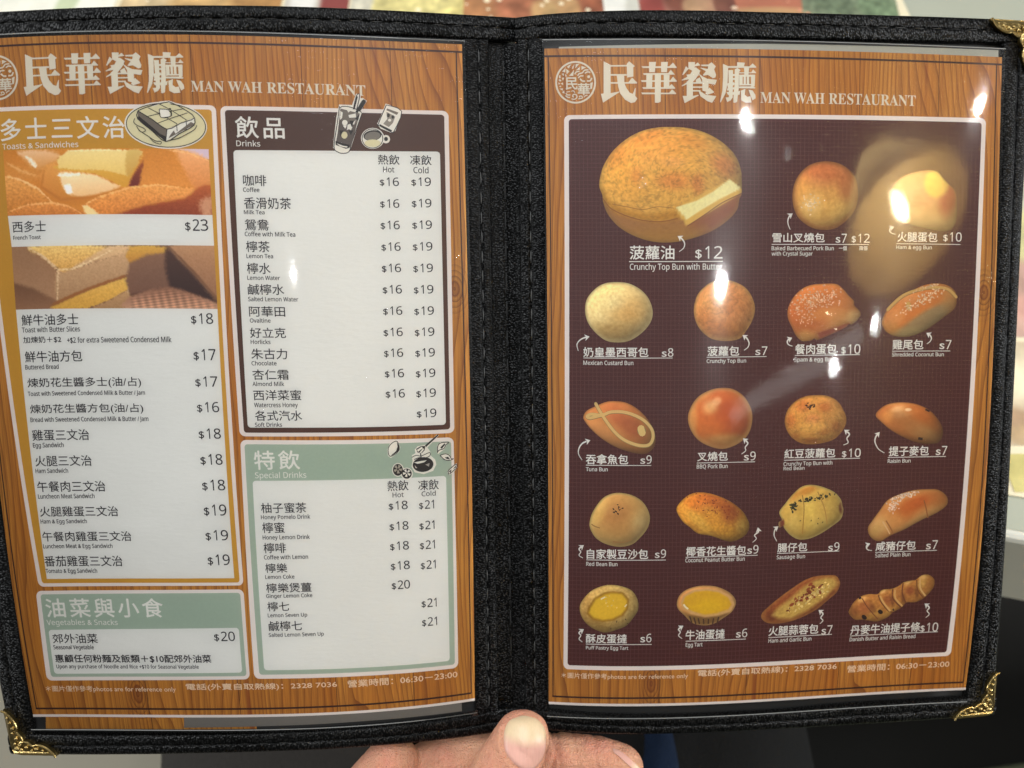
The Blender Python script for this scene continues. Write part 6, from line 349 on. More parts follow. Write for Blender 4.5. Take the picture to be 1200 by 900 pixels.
def film_material():
    m = bpy.data.materials.new('clear plastic film'); m.use_nodes = True; n, l = m.node_tree.nodes, m.node_tree.links
    n.remove(n['Principled BSDF']); out = n['Material Output']
    tcn = n.new('ShaderNodeTexCoord'); o = tcn.outputs['Object']
    tr = n.new('ShaderNodeBsdfTransparent'); tr.inputs[0].default_value = (.985, .985, .98, 1)
    g1 = n.new('ShaderNodeBsdfGlossy'); g1.inputs['Roughness'].default_value = .045; g1.inputs[0].default_value = (1, 1, 1, 1); g1.inputs['Anisotropy'].default_value = .3
    g2 = n.new('ShaderNodeBsdfGlossy'); g2.inputs['Roughness'].default_value = .20; g2.inputs[0].default_value = (1, 1, 1, 1); g2.inputs['Anisotropy'].default_value = .5
    tn = n.new('ShaderNodeTangent'); tn.direction_type = 'UV_MAP'; tn.uv_map = 'UVMap'; l.new(tn.outputs[0], g1.inputs['Tangent']); l.new(tn.outputs[0], g2.inputs['Tangent'])
    gm = n.new('ShaderNodeMixShader'); gm.inputs[0].default_value = .24; l.new(g1.outputs[0], gm.inputs[1]); l.new(g2.outputs[0], gm.inputs[2])
    fr = n.new('ShaderNodeFresnel'); fr.inputs[0].default_value = 1.48
    smear = noise_tex(n, l, mapped(n, l, o, (22, 34, 22)), 1.0, 4, .6)
    fx = math_node(n, l, 'MULTIPLY', fr.outputs[0], math_node(n, l, 'MULTIPLY_ADD', smear, 1.2, .55), clamp=True)
    sc_ = noise_tex(n, l, mapped(n, l, o, (90, 1500, 90)), 1.0, 2, .6)
    sc_ = math_node(n, l, 'MULTIPLY', math_node(n, l, 'GREATER_THAN', sc_, .66), noise_tex(n, l, mapped(n, l, o, (30, 30, 30)), 1.0, 2))
    b1 = n.new('ShaderNodeBump'); b1.inputs['Strength'].default_value = .10; b1.inputs['Distance'].default_value = .0002
    l.new(math_node(n, l, 'ADD', sc_, math_node(n, l, 'MULTIPLY', math_node(n, l, 'MULTIPLY_ADD', noise_tex(n, l, mapped(n, l, o, (60, 85, 60)), 1.0, 2), 3.2, noise_tex(n, l, mapped(n, l, o, (420, 420, 420)), 1.0, 2)), .25)), b1.inputs['Height'])
    l.new(b1.outputs[0], g1.inputs['Normal']); l.new(b1.outputs[0], g2.inputs['Normal'])
    mx = n.new('ShaderNodeMixShader'); l.new(fx, mx.inputs[0]); l.new(tr.outputs[0], mx.inputs[1]); l.new(gm.outputs[0], mx.inputs[2])
    l.new(mx.outputs[0], out.inputs['Surface']); return m
M_FILM = film_material()
M_WELD = mat('welded film edge', (.20, .20, .19), .25)
def brass_material():
    m = mat('embossed brass', (.40, .29, .11), .30, 1.0); n, l, p = nodes(m)
    tcn = n.new('ShaderNodeTexCoord'); f = noise_tex(n, l, mapped(n, l, tcn.outputs['Object'], (420, 420, 420)), 1.0, 3, .6)
    bump(n, l, p, f, .55, .0006)
    l.new(mix_color(n, l, f, (.22, .15, .05), (.55, .41, .17)), p.inputs['Base Color']); return m
M_BRASS = brass_material()

# ------------------------------------------------------------------ printed pages
def printed(parent, name, b, smooth=False, label=None):
    return link(name, b.mesh(name, smooth), parent, label=label)
LIFT = 5e-5
def fbm2(x, y, scale, seed):
    return np.array([mnoise.fractal(Vector((a / scale + seed, c / scale - seed * .7, seed * 1.3)), 1.0, 2.0, 4) for a, c in zip(x, y)])
def signed(px, py, pts):
    p = np.array(pts); q = np.roll(p, -1, 0); d = np.full(px.shape, 1e9); ins = np.zeros(px.shape, bool)
    for (ax, ay), (bx, by) in zip(p, q):
        ex, ey = bx - ax, by - ay; wx, wy = px - ax, py - ay; t = np.clip((wx * ex + wy * ey) / (ex * ex + ey * ey + 1e-12), 0, 1)
        d = np.minimum(d, np.hypot(wx - ex * t, wy - ey * t))
        cr = ((ay > py) != (by > py)) & (px < (bx - ax) * (py - ay) / (by - ay + 1e-12) + ax); ins ^= cr
    return np.where(ins, d, -d)
def blend(col, a, c): return col * (1 - a[:, None]) + np.array(c, float)[None] * a[:, None]
def bun_picture(parent, sheet, B, lift, seed):
    loop = smooth_loop(B['o'], 6); ctr = loop.mean(0); nt = len(loop)
    xs = loop - ctr; big = max(np.ptp(loop[:, 0]), np.ptp(loop[:, 1])); nr = 60 if big > 35 else 34
    rr = np.linspace(0.02, 1, nr) ** .8
    P = (ctr[None, None] + xs[:, None] * rr[None, :, None]).reshape(-1, 2); r = np.tile(rr, nt); x, y = P[:, 0], P[:, 1]
    col = np.tile(np.array(B['base'], float), (len(x), 1))
    for cx, cy, rx, ry, rot, c, al, sf in B['blobs']:
        a = math.radians(rot); dx, dy = x - cx, y - cy; u = (dx * math.cos(a) + dy * math.sin(a)) / rx; v = (-dx * math.sin(a) + dy * math.cos(a)) / ry
        d = np.hypot(u, v); col = blend(col, (.55 if big > 35 else .85) * al * np.clip((1.25 - d) / (sf * .9), 0, 1) ** 1.3, c)
    # the printed photograph's own modelling: a dome lit from the upper left
    e2 = (x - ctr[0]) / (np.ptp(loop[:, 0]) / 2); e3 = (y - ctr[1]) / (np.ptp(loop[:, 1]) / 2)
    dome = 1.0 - .34 * np.clip(.62 * e2 + .78 * e3, -1, 1) * r ** 1.2 - .16 * r ** 5
    gl = np.exp(-(((e2 + .30) / .30) ** 2 + ((e3 + .42) / .22) ** 2)) * B.get('gloss', .10) * .8
    col = col * (dome * 1.07)[:, None]; col = col + (np.array([252., 236., 206.]) - col) * gl[:, None]
    tex = fbm2(x, y, B['noise'][1], seed)
    amp = np.full(len(x), B['noise'][0])
    for pts, c, sf, na in B['polys']:
        a = np.clip(.5 + signed(x, y, pts) / max(sf, .05), 0, 1); col = blend(col, a, c); amp = amp * (1 - a) + na * a
    if B['rim']:
        c, w = B['rim']; col = blend(col, np.clip((r - (1 - w * 2)) / (w * 2), 0, 1) ** 1.5 * .8, c)
    col = blend(col, np.clip((r - .93) / .07, 0, 1) * .35, np.array(B['base']) * .55)
    if B['crack']:
        ck = np.abs(np.array([mnoise.noise(Vector((a / 2.6 + seed, c_ / 2.6, .3))) + .35 * mnoise.noise(Vector((a / .9, c_ / .9, seed))) for a, c_ in zip(x, y)])); col *= 1 - (.42 * B['crack'] * np.clip(1 - ck / .13, 0, 1) * amp / B['noise'][0])[:, None]
    t_ = (amp * tex * .8)[:, None]; col = col * (1.0 + t_ * np.array([.75, 1.0, 1.3]))
    col = col * np.array([.985, 1.0, .93])
    b = Build()
    faces = grid_faces(nt, nr, True)
    b.add(sheet.at(x, y, lift), faces, M_INK, lin_np(col) * INK)
    k = [(i * nr) for i in range(nt)]
    cc = len(x); b.add(sheet.at(np.array([ctr[0]]), np.array([ctr[1]]), lift), [], M_INK, lin_np(col[:1]) * INK)
    b.f += [(k[i], k[(i + 1) % nt], cc) for i in range(nt)]; b.m += [b.mat(M_INK)] * nt
    ll = lift
    for pts, w, c in B['strokes']:
        ll += 8e-6; q = smooth_loop(pts, 5, False)
        if w > 1.1:
            ribbon(b, sheet, q, w, ll, M_INK, lin(tuple(v * .66 for v in c))); ribbon(b, sheet, q + np.array([-.04, -.10]), w * .8, ll + 4e-6, M_INK, lin(c)); ll += 4e-6
            for e_ in (q[0], q[-1]): poly(b, sheet, [(e_[0] + w * .42 * math.cos(t), e_[1] + w * .42 * math.sin(t)) for t in np.linspace(0, 6.28, 10)[:-1]], ll + 4e-6, M_INK, lin(c))
        else: ribbon(b, sheet, q, w, ll, M_INK, lin(c))
    for cx, cy, rx, ry, rot, n_, size, c in B['dots']:
        a = math.radians(rot)
        for _ in range(n_):
            u, v = rng.normal(0, .45, 2); 
            if u * u + v * v > 1: continue
            px = cx + u * rx * math.cos(a) - v * ry * math.sin(a); py = cy + u * rx * math.sin(a) + v * ry * math.cos(a)
            if signed(np.array([px]), np.array([py]), loop)[0] < .3: continue
            s_ = size * .46 * rng.uniform(.7, 1.3); an = rng.uniform(0, 3.14); cj = np.clip(np.array(c) * rng.uniform(.85, 1.08), 0, 255)
            poly(b, sheet, [(px + s_ * (1.5 * math.cos(t) * math.cos(an) - .8 * math.sin(t) * math.sin(an)), py + s_ * (1.5 * math.cos(t) * math.sin(an) + .8 * math.sin(t) * math.cos(an))) for t in np.linspace(0, 6.28, 8)[:-1]], ll + 1e-5 + rng.uniform(0, 4e-6), M_INK, lin(cj))
    return printed(parent, 'bun_picture', b, label=B['label'])
def arrow(b, sheet, pts, lift):
    q = smooth_loop(pts, 6, False); ribbon(b, sheet, q[:-3], .55, lift, M_TEXTW, taper=True)
    d = q[-1] - q[-6]; d /= np.linalg.norm(d); n = np.array([-d[1], d[0]]); t = q[-1] + d * .25
    poly(b, sheet, [t, t - d * 1.9 + n * 1.25, t - d * 1.35, t - d * 1.9 - n * 1.25], lift + 4e-6, M_TEXTW)
def panel(parent, sheet, spec, label):
    colr, outer, ring, box = spec; b = Build()
    P, f = quad_grid(outer, 44, 60, 2.1); b.add(sheet.at(P[:, 0], P[:, 1], LIFT), f, M_BORDER)
    P, f = quad_grid(ring, 44, 60, 1.1); b.add(sheet.at(P[:, 0], P[:, 1], 2 * LIFT), f, COLORS[colr], uv=P)
    if box: P, f = quad_grid(box, 40, 56, 1.2); b.add(sheet.at(P[:, 0], P[:, 1], 3 * LIFT), f, M_WHITE)
    return printed(parent, 'section_panel', b, label=label)
def paper(parent, sheet, knot=0):
    b = Build()
    q = [(0, 0), (PW, 0), (PW, PH), (0, PH)]
    P, f = quad_grid(q, 60, 80); b.add(sheet.at(P[:, 0], P[:, 1], 0), f, M_WOOD, uv=P)
    ln = .42
    for q, m, k in (([(0, 2.55), (PW, 2.55), (PW, 2.55 + .75), (0, 2.55 + .75)], M_DARKLINE, 1), ([(1.5, PH - 3.4), (PW - 1.4, PH - 3.4), (PW - 1.4, PH - 2.75), (1.5, PH - 2.75)], M_DARKLINE, 1),
                    ([(1.2, 3), (1.2 + ln, 3), (1.6 + ln, PH - 3), (1.6, PH - 3)], M_DARKLINE, 1.3), ([(PW - 2.2, 3), (PW - 2.2 + ln, 3), (PW - 1.6 + ln, PH - 3), (PW - 1.6, PH - 3)], M_DARKLINE, 1.3),
                    ([(0, PH - .95), (PW, PH - .95), (PW, PH), (0, PH)], M_BORDER, 1.6)):
        dx = abs(q[1][0] - q[0][0]) > abs(q[3][1] - q[0][1])
        P, f = quad_grid(q, 60 if dx else 2, 2 if dx else 60); b.add(sheet.at(P[:, 0], P[:, 1], LIFT * k * .7), f, m)
    # cut edge of the paper
    return printed(parent, 'paper_sheet', b)
def emblem(parent, sheet, dx, dy, sx):
    b = Build(); T = lambda p: [(dx + (a - 12.36) * sx, dy + (c_ - 12.4) * sx) for a, c_ in p]
    l0 = 2 * LIFT
    for e_ in EMBLEM:
        l0 += 2e-6
        if e_[0] == 'F': poly(b, sheet, T(e_[1]), l0, M_TITLE)
        else: ribbon(b, sheet, smooth_loop(T(e_[1]), 4, False) if len(e_[1]) < 20 else T(e_[1]), e_[2] * sx, l0, M_TITLE)
    for t in EMBLEM_TEXT:
        (x0, yt), (x1, yb) = T([(t[1], t[3])])[0], T([(t[2], t[4])])[0]
        put_glyphs(b, sheet, t[0], x0, x1, yt, yb, l0 + 5e-6, M_TITLE, 1, .09)
    return printed(parent, 'emblem', b)
def title(parent, sheet, items):
    b = Build(); l0 = 2 * LIFT
    S = np.concatenate([np.array(p) for p in TITLE_SHAPES]); lo, hi = S.min(0), S.max(0)
    s, X0, X1, Yt, Yb = items[0][:5]
    for p in TITLE_SHAPES:
        q = np.array(p); q = np.stack([X0 + (q[:, 0] - lo[0]) / (hi[0] - lo[0]) * (X1 - X0), Yt + (q[:, 1] - lo[1]) / (hi[1] - lo[1]) * (Yb - Yt)], 1)
        l0 += 3e-6; poly(b, sheet, q, l0, M_TITLE)
    text(b, sheet, items[1], 2 * LIFT, M_TITLE)
    return printed(parent, 'title_lettering', b)
def lettering(parent, sheet, items, ink, head=None, lift=4 * LIFT, name='lettering'):
    b = Build()
    for i, t in enumerate(items): text(b, sheet, t, lift, head if head and i < 2 else ink)
    return printed(parent, name, b)
def drawing(parent, sheet, items):
    b = Build(); l0 = 5 * LIFT
    for e_ in items:
        l0 += 5e-6
        if e_[0] == 'f': poly(b, sheet, e_[1], l0, M_LINE, lin(e_[2]))
        else: ribbon(b, sheet, smooth_loop(e_[1], 3, False), e_[2], l0, M_LINE, lin((42, 36, 34)))
    return printed(parent, 'line_drawing', b)
def food_picture(parent, sheet, spec, seed):
    label, q, base, layers, nz = spec; nx, ny = 300, 100
    P, f = quad_grid(q, nx, ny); x, y = P[:, 0], P[:, 1]
    col = np.tile(np.array(base, float), (len(x), 1)); amp = np.full(len(x), nz[0]); tex = fbm2(x, y, nz[1] * 1.0, seed)
    for pts, c, sf, na in layers:
        pts = smooth_loop(pts, 2) if len(pts) < 12 else pts
        a = np.clip(.5 + (signed(x, y, pts) + tex * (.25 + sf * .35)) / max(sf * 2.2, .28), 0, 1); a = a * a * (3 - 2 * a); pp = np.array(pts)
        if len(c) == 6: k_ = np.clip((y - pp[:, 1].min()) / (np.ptp(pp[:, 1]) + .01), 0, 1)[:, None]; c = np.array(c[:3], float)[None] * (1 - k_) + np.array(c[3:], float)[None] * k_
        col = col * (1 - a[:, None]) + np.broadcast_to(np.asarray(c, float), col.shape) * a[:, None]; amp = amp * (1 - a) + na * a
    if seed > 50:
        wv = np.sin((x * .9 + y * 1.7) * 1.7) * np.sin((x * .5 - y * 2.2) * 1.5); wm = np.clip(signed(x, y, layers[-1][0]) / 2, 0, 1); col *= (1 + .22 * wv * wm)[:, None]
    t_ = (amp * tex * .7)[:, None]; col = col * (1.06 + t_ * np.array([.7, 1.0, 1.35]))
    b = Build(); b.add(sheet.at(x, y, 4 * LIFT), f, M_INK, lin_np(col) * INK)
    return printed(parent, 'food_picture', b, label=label)

# ---- left page
left = empty('menu_page', BOOK, 'printed wood pattern menu page of toasts, sandwiches and drinks with white price lists', 'menu page', 'menu pages in the folder')
paper(left, LP)
title(left, LP, LEFT_TEXT['title']); emblem(left, LP, 12.0, 13.9, 1.03)
pl = dict(toast='mustard yellow toast and sandwich panel', veg='sage green vegetable panel', drinks='dark brown drinks panel', special='sage green special drinks panel')
panels = {}
for k in ('toast', 'veg', 'drinks', 'special'):
    panels[k] = panel(left, LP, PANELS[k], pl[k])
# the toast list has two white boxes between its photographs
def white_boxes(parent, quads):
    b = Build()
    for q in quads: P, f = quad_grid(q, 40, 40, .0); b.add(LP.at(P[:, 0], P[:, 1], 3 * LIFT), f, M_WHITE)
    return printed(parent, 'price_box', b)
pic1, pic2 = PICTURES[0][1], PICTURES[1][1]
tb = PANELS['toast'][2]
white_boxes(panels['toast'], [[pic1[3], pic1[2], pic2[1], pic2[0]], [pic2[3], pic2[2], (tb[2][0] - 1.9, tb[2][1] - 1.6), (tb[3][0] + 2.1, tb[3][1] - 1.6)]])
food_picture(panels['toast'], LP, PICTURES[0], 21); food_picture(panels['toast'], LP, PICTURES[1], 61)
for k in ('toast', 'veg', 'drinks', 'special'):
    lettering(panels[k], LP, LEFT_TEXT[k], M_BLACK, M_TEXTW)
    if k in DRAWINGS: drawing(panels[k], LP, DRAWINGS[k])
lettering(left, LP, LEFT_TEXT['footer'], M_PEACH, name='footer_lettering', lift=2 * LIFT)
# ---- right page
right = empty('menu_page', BOOK, 'printed wood pattern menu page with nineteen bun pictures on a maroon panel', 'menu page', 'menu pages in the folder')
paper(right, RP)
title(right, RP, RIGHT_TEXT['title']); emblem(right, RP, 12.36, 12.4, 1.0)
panel(right, RP, RIGHT_PANEL, 'maroon picture panel with a fine woven grid')
for i, B in enumerate(BUNS):
    bp = bun_picture(right, RP, B, 4 * LIFT, 3.1 * i + 1)
    ts, ul, ar = CAPTIONS[i]; b = Build()
    for t in ts: text(b, RP, t, 5 * LIFT, M_TEXTW)
    xs = np.linspace(ul[0], ul[1], 24); ribbon(b, RP, np.stack([xs, np.full(24, ul[2])], 1), .26 if i else .34, 5 * LIFT, M_TEXTW)
    arrow(b, RP, ar, 5.4 * LIFT)
    link('caption', b.mesh('caption'), bp)
lettering(right, RP, RIGHT_TEXT['footer'], M_PEACH, name='footer_lettering', lift=2 * LIFT)

# ---- sheets tucked behind the pages, plus a strip coloured as the sleeve fold's reflection
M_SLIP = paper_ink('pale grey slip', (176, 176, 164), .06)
M_FOLD_SHEEN = paper_ink('sleeve fold sheen grey', (122, 117, 110), .06)  # flat grey that paints the sleeve fold's reflection below the left page
def flat_sheet(name, sheet, pts, lift, m, label, cat, group=None):
    b = Build(); p = np.array(pts); n2 = len(p) // 2
    top = p[:n2] if len(p) % 2 == 0 else p[:2]; 
    if len(p) == 4: q = p
    else: q = None
    if q is not None: P, f = quad_grid(q, 30, 6)
    else:
        a = p[:len(p) - len(p) // 2 - (1 if len(p) == 6 and False else 0)]
        a, c_ = (p[:2], p[2:][::-1]) if abs(p[0][0] - p[1][0]) > 60 and len(p) == 6 and p[1][0] == max(p[:, 0]) and False else (p[:3], p[3:][::-1]) if len(p) == 6 and SPLIT[cat_key] == 3 else (p[:2], p[2:][::-1])
        def samp(z_):
            z_ = np.array(z_); z_ = z_[np.argsort(z_[:, 0])]; t = np.linspace(0, 1, 30); xx = z_[0, 0] + t * (z_[-1, 0] - z_[0, 0]); return np.stack([xx, np.interp(xx, z_[:, 0], z_[:, 1])], 1)
        A_, C_ = samp(a), samp(c_); P = np.stack([A_, C_], 1).reshape(-1, 2); f = grid_faces(30, 2)
    b.add(sheet.at(P[:, 0], P[:, 1], lift), f, m, uv=P); b.add(sheet.at(P[:, 0], P[:, 1], lift - 1.2e-4), [tuple(reversed(t)) for t in f], m, uv=P)
    me = b.mesh(name); o = link(name, me, matrix=BOOK, label=label, cat=cat, group=group); return o
SPLIT = {'l': 2, 'r': 3}
cat_key = 'l'
flat_sheet('grey_strip', LP, FOLD_SHEEN_LEFT, -5e-4, M_FOLD_SHEEN, 'dull grey strip painted as the sleeve fold reflection below the toast and drinks page', 'paper slip')
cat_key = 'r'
flat_sheet('grey_strip', RP, SLIP_RIGHT, -5e-4, M_SLIP, 'pale grey slip showing above the bun picture page', 'paper slip')
cat_key = 'l'
flat_sheet('tucked_page', LP, TUCKED, -9e-4, M_WOOD, 'wood patterned sheet tucked behind the toast page, its lower edge showing', 'spare page')

# ------------------------------------------------------------------ the folder
folder = empty('menu_folder', BOOK, 'opened black leatherette menu folder with stitched hems, clear sleeves and brass corners', 'menu folder')
def along(pts, n, axis):
    p = np.array(pts); t = np.linspace(0, 1, n); s = np.linspace(0, 1, len(p)); 
    k = smooth_loop(p, 12, False); d = np.r_[0, np.cumsum(np.linalg.norm(np.diff(k, axis=0), axis=1))]; d /= d[-1]
    return np.stack([np.interp(t, d, k[:, 0]), np.interp(t, d, k[:, 1])], 1)
HEM = [(0, -4.2), (.004, -2.0), (.025, -.5), (.07, .45), (.14, .95), (.24, 1.2), (.36, 1.2), (.455, 1.1), (.485, .9), (.494, .15), (.506, .15), (.515, .85), (.58, .95), (.70, 1.0), (.84, .95), (.94, .7), (.985, .25), (1.0, -.6), (1.0, -1.9)]
BAND = [(0, -3.6), (0.0, -.4), (.02, .35), (.07, .62), (.28, .68), (.375, .6), (.40, -.1), (.42, -.1), (.445, .6), (.6, .68), (.88, .62), (.97, .35), (1.0, -.3), (1.0, -2.2)]
def strip(sheet, outer, inner, profile, lift, m, n=90, seam=.5, stitch=.0075, wob=1.0):
    b = Build(); Pts = []
    for t, h in profile:
        q = outer * (1 - t) + inner * t; hh = h * 1e-3 + lift
        w = np.array([mnoise.noise(Vector((a * 9, c_ * 9, t * 2))) for a, c_ in q]) * 2.2e-4 * wob
        Pts.append(sheet.at(q[:, 0], q[:, 1], hh + w))
    V = np.stack(Pts, 1)
    f = grid_faces(n, len(profile)); b.add(V.reshape(-1, 3), f, m)
    # stitches sit in the seam
    q = outer * (1 - seam) + inner * seam; S = sheet.at(q[:, 0], q[:, 1], lift + .00022)
    d = np.r_[0, np.cumsum(np.linalg.norm(np.diff(S, axis=0), axis=1))]; N = sheet.normal(q[:, 0], q[:, 1])
    pos = np.arange(stitch * .5, d[-1] - stitch * .4, stitch)
    for s0 in pos:
        ts = np.linspace(s0, s0 + stitch * .62, 5); c_ = np.stack([np.interp(ts, d, S[:, k]) for k in range(3)], 1); nn = np.stack([np.interp(ts, d, N[:, k]) for k in range(3)], 1)
        tg = np.gradient(c_, axis=0); tg /= np.linalg.norm(tg, axis=1, keepdims=True); sd = np.cross(tg, nn)
        hgt = np.array([0, .8, 1, .8, 0]) * .00022; r_ = np.array([.4, 1, 1, 1, .4]) * .00026
        ring = [c_ + nn * hgt[:, None] + (sd * math.cos(a) + nn * math.sin(a)) * r_[:, None] for a in np.linspace(0, 2 * math.pi, 7)[:-1]]
        b.add(np.stack(ring, 0).reshape(-1, 3), grid_faces(6, 5, True), M_THREAD)
    return b
def part(name, b, label=None): return link(name, b.mesh(name, True), folder, label=label)
for side, SH in (('left', LC), ('right', RC)):
    E = EDGES[side]; n = 140
    U = np.linspace(0, 1, n)
    inn = along(E['top'], n, 0); ti = np.stack([U, np.interp(U, inn[:, 0], inn[:, 1])], 1); part('hem', strip(SH, np.stack([U, 0 * U], 1), ti, HEM, 0, M_LEATHER, n), 'upper hem')
    inn = along(E['bottom'], n, 0); bi = np.stack([U, np.interp(U, inn[:, 0], inn[:, 1])], 1); part('hem', strip(SH, np.stack([U, 0 * U + 1], 1), bi, HEM, 0, M_LEATHER, n), 'lower hem')
    si = along(E['side'], n, 1); x0 = 0.0 if side == 'left' else 1.0
    so = np.stack([np.full(n, x0), si[:, 1]], 1)
    part('hem', strip(SH, so, si, HEM, -2.5e-4, M_LEATHER_V, n), 'outer side hem')
    a, bb = along(E['a'], n, 1), along(E['b'], n, 1)
    part('spine_band', strip(SH, bb if side == 'left' else a, a if side == 'left' else bb, BAND, 0, M_LEATHER_V, n, seam=.41 if False else .41, wob=.6))
    # stiff board behind the sleeve
    g = np.linspace(.004, .996, 40); G = np.stack(np.meshgrid(g, g, indexing='ij'), -1).reshape(-1, 2); b = Build()
    b.add(SH.at(G[:, 0], G[:, 1], -.0032), grid_faces(40, 40), M_LINING); b.add(SH.at(G[:, 0], G[:, 1], -.0048), grid_faces(40, 40), M_LEATHER)
    part('cover_board', b)
# spine gusset between the two bands
n = 120; a = along(EDGES['left']['b'], n, 1); c_ = along(EDGES['right']['a'], n, 1); A_ = LC.at(a[:, 0], a[:, 1], 0); B_ = RC.at(c_[:, 0], c_[:, 1], 0); b = Build(); rows = []
for t in np.linspace(-.04, 1.04, 17):
    dpt = -.0024 - .0012 * math.sin(math.pi * min(max(t, 0), 1)) - (.0007 if abs(t - .5) < .02 else 0)
    rows.append(A_ * (1 - t) + B_ * t + np.array([0, 0, dpt]))
V = np.stack(rows, 1); b.add(V.reshape(-1, 3), grid_faces(n, 17), M_LEATHER_V)
mid = V[:, 8]; d = np.r_[0, np.cumsum(np.linalg.norm(np.diff(mid, axis=0), axis=1))]
for s0 in np.arange(.006, d[-1] - .01, .0115):
    ts = np.linspace(s0, s0 + .0062, 5); cc = np.stack([np.interp(ts, d, mid[:, k]) for k in range(3)], 1)
    ring = [cc + np.array([math.cos(q), 0, math.sin(q) + .8]) * .00032 * np.array([.5, 1, 1, 1, .5])[:, None] for q in np.linspace(0, 6.283, 7)[:-1]]
    b.add(np.stack(ring, 0).reshape(-1, 3), grid_faces(6, 5, True), M_LINING)
part('spine', b)
# clear sleeves over both pages
def sleeve(sheet, x0, x1, y0, y1, waves, lifted=0):
    nx, ny = 90, 110; b = Build(); X, Y = np.meshgrid(np.linspace(x0, x1, nx), np.linspace(y0, y1, ny), indexing='ij'); X, Y = X.ravel(), Y.ravel()
    h = np.full(X.shape, .0007)
    for amp, fx, fy, ph in waves: h = h + amp * np.sin(X * fx + Y * fy + ph)
    h = h + lifted * (np.clip(X - 135, 0, None) / 41) ** 2
    b.add(sheet.at(X, Y, h), [tuple(reversed(t)) for t in grid_faces(nx, ny)], M_FILM, uv=np.stack([X, Y], 1) / 250)
    for ye in (y1 - .9, y0 + .5):                       # welded edge of the pocket
        xs_ = np.linspace(x0, x1, 60); ribbon(b, sheet, np.stack([xs_, np.full(60, ye)], 1), .32, .0009, M_WELD)
    return b
part('clear_sleeve', sleeve(LP, -1.2, PW + .8, -1.6, PH + 5.2, [(.00006, .05, .02, 0), (.00004, .02, .07, 1)], .0007))
part('clear_sleeve', sleeve(RP, -.8, PW + .8, -3.6, PH + 5.2, [(.00007, .045, .03, 1.0), (.00005, -.03, .06, 2), (.00003, .11, .05, .4)]))
# light edge of each sleeve pocket
# brass corners
def corner(sheet, u, v):
    e_ = 1e-3; o = sheet.at(np.array([u]), np.array([v]))[0]; du = sheet.at(np.array([u + e_ * (1 if u < .5 else -1)]), np.array([v]))[0] - o; dv = sheet.at(np.array([u]), np.array([v + e_ * (1 if v < .5 else -1)]))[0] - o
    du /= np.linalg.norm(du); dv /= np.linalg.norm(dv); nn = np.cross(du, dv); nn *= np.sign(nn[2]) / np.linalg.norm(nn)
    k = .345e-3
    arm = [(55, -1.5), (53, 3), (49, 7.5), (44, 10.8), (39, 12.8), (34, 13.6), (30.5, 12.6), (28.5, 12.4), (26.5, 14.2), (23, 16.6), (19, 17.4), (15.5, 16.6), (13.5, 14.6)]
    inner = arm + [(14.4, 14.4)] + [(b_, a_) for a_, b_ in reversed(arm)]
    outer = [(-1.5, 9), (-.6, 4.5), (1.8, 1.8), (4.5, -.6), (9, -1.5)]
    W3 = lambda a_, b_, h: o + du * (a_ + 5) * k + dv * (b_ + 4) * k + nn * h
    inn = smooth_loop(inner, 3, False); b = Build()
    loop = np.concatenate([inn, np.array(outer)]); nL = len(loop); hi = .0026
    top = np.array([W3(x, y, hi - .0011 * max(0, 1 - min(max(x, 0), max(y, 0)) / 5.0)) for x, y in loop]); low = np.array([W3(x, y, .0002) for x, y in loop])
    tris = tessellate_polygon([[Vector((x, y, 0)) for x, y in loop]])
    b.add(top, [tuple(t) for t in tris], M_BRASS); b.add(np.stack([top, low], 1).reshape(-1, 3), grid_faces(nL, 2, True), M_BRASS)
    for q in range(2):      # raised rim along the scallops
        pass
    rim = np.array([W3(x, y, hi) for x, y in inn]); tg = np.gradient(rim, axis=0); tg /= np.linalg.norm(tg, axis=1, keepdims=True); sd = np.cross(tg, nn)
    b.add(np.stack([rim + (sd * math.cos(q) + nn * math.sin(q)) * .00042 for q in np.linspace(0, 6.283, 9)[:-1]], 0).reshape(-1, 3), grid_faces(8, len(rim), True), M_BRASS)
    for x, y, r_ in ((14, 7, 2.2), (20.5, 10, 2.6), (27, 6.5, 1.8), (33, 8, 2.4), (40, 6, 1.9), (46, 3.6, 1.4), (7, 14, 2.2), (10, 20.5, 2.6), (6.5, 27, 1.8), (8, 33, 2.4), (6, 40, 1.9), (3.6, 46, 1.4), (8.5, 8.5, 3.6), (12.5, 12.2, 2.2)):
        vs = []; 
        for i in range(5):
            ph = i / 4 * math.pi / 2
            for j in range(10): vs.append(W3(x, y, hi - .0002) + (du * math.cos(j * .6283) + dv * math.sin(j * .6283)) * r_ * k * math.cos(ph) + nn * r_ * k * .8 * math.sin(ph))
        b.add(np.array(vs), [(i * 10 + j, i * 10 + (j + 1) % 10, (i + 1) * 10 + (j + 1) % 10, (i + 1) * 10 + j) for i in range(4) for j in range(10)], M_BRASS)
    me = b.mesh('corner_protector'); return link('corner_protector', me, folder)
corner(LC, 0., 1.); corner(RC, 1., 1.); corner(RC, 1., 0.); corner(LC, 0., 0.)
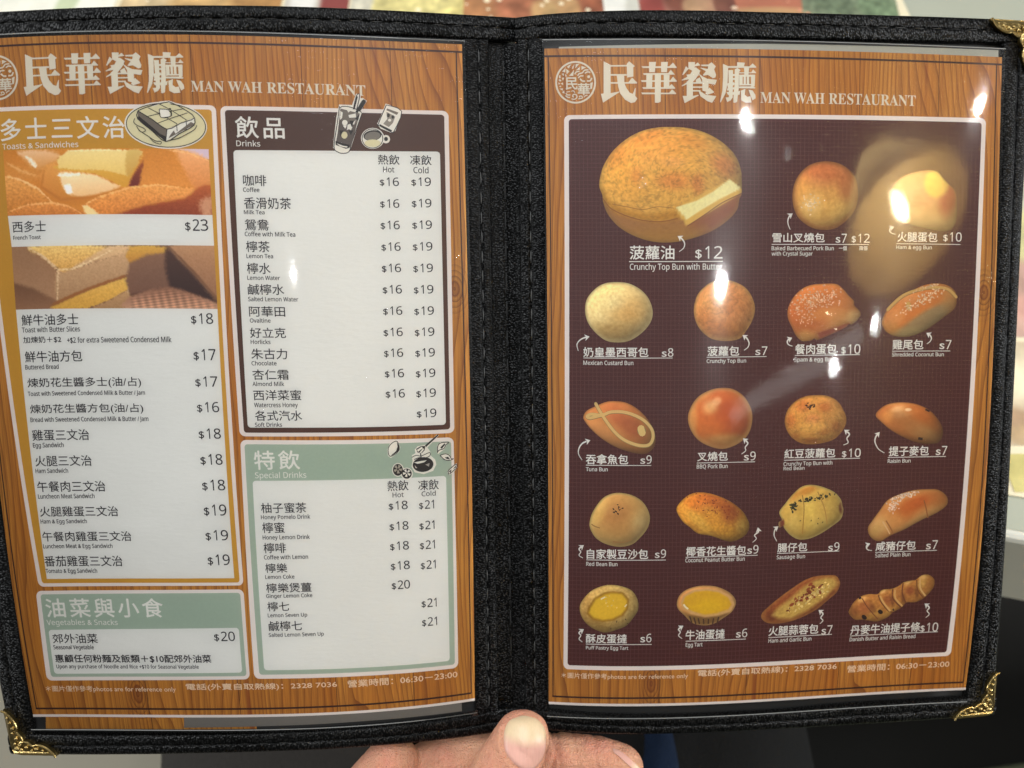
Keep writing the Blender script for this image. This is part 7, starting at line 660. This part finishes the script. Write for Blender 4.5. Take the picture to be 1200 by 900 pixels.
# ------------------------------------------------------------------ the hand that holds the folder
def skin_material():
    m = mat('skin', (.60, .34, .23), .42, spec=.4); n, l, p = nodes(m)
    tcn = n.new('ShaderNodeTexCoord'); o = tcn.outputs['Object']
    f = noise_tex(n, l, mapped(n, l, o, (70, 70, 70)), 1.0, 3); g = noise_tex(n, l, mapped(n, l, o, (600, 600, 600)), 1.0, 3)
    c = mix_color(n, l, math_node(n, l, 'MULTIPLY_ADD', f, 2.2, -.6, clamp=True), (.72, .38, .225), (.70, .275, .185))
    c = mix_color(n, l, math_node(n, l, 'MULTIPLY_ADD', g, .5, -.1, clamp=True), c, (.60, .31, .20))
    l.new(c, p.inputs['Base Color'])
    p.inputs['Subsurface Weight'].default_value = .22; p.inputs['Subsurface Radius'].default_value = (.004, .0018, .001); p.inputs['Subsurface Scale'].default_value = 1.0
    v = n.new('ShaderNodeTexVoronoi'); v.feature = 'DISTANCE_TO_EDGE'; v.inputs['Scale'].default_value = 1; l.new(mapped(n, l, o, (900, 1500, 900)), v.inputs['Vector'])
    lines = noise_tex(n, l, mapped(n, l, o, (90, 900, 90)), 1.0, 4, .7)      # fine creases across the fingers
    lines2 = noise_tex(n, l, mapped(n, l, o, (800, 120, 500)), 1.0, 3, .7)
    big = noise_tex(n, l, mapped(n, l, o, (210, 260, 210)), 1.0, 2)
    h = math_node(n, l, 'ADD', math_node(n, l, 'MULTIPLY', v.outputs['Distance'], .7), math_node(n, l, 'ADD', math_node(n, l, 'MULTIPLY', lines, .8), math_node(n, l, 'MULTIPLY_ADD', big, .9, math_node(n, l, 'MULTIPLY', lines2, .6))))
    bump(n, l, p, h, .9, .0014)
    return m
M_SKIN = skin_material()
def nail_material():
    m = mat('finger nail', (.66, .46, .33), .40, spec=.4); n, l, p = nodes(m)
    a = n.new('ShaderNodeAttribute'); a.attribute_name = 'ink'; tcn = n.new('ShaderNodeTexCoord')
    f = noise_tex(n, l, mapped(n, l, tcn.outputs['Object'], (2600, 240, 900)), 1.0, 2)
    l.new(mix_color(n, l, 1.0, a.outputs['Color'], math_node(n, l, 'MULTIPLY_ADD', f, .16, .92), 'MULTIPLY'), p.inputs['Base Color'])
    bump(n, l, p, f, .2, .0002); p.inputs['Subsurface Weight'].default_value = .15; p.inputs['Subsurface Radius'].default_value = (.003, .0015, .001)
    return m
M_NAIL = nail_material()
def capsule(b, a, ra, c, rc, m, seg=20, rings=6):
    a, c = Vector(a), Vector(c); d = (c - a); L_ = d.length; q = d.to_track_quat('Z', 'Y').to_matrix(); V = []
    for i in range(rings + 1):
        ph = -math.pi / 2 + i / rings * math.pi / 2; V += [a + q @ Vector((ra * math.cos(ph) * math.cos(t), ra * math.cos(ph) * math.sin(t), ra * math.sin(ph))) for t in np.linspace(0, 2 * math.pi, seg, endpoint=False)]
    for i in range(rings + 1):
        ph = i / rings * math.pi / 2; V += [c + q @ Vector((rc * math.cos(ph) * math.cos(t), rc * math.cos(ph) * math.sin(t), rc * math.sin(ph))) for t in np.linspace(0, 2 * math.pi, seg, endpoint=False)]
    n_ = 2 * (rings + 1)
    f = [(i * seg + j, i * seg + (j + 1) % seg, (i + 1) * seg + (j + 1) % seg, (i + 1) * seg + j) for i in range(n_ - 1) for j in range(seg)]
    f += [tuple(reversed(range(seg))), tuple(range((n_ - 1) * seg, n_ * seg))]
    b.add(np.array([tuple(v) for v in V]), f, m)
def fuse(b, name, voxel, smooth_n, m):
    me = b.mesh(name); o = bpy.data.objects.new(name, me); C.objects.link(o)
    r = o.modifiers.new('fuse', 'REMESH'); r.mode = 'VOXEL'; r.voxel_size = voxel; r.use_smooth_shade = True
    s = o.modifiers.new('soft', 'SMOOTH'); s.factor = .5; s.iterations = smooth_n
    dg = bpy.context.evaluated_depsgraph_get(); out = bpy.data.meshes.new_from_object(o.evaluated_get(dg)); out.name = name
    bpy.data.objects.remove(o); out.materials.clear(); out.materials.append(m)
    for p_ in out.polygons: p_.use_smooth = True
    return out
person = empty('person', BOOK, 'person holding the folder by its spine in one hand, in dark trousers and navy top', 'person')
b = Build()
chains = [
 [(.0039, -.1395, -.0065, .0108), (-.0012, -.1500, -.0070, .0126), (-.0105, -.1650, -.0085, .0130), (-.0190, -.1770, -.0110, .0128), (-.0420, -.2080, -.0180, .0150), (-.0640, -.2500, -.0330, .0210), (-.0560, -.3000, -.0480, .0260)],
 [(-.0560, -.1790, -.0330, .0130), (-.0305, -.1600, -.0330, .0110), (.0145, -.1586, -.0325, .0106), (.0362, -.1597, -.0322, .0101), (.0470, -.1616, -.0315, .0088)],
 [(-.0640, -.1760, -.0270, .0125), (-.0500, -.1580, -.0250, .0116)],
 [(-.0580, -.2000, -.0380, .0130), (-.0150, -.1800, -.0440, .0108), (.0220, -.1820, -.0440, .0102), (.0440, -.1880, -.0420, .0088)],
 [(-.0570, -.2200, -.0420, .0130), (-.0120, -.2010, -.0460, .0102), (.0200, -.2050, -.0460, .0098), (.0380, -.2110, -.0440, .0084)],
 [(-.0540, -.2420, -.0450, .0120), (-.0120, -.2240, -.0480, .0090), (.0130, -.2280, -.0480, .0086), (.0270, -.2330, -.0460, .0074)],
 [(-.0580, -.1900, -.0330, .0150), (-.0540, -.2400, -.0420, .0180), (-.0440, -.3000, -.0480, .0270), (-.0360, -.3500, -.0500, .0280), (-.0200, -.5000, -.0600, .0380)],
 [(-.0300, -.2300, -.0440, .0140), (-.0420, -.3000, -.0480, .0240)]]
for ch in chains:
    for a, c_ in zip(ch[:-1], ch[1:]): capsule(b, a[:3], a[3], c_[:3], c_[3], M_SKIN)
hand_me = fuse(b, 'body', .0008, 14, M_SKIN)
nv_ = len(hand_me.vertices); co = np.empty(nv_ * 3); hand_me.vertices.foreach_get('co', co); co = co.reshape(-1, 3); nrm = np.empty(nv_ * 3); hand_me.vertices.foreach_get('normal', nrm); nrm = nrm.reshape(-1, 3)
push = np.array([mnoise.fractal(Vector(c_) * 130, 1.0, 2.0, 3) * .00035 + mnoise.noise(Vector(c_) * 45) * .0004 if c_[1] > -.19 else 0 for c_ in co])   # skin is never perfectly smooth
behind = (co[:, 1] > -.175) & (co[:, 1] < -.14) & (co[:, 2] < -.016) & (co[:, 0] > .008)
for x0, dp in ((.0172, .0009), (.0196, .0007), (.0140, .0004), (.0350, .0003), (.0265, .0003)):      # joint creases pressed into the finger
    wob = np.sin(co[:, 1] * 420 + x0 * 900) * .0005; push -= np.where(behind, dp * np.exp(-((co[:, 0] - x0 - wob) / .0008) ** 2), 0)
NAIL = [(-.0030, -.1352), (-.0010, -.1313), (.0040, -.1297), (.0092, -.1308), (.0126, -.1345), (.0131, -.1395), (.0122, -.1440), (.0100, -.1472), (.0062, -.1480), (.0014, -.1452), (-.0026, -.1405)]
sd_ = signed(co[:, 0], co[:, 1], smooth_loop(NAIL, 3)); front = (co[:, 2] > -.004) & (np.abs(sd_) < .006) & (co[:, 1] < -.133)
push += np.where(front, .00055 * np.exp(-((sd_ + .0016) / .0009) ** 2) - .0005 * np.exp(-((sd_ + .0001) / .0006) ** 2) - np.where(sd_ > .0006, .0003, 0), 0)   # the fold of skin round the thumb nail
hand_me.vertices.foreach_set('co', (co + nrm * push[:, None]).ravel())
hand_me.update()
hand = link('body', hand_me, person)
from mathutils.bvhtree import BVHTree
bv = BVHTree.FromPolygons([v.co for v in hand_me.vertices], [tuple(p_.vertices) for p_ in hand_me.polygons])
def nail(name, outline, z0, tip, base, lunula, lift=.0005):
    """a nail plate laid on the finger: outline in the folder's x,y, dropped onto the skin from the reader's side"""
    loop = smooth_loop(outline, 4); ctr = loop.mean(0); nr = 10; P = []; col = []
    d = np.array(tip) - np.array(base); L_ = np.linalg.norm(d); d = d / L_
    for q in loop:
        for r in np.linspace(0.02, 1, nr):
            x, y = ctr + (q - ctr) * r; hit = bv.ray_cast(Vector((x, y, z0)), Vector((0, 0, -1)))
            if hit[0] is None: hit = bv.find_nearest(Vector((x, y, z0 - .01)))
            h = lift * (1.5 if r < .9 else 1.5 - 13 * (r - .9)); P.append(hit[0] + hit[1] * h)
            t = np.dot(np.array([x, y]) - np.array(base), d) / L_
            c_ = np.array((.60, .34, .25)) if t < .62 else np.array((.60, .49, .30)); k = np.clip((t - .5) / .2, 0, 1)
            c_ = np.array((.66, .36, .285)) * (1 - k) + np.array((.66, .50, .31)) * k
            k = np.clip((lunula - t) / .12, 0, 1); c_ = c_ * (1 - k) + np.array((.74, .58, .47)) * k; col.append(c_)
    b = Build(); b.add(np.array([tuple(p_) for p_ in P]), grid_faces(len(loop), nr, True), M_NAIL, np.array(col))
    return link(name, b.mesh(name, True), person)
nail('nail', NAIL, .05, (.0055, -.130), (.0035, -.148), .10, .0007)
nail('nail', [(.0428, -.1528), (.0470, -.1545), (.0520, -.1585), (.0552, -.1630), (.0548, -.1640), (.0500, -.1596), (.0450, -.1555), (.0425, -.1538)], .05, (.055, -.163), (.043, -.153), .0, .0003)

def cloth_material(name, color, rough=.9, weave=900):
    m = mat(name, color, rough, spec=.2); n, l, p = nodes(m); tcn = n.new('ShaderNodeTexCoord'); o = tcn.outputs['Object']
    f = noise_tex(n, l, mapped(n, l, o, (weave, weave * .4, weave)), 1.0, 2); g = noise_tex(n, l, mapped(n, l, o, (14, 14, 14)), 1.0, 3)
    c = mix_color(n, l, f, tuple(x * .7 for x in color), tuple(x * 1.35 for x in color)); c = mix_color(n, l, math_node(n, l, 'MULTIPLY', g, .5), c, tuple(x * .6 for x in color))
    l.new(c, p.inputs['Base Color']); bump(n, l, p, math_node(n, l, 'ADD', f, math_node(n, l, 'MULTIPLY', g, 6.0)), .5, .002); return m
M_TROUSER = cloth_material('charcoal trouser cloth', (.040, .036, .032))
M_BLACKCLOTH = cloth_material('black cloth', (.008, .008, .008))
M_NAVY = cloth_material('navy cloth', (.006, .015, .038))
TOBOOK = BOOK.inverted()
def soft_limb(name, pts, m, parent, folds=.006):
    b = Build()
    for a, c_ in zip(pts[:-1], pts[1:]): capsule(b, a[:3], a[3], c_[:3], c_[3], m, 28, 8)
    me = fuse(b, name, .009, 6, m)
    k_ = len(me.vertices); co = np.empty(k_ * 3); me.vertices.foreach_get('co', co); co = co.reshape(-1, 3); nr_ = np.empty(k_ * 3); me.vertices.foreach_get('normal', nr_); nr_ = nr_.reshape(-1, 3)
    fo = np.array([mnoise.fractal(Vector((c_[0] * 9, c_[1] * 5, c_[2] * 9)), 1.0, 2.0, 3) for c_ in co]); me.vertices.foreach_set('co', (co + nr_ * fo[:, None] * folds).ravel())
    me.transform(TOBOOK); me.update()
    return link(name, me, parent)
soft_limb('trouser_leg', [(-.09, -.16, .56, .10), (-.165, .14, .565, .078), (-.23, .42, .55, .068)], M_TROUSER, person)
soft_limb('trouser_leg', [(.10, -.16, .55, .10), (.125, .16, .55, .085), (.16, .44, .54, .07)], M_BLACKCLOTH, person)
soft_limb('shirt_hem', [(-.02, -.16, .70, .085), (.060, .0, .665, .040), (.090, .112, .655, .0125), (.080, .185, .652, .008)], M_NAVY, person, .003)

# ------------------------------------------------------------------ table, printed sheet, seat, floor
M_LAMINATE = paper_ink('pale grey green laminate', (176, 178, 160), .04); M_LAMINATE.node_tree.nodes['Principled BSDF'].inputs['Roughness'].default_value = .25
M_RIM = paper_ink('white table rim', (214, 212, 198), .03)
table = empty('table', Matrix.Translation((0, .6, .75)), 'white rimmed dining table with a grey green top behind the open folder', 'table')
P0 = [(-.33, .338), (.95, .062), (.95, 1.45), (-1.2, 1.45), (-1.2, .70)]; 
P0 = [(-.30, .335), (.28, .211), (.95, .068), (.95, 1.5), (-1.3, 1.5), (-1.3, .55)]
def inset(p, d):
    p = [Vector((a, c_)) for a, c_ in p]; r = []
    for i in range(len(p)):
        a, c_, e_ = p[i - 1], p[i], p[(i + 1) % len(p)]; n1 = (c_ - a).normalized(); n2 = (e_ - c_).normalized(); n1 = Vector((-n1.y, n1.x)); n2 = Vector((-n2.y, n2.x)); k = (n1 + n2) / max(.2, 1 + n1.dot(n2)); r.append(c_ + k * d)
    return [(v.x, v.y) for v in r]
def table_part(name, rings, m, cap_top=False, cap_bot=False):
    b = Build(); V = []; n_ = len(P0)
    for d_, z_ in rings: V += [(x, y - .6, z_ - .75) for x, y in inset(P0, d_)]
    f = [(i * n_ + j, i * n_ + (j + 1) % n_, (i + 1) * n_ + (j + 1) % n_, (i + 1) * n_ + j) for i in range(len(rings) - 1) for j in range(n_)]
    if cap_top: f.append(tuple(range(n_)))
    if cap_bot: f.append(tuple(reversed(range((len(rings) - 1) * n_, len(rings) * n_))))
    b.add(V, f, m); return link(name, b.mesh(name), table)
table_part('table_top', [(.0035, .7502), (.0035, .742)], M_LAMINATE, True, True)
table_part('table_rim', [(.0035, .7495), (.001, .7495), (-.001, .748), (-.002, .745), (-.002, .675), (0, .671), (.012, .670), (.012, .741)], M_RIM)
for x in (-1.1, .8):
    b = Build(); capsule(b, (x, .5, -.08), .025, (x, .5, -.73), .02, M_RIM, 16, 4); link('table_leg', b.mesh('table_leg', True), table)
sheet_root = empty('placemat', Matrix.Translation((0, .6, .7515)), 'large printed food poster lying flat on the table above the folder top', 'printed poster')
Q = [(-.62, 1.25), (.366, 1.25), (.366, .62), (-.62, .62)]
M_CREAM = paper_ink('cream poster paper', (236, 224, 190), .04)
M_POSTER = ink_material('poster ink', .10, .25)
b = Build(); b.add([(x, y - .6, 0) for x, y in Q], [tuple(reversed(range(len(Q))))], M_CREAM); link('paper_sheet', b.mesh('paper_sheet'), sheet_root)
def poster_picture(x0, x1, y0, y1, base, blobs, seed, amp=.12, scale=.03, skew=0., dots=0, dotc=(255, 240, 210), z=.0004, on=None):
    nx, ny = 130, 60; X, Y = np.meshgrid(np.linspace(0, 1, nx), np.linspace(0, 1, ny), indexing='ij'); X, Y = X.ravel(), Y.ravel()
    x = x0 + X * (x1 - x0) + skew * (Y - .5); y = y0 + Y * (y1 - y0)
    col = np.tile(np.array(base, float), (len(x), 1)); tex = fbm2(x, y, scale, seed); te2 = fbm2(x, y, scale * 3, seed + 9)
    for cx, cy, rx, ry, c, al in blobs:
        d = np.hypot((x - cx) / rx, (y - cy) / ry) + te2 * .35; col = blend(col, al * np.clip((1.15 - d) / .35, 0, 1), c)
    col *= (1 + amp * tex * 1.8)[:, None]
    b = Build(); grey = col.mean(1, keepdims=True); col = grey + (col - grey) * .8
    b.add(np.stack([x, y - .6, np.full(len(x), z)], 1), grid_faces(nx, ny), M_POSTER, lin_np(col))
    for _ in range(dots):
        px, py, r_ = rng.uniform(x0, x1), rng.uniform(y0, y1), rng.uniform(.0012, .0032)
        b.add([(px + r_ * math.cos(t), py - .6 + r_ * math.sin(t), z + .0003) for t in np.linspace(0, 6.28, 8)[:-1]], [tuple(range(7))], M_POSTER, lin(dotc))
    link('food_picture', b.mesh('food_picture'), on or sheet_root)
poster_picture(-.50, -.37, .66, .9, (240, 236, 214), [(-.415, .745, .012, .05, (190, 204, 150), .8)], 3, .03)
poster_picture(-.365, -.215, .66, .9, (204, 152, 84), [(-.30, .74, .06, .05, (214, 168, 100), .8), (-.235, .75, .03, .03, (176, 120, 60), .7), (-.345, .75, .03, .06, (226, 200, 150), .7)], 5, .14, .02, dots=20)
poster_picture(-.212, -.152, .66, .9, (206, 196, 176), [(-.165, .74, .014, .06, (150, 60, 54), .95), (-.195, .74, .012, .06, (238, 232, 220), .9)], 8, .03, z=.0005)
poster_picture(-.150, -.045, .66, .9, (222, 200, 110), [(-.10, .745, .05, .05, (232, 214, 128), .9), (-.14, .75, .012, .05, (206, 200, 186), .8)], 13, .16, .014, dots=30, z=.0006)
poster_picture(-.045, .085, .66, .9, (182, 116, 70), [(-.03, .74, .03, .05, (190, 124, 72), .9), (.01, .75, .03, .04, (176, 100, 66), .9), (.05, .74, .02, .04, (196, 150, 92), .8), (.03, .735, .012, .02, (190, 150, 90), .8), (.075, .75, .016, .04, (150, 76, 50), .8)], 17, .14, .016, dots=70, dotc=(250, 236, 200), z=.0008)
poster_picture(.085, .118, .66, .9, (206, 202, 184), [(.095, .75, .012, .1, (236, 232, 218), .9)], 19, .03, z=.0009)
poster_picture(.118, .215, .66, .9, (164, 104, 84), [(.13, .74, .012, .06, (156, 62, 54), .9), (.155, .76, .016, .03, (120, 64, 48), .9), (.17, .742, .012, .018, (206, 160, 110), .8), (.185, .755, .014, .03, (190, 140, 100), .8), (.20, .74, .012, .03, (112, 60, 48), .8)], 23, .08, .02, dots=14, dotc=(230, 200, 170), z=.0010)
poster_picture(.208, .272, .66, .9, (188, 106, 76), [(.24, .733, .05, .006, (206, 160, 100), .8)], 27, .04, dots=10, dotc=(214, 150, 120), z=.0012)
poster_picture(.274, .362, .66, .9, (120, 132, 100), [(.30, .75, .02, .03, (98, 114, 84), .8), (.34, .74, .02, .04, (112, 136, 96), .8)], 31, .16, .006, skew=.03, z=.0014)
# the second sheet at the table's right end
sheet2 = empty('placemat', Matrix.Translation((0, .6, .7515)), 'cream printed sheet of food pictures at the white table rim on the right', 'printed poster')
Q = [(.285, .236), (.66, .156), (.70, .50), (.31, .58)]
b = Build(); b.add([(x, y - .6, 0) for x, y in Q], [(0, 1, 2, 3)], M_CREAM); link('paper_sheet', b.mesh('paper_sheet'), sheet2)
# lower right pictures of the poster
poster_picture(.325, .50, .352, .52, (196, 190, 166), [(.36, .40, .03, .03, (196, 140, 120), .8), (.38, .44, .03, .03, (206, 196, 120), .8), (.345, .37, .02, .02, (214, 150, 130), .7)], 37, .08, .02, dots=20, z=.0004, on=sheet2)
poster_picture(.294, .50, .268, .348, (226, 200, 160), [(.31, .33, .03, .03, (240, 222, 180), .8), (.30, .285, .03, .012, (190, 146, 104), .8), (.33, .275, .03, .008, (206, 170, 120), .8)], 41, .06, .02, z=.0005, on=sheet2)
poster_picture(.296, .36, .236, .262, (212, 196, 110), [(.32, .24, .03, .01, (222, 206, 120), .7)], 43, .06, .02, z=.0006, on=sheet2)
# lettering bars are left to the folder; the poster's own small print is too far and too blurred to read
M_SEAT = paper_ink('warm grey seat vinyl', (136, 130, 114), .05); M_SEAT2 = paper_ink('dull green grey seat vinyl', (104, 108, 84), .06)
def slab(name, pts, z0, z1, r, m, label, cat):
    bm = bmesh.new(); vs = [bm.verts.new((x, y, z0)) for x, y in pts]; f = bm.faces.new(vs); bm.normal_update()
    if f.normal.z > 0: f.normal_flip()
    e_ = bmesh.ops.extrude_face_region(bm, geom=[f]); bmesh.ops.translate(bm, verts=[v for v in e_['geom'] if isinstance(v, bmesh.types.BMVert)], vec=(0, 0, z1 - z0))
    bmesh.ops.recalc_face_normals(bm, faces=bm.faces); bmesh.ops.bevel(bm, geom=[e for e in bm.edges], offset=r, segments=5, affect='EDGES', profile=.6)
    me = bpy.data.meshes.new(name); bm.to_mesh(me); bm.free(); me.materials.append(m)
    for p_ in me.polygons: p_.use_smooth = True
    c_ = Vector((sum(p_[0] for p_ in pts) / len(pts), sum(p_[1] for p_ in pts) / len(pts), z0)); me.transform(Matrix.Translation(-c_))
    return link(name, me, matrix=Matrix.Translation(c_), label=label, cat=cat)
slab('bench_seat', [(-1.1, -.5), (-.20, -.5), (-.20, .52), (-1.1, .52)], .34, .44, .025, M_SEAT, 'warm grey bench seat left of the charcoal trouser leg', 'bench')
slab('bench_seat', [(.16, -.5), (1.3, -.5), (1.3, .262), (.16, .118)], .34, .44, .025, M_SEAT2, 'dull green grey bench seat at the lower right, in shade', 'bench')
M_FLOOR = paper_ink('dark floor', (40, 38, 34), .08)
b = Build(); b.add([(-6, -6, 0), (6, -6, 0), (6, 6, 0), (-6, 6, 0)], [(0, 1, 2, 3)], M_FLOOR); link('floor', b.mesh('floor'), kind='structure')
# pendant lamp over the next table, the source of the soft yellow reflection
M_SHADE = mat('glowing fabric shade', (.8, .62, .3), .8); M_SHADE.node_tree.nodes['Principled BSDF'].inputs['Emission Color'].default_value = (1, .72, .30, 1); M_SHADE.node_tree.nodes['Principled BSDF'].inputs['Emission Strength'].default_value = 4.5
n_, l_, p_ = nodes(M_SHADE); t_ = n_.new('ShaderNodeTexCoord'); z_ = n_.new('ShaderNodeSeparateXYZ'); l_.new(t_.outputs['Object'], z_.inputs[0])
l_.new(math_node(n_, l_, 'MULTIPLY_ADD', z_.outputs['Z'], 30.0, 2.9), p_.inputs['Emission Strength'])      # brighter round the bulb, dimmer at the rim
M_BULB = mat('bulb', (1, .9, .7), .5); M_BULB.node_tree.nodes['Principled BSDF'].inputs['Emission Color'].default_value = (1, .84, .55, 1); M_BULB.node_tree.nodes['Principled BSDF'].inputs['Emission Strength'].default_value = 110.0
M_CORD = mat('black flex', (.02, .02, .02), .6)
pend = empty('pendant_lamp', Matrix.Translation((1.052, -.431, 1.894)), 'yellow glowing cone shade hanging on a black flex behind the reader', 'pendant lamp')
b = Build(); V = []; seg = 40
for r_, z_ in ((.175, -.07), (.172, -.05), (.075, .11), (.03, .125), (.028, .122), (.070, .106), (.166, -.054), (.175, -.07)): V += [(r_ * math.cos(t), r_ * math.sin(t), z_) for t in np.linspace(0, 2 * math.pi, seg, endpoint=False)]
b.add(V, [(i * seg + j, i * seg + (j + 1) % seg, (i + 1) * seg + (j + 1) % seg, (i + 1) * seg + j) for i in range(7) for j in range(seg)], M_SHADE); link('lamp_shade', b.mesh('lamp_shade', True), pend)
b = Build(); capsule(b, (0, 0, -.020), .018, (0, 0, .02), .012, M_BULB); link('bulb', b.mesh('bulb', True), pend)
b = Build(); capsule(b, (0, 0, .115), .004, (0, 0, .9), .004, M_CORD, 10, 3); link('flex', b.mesh('flex', True), pend)
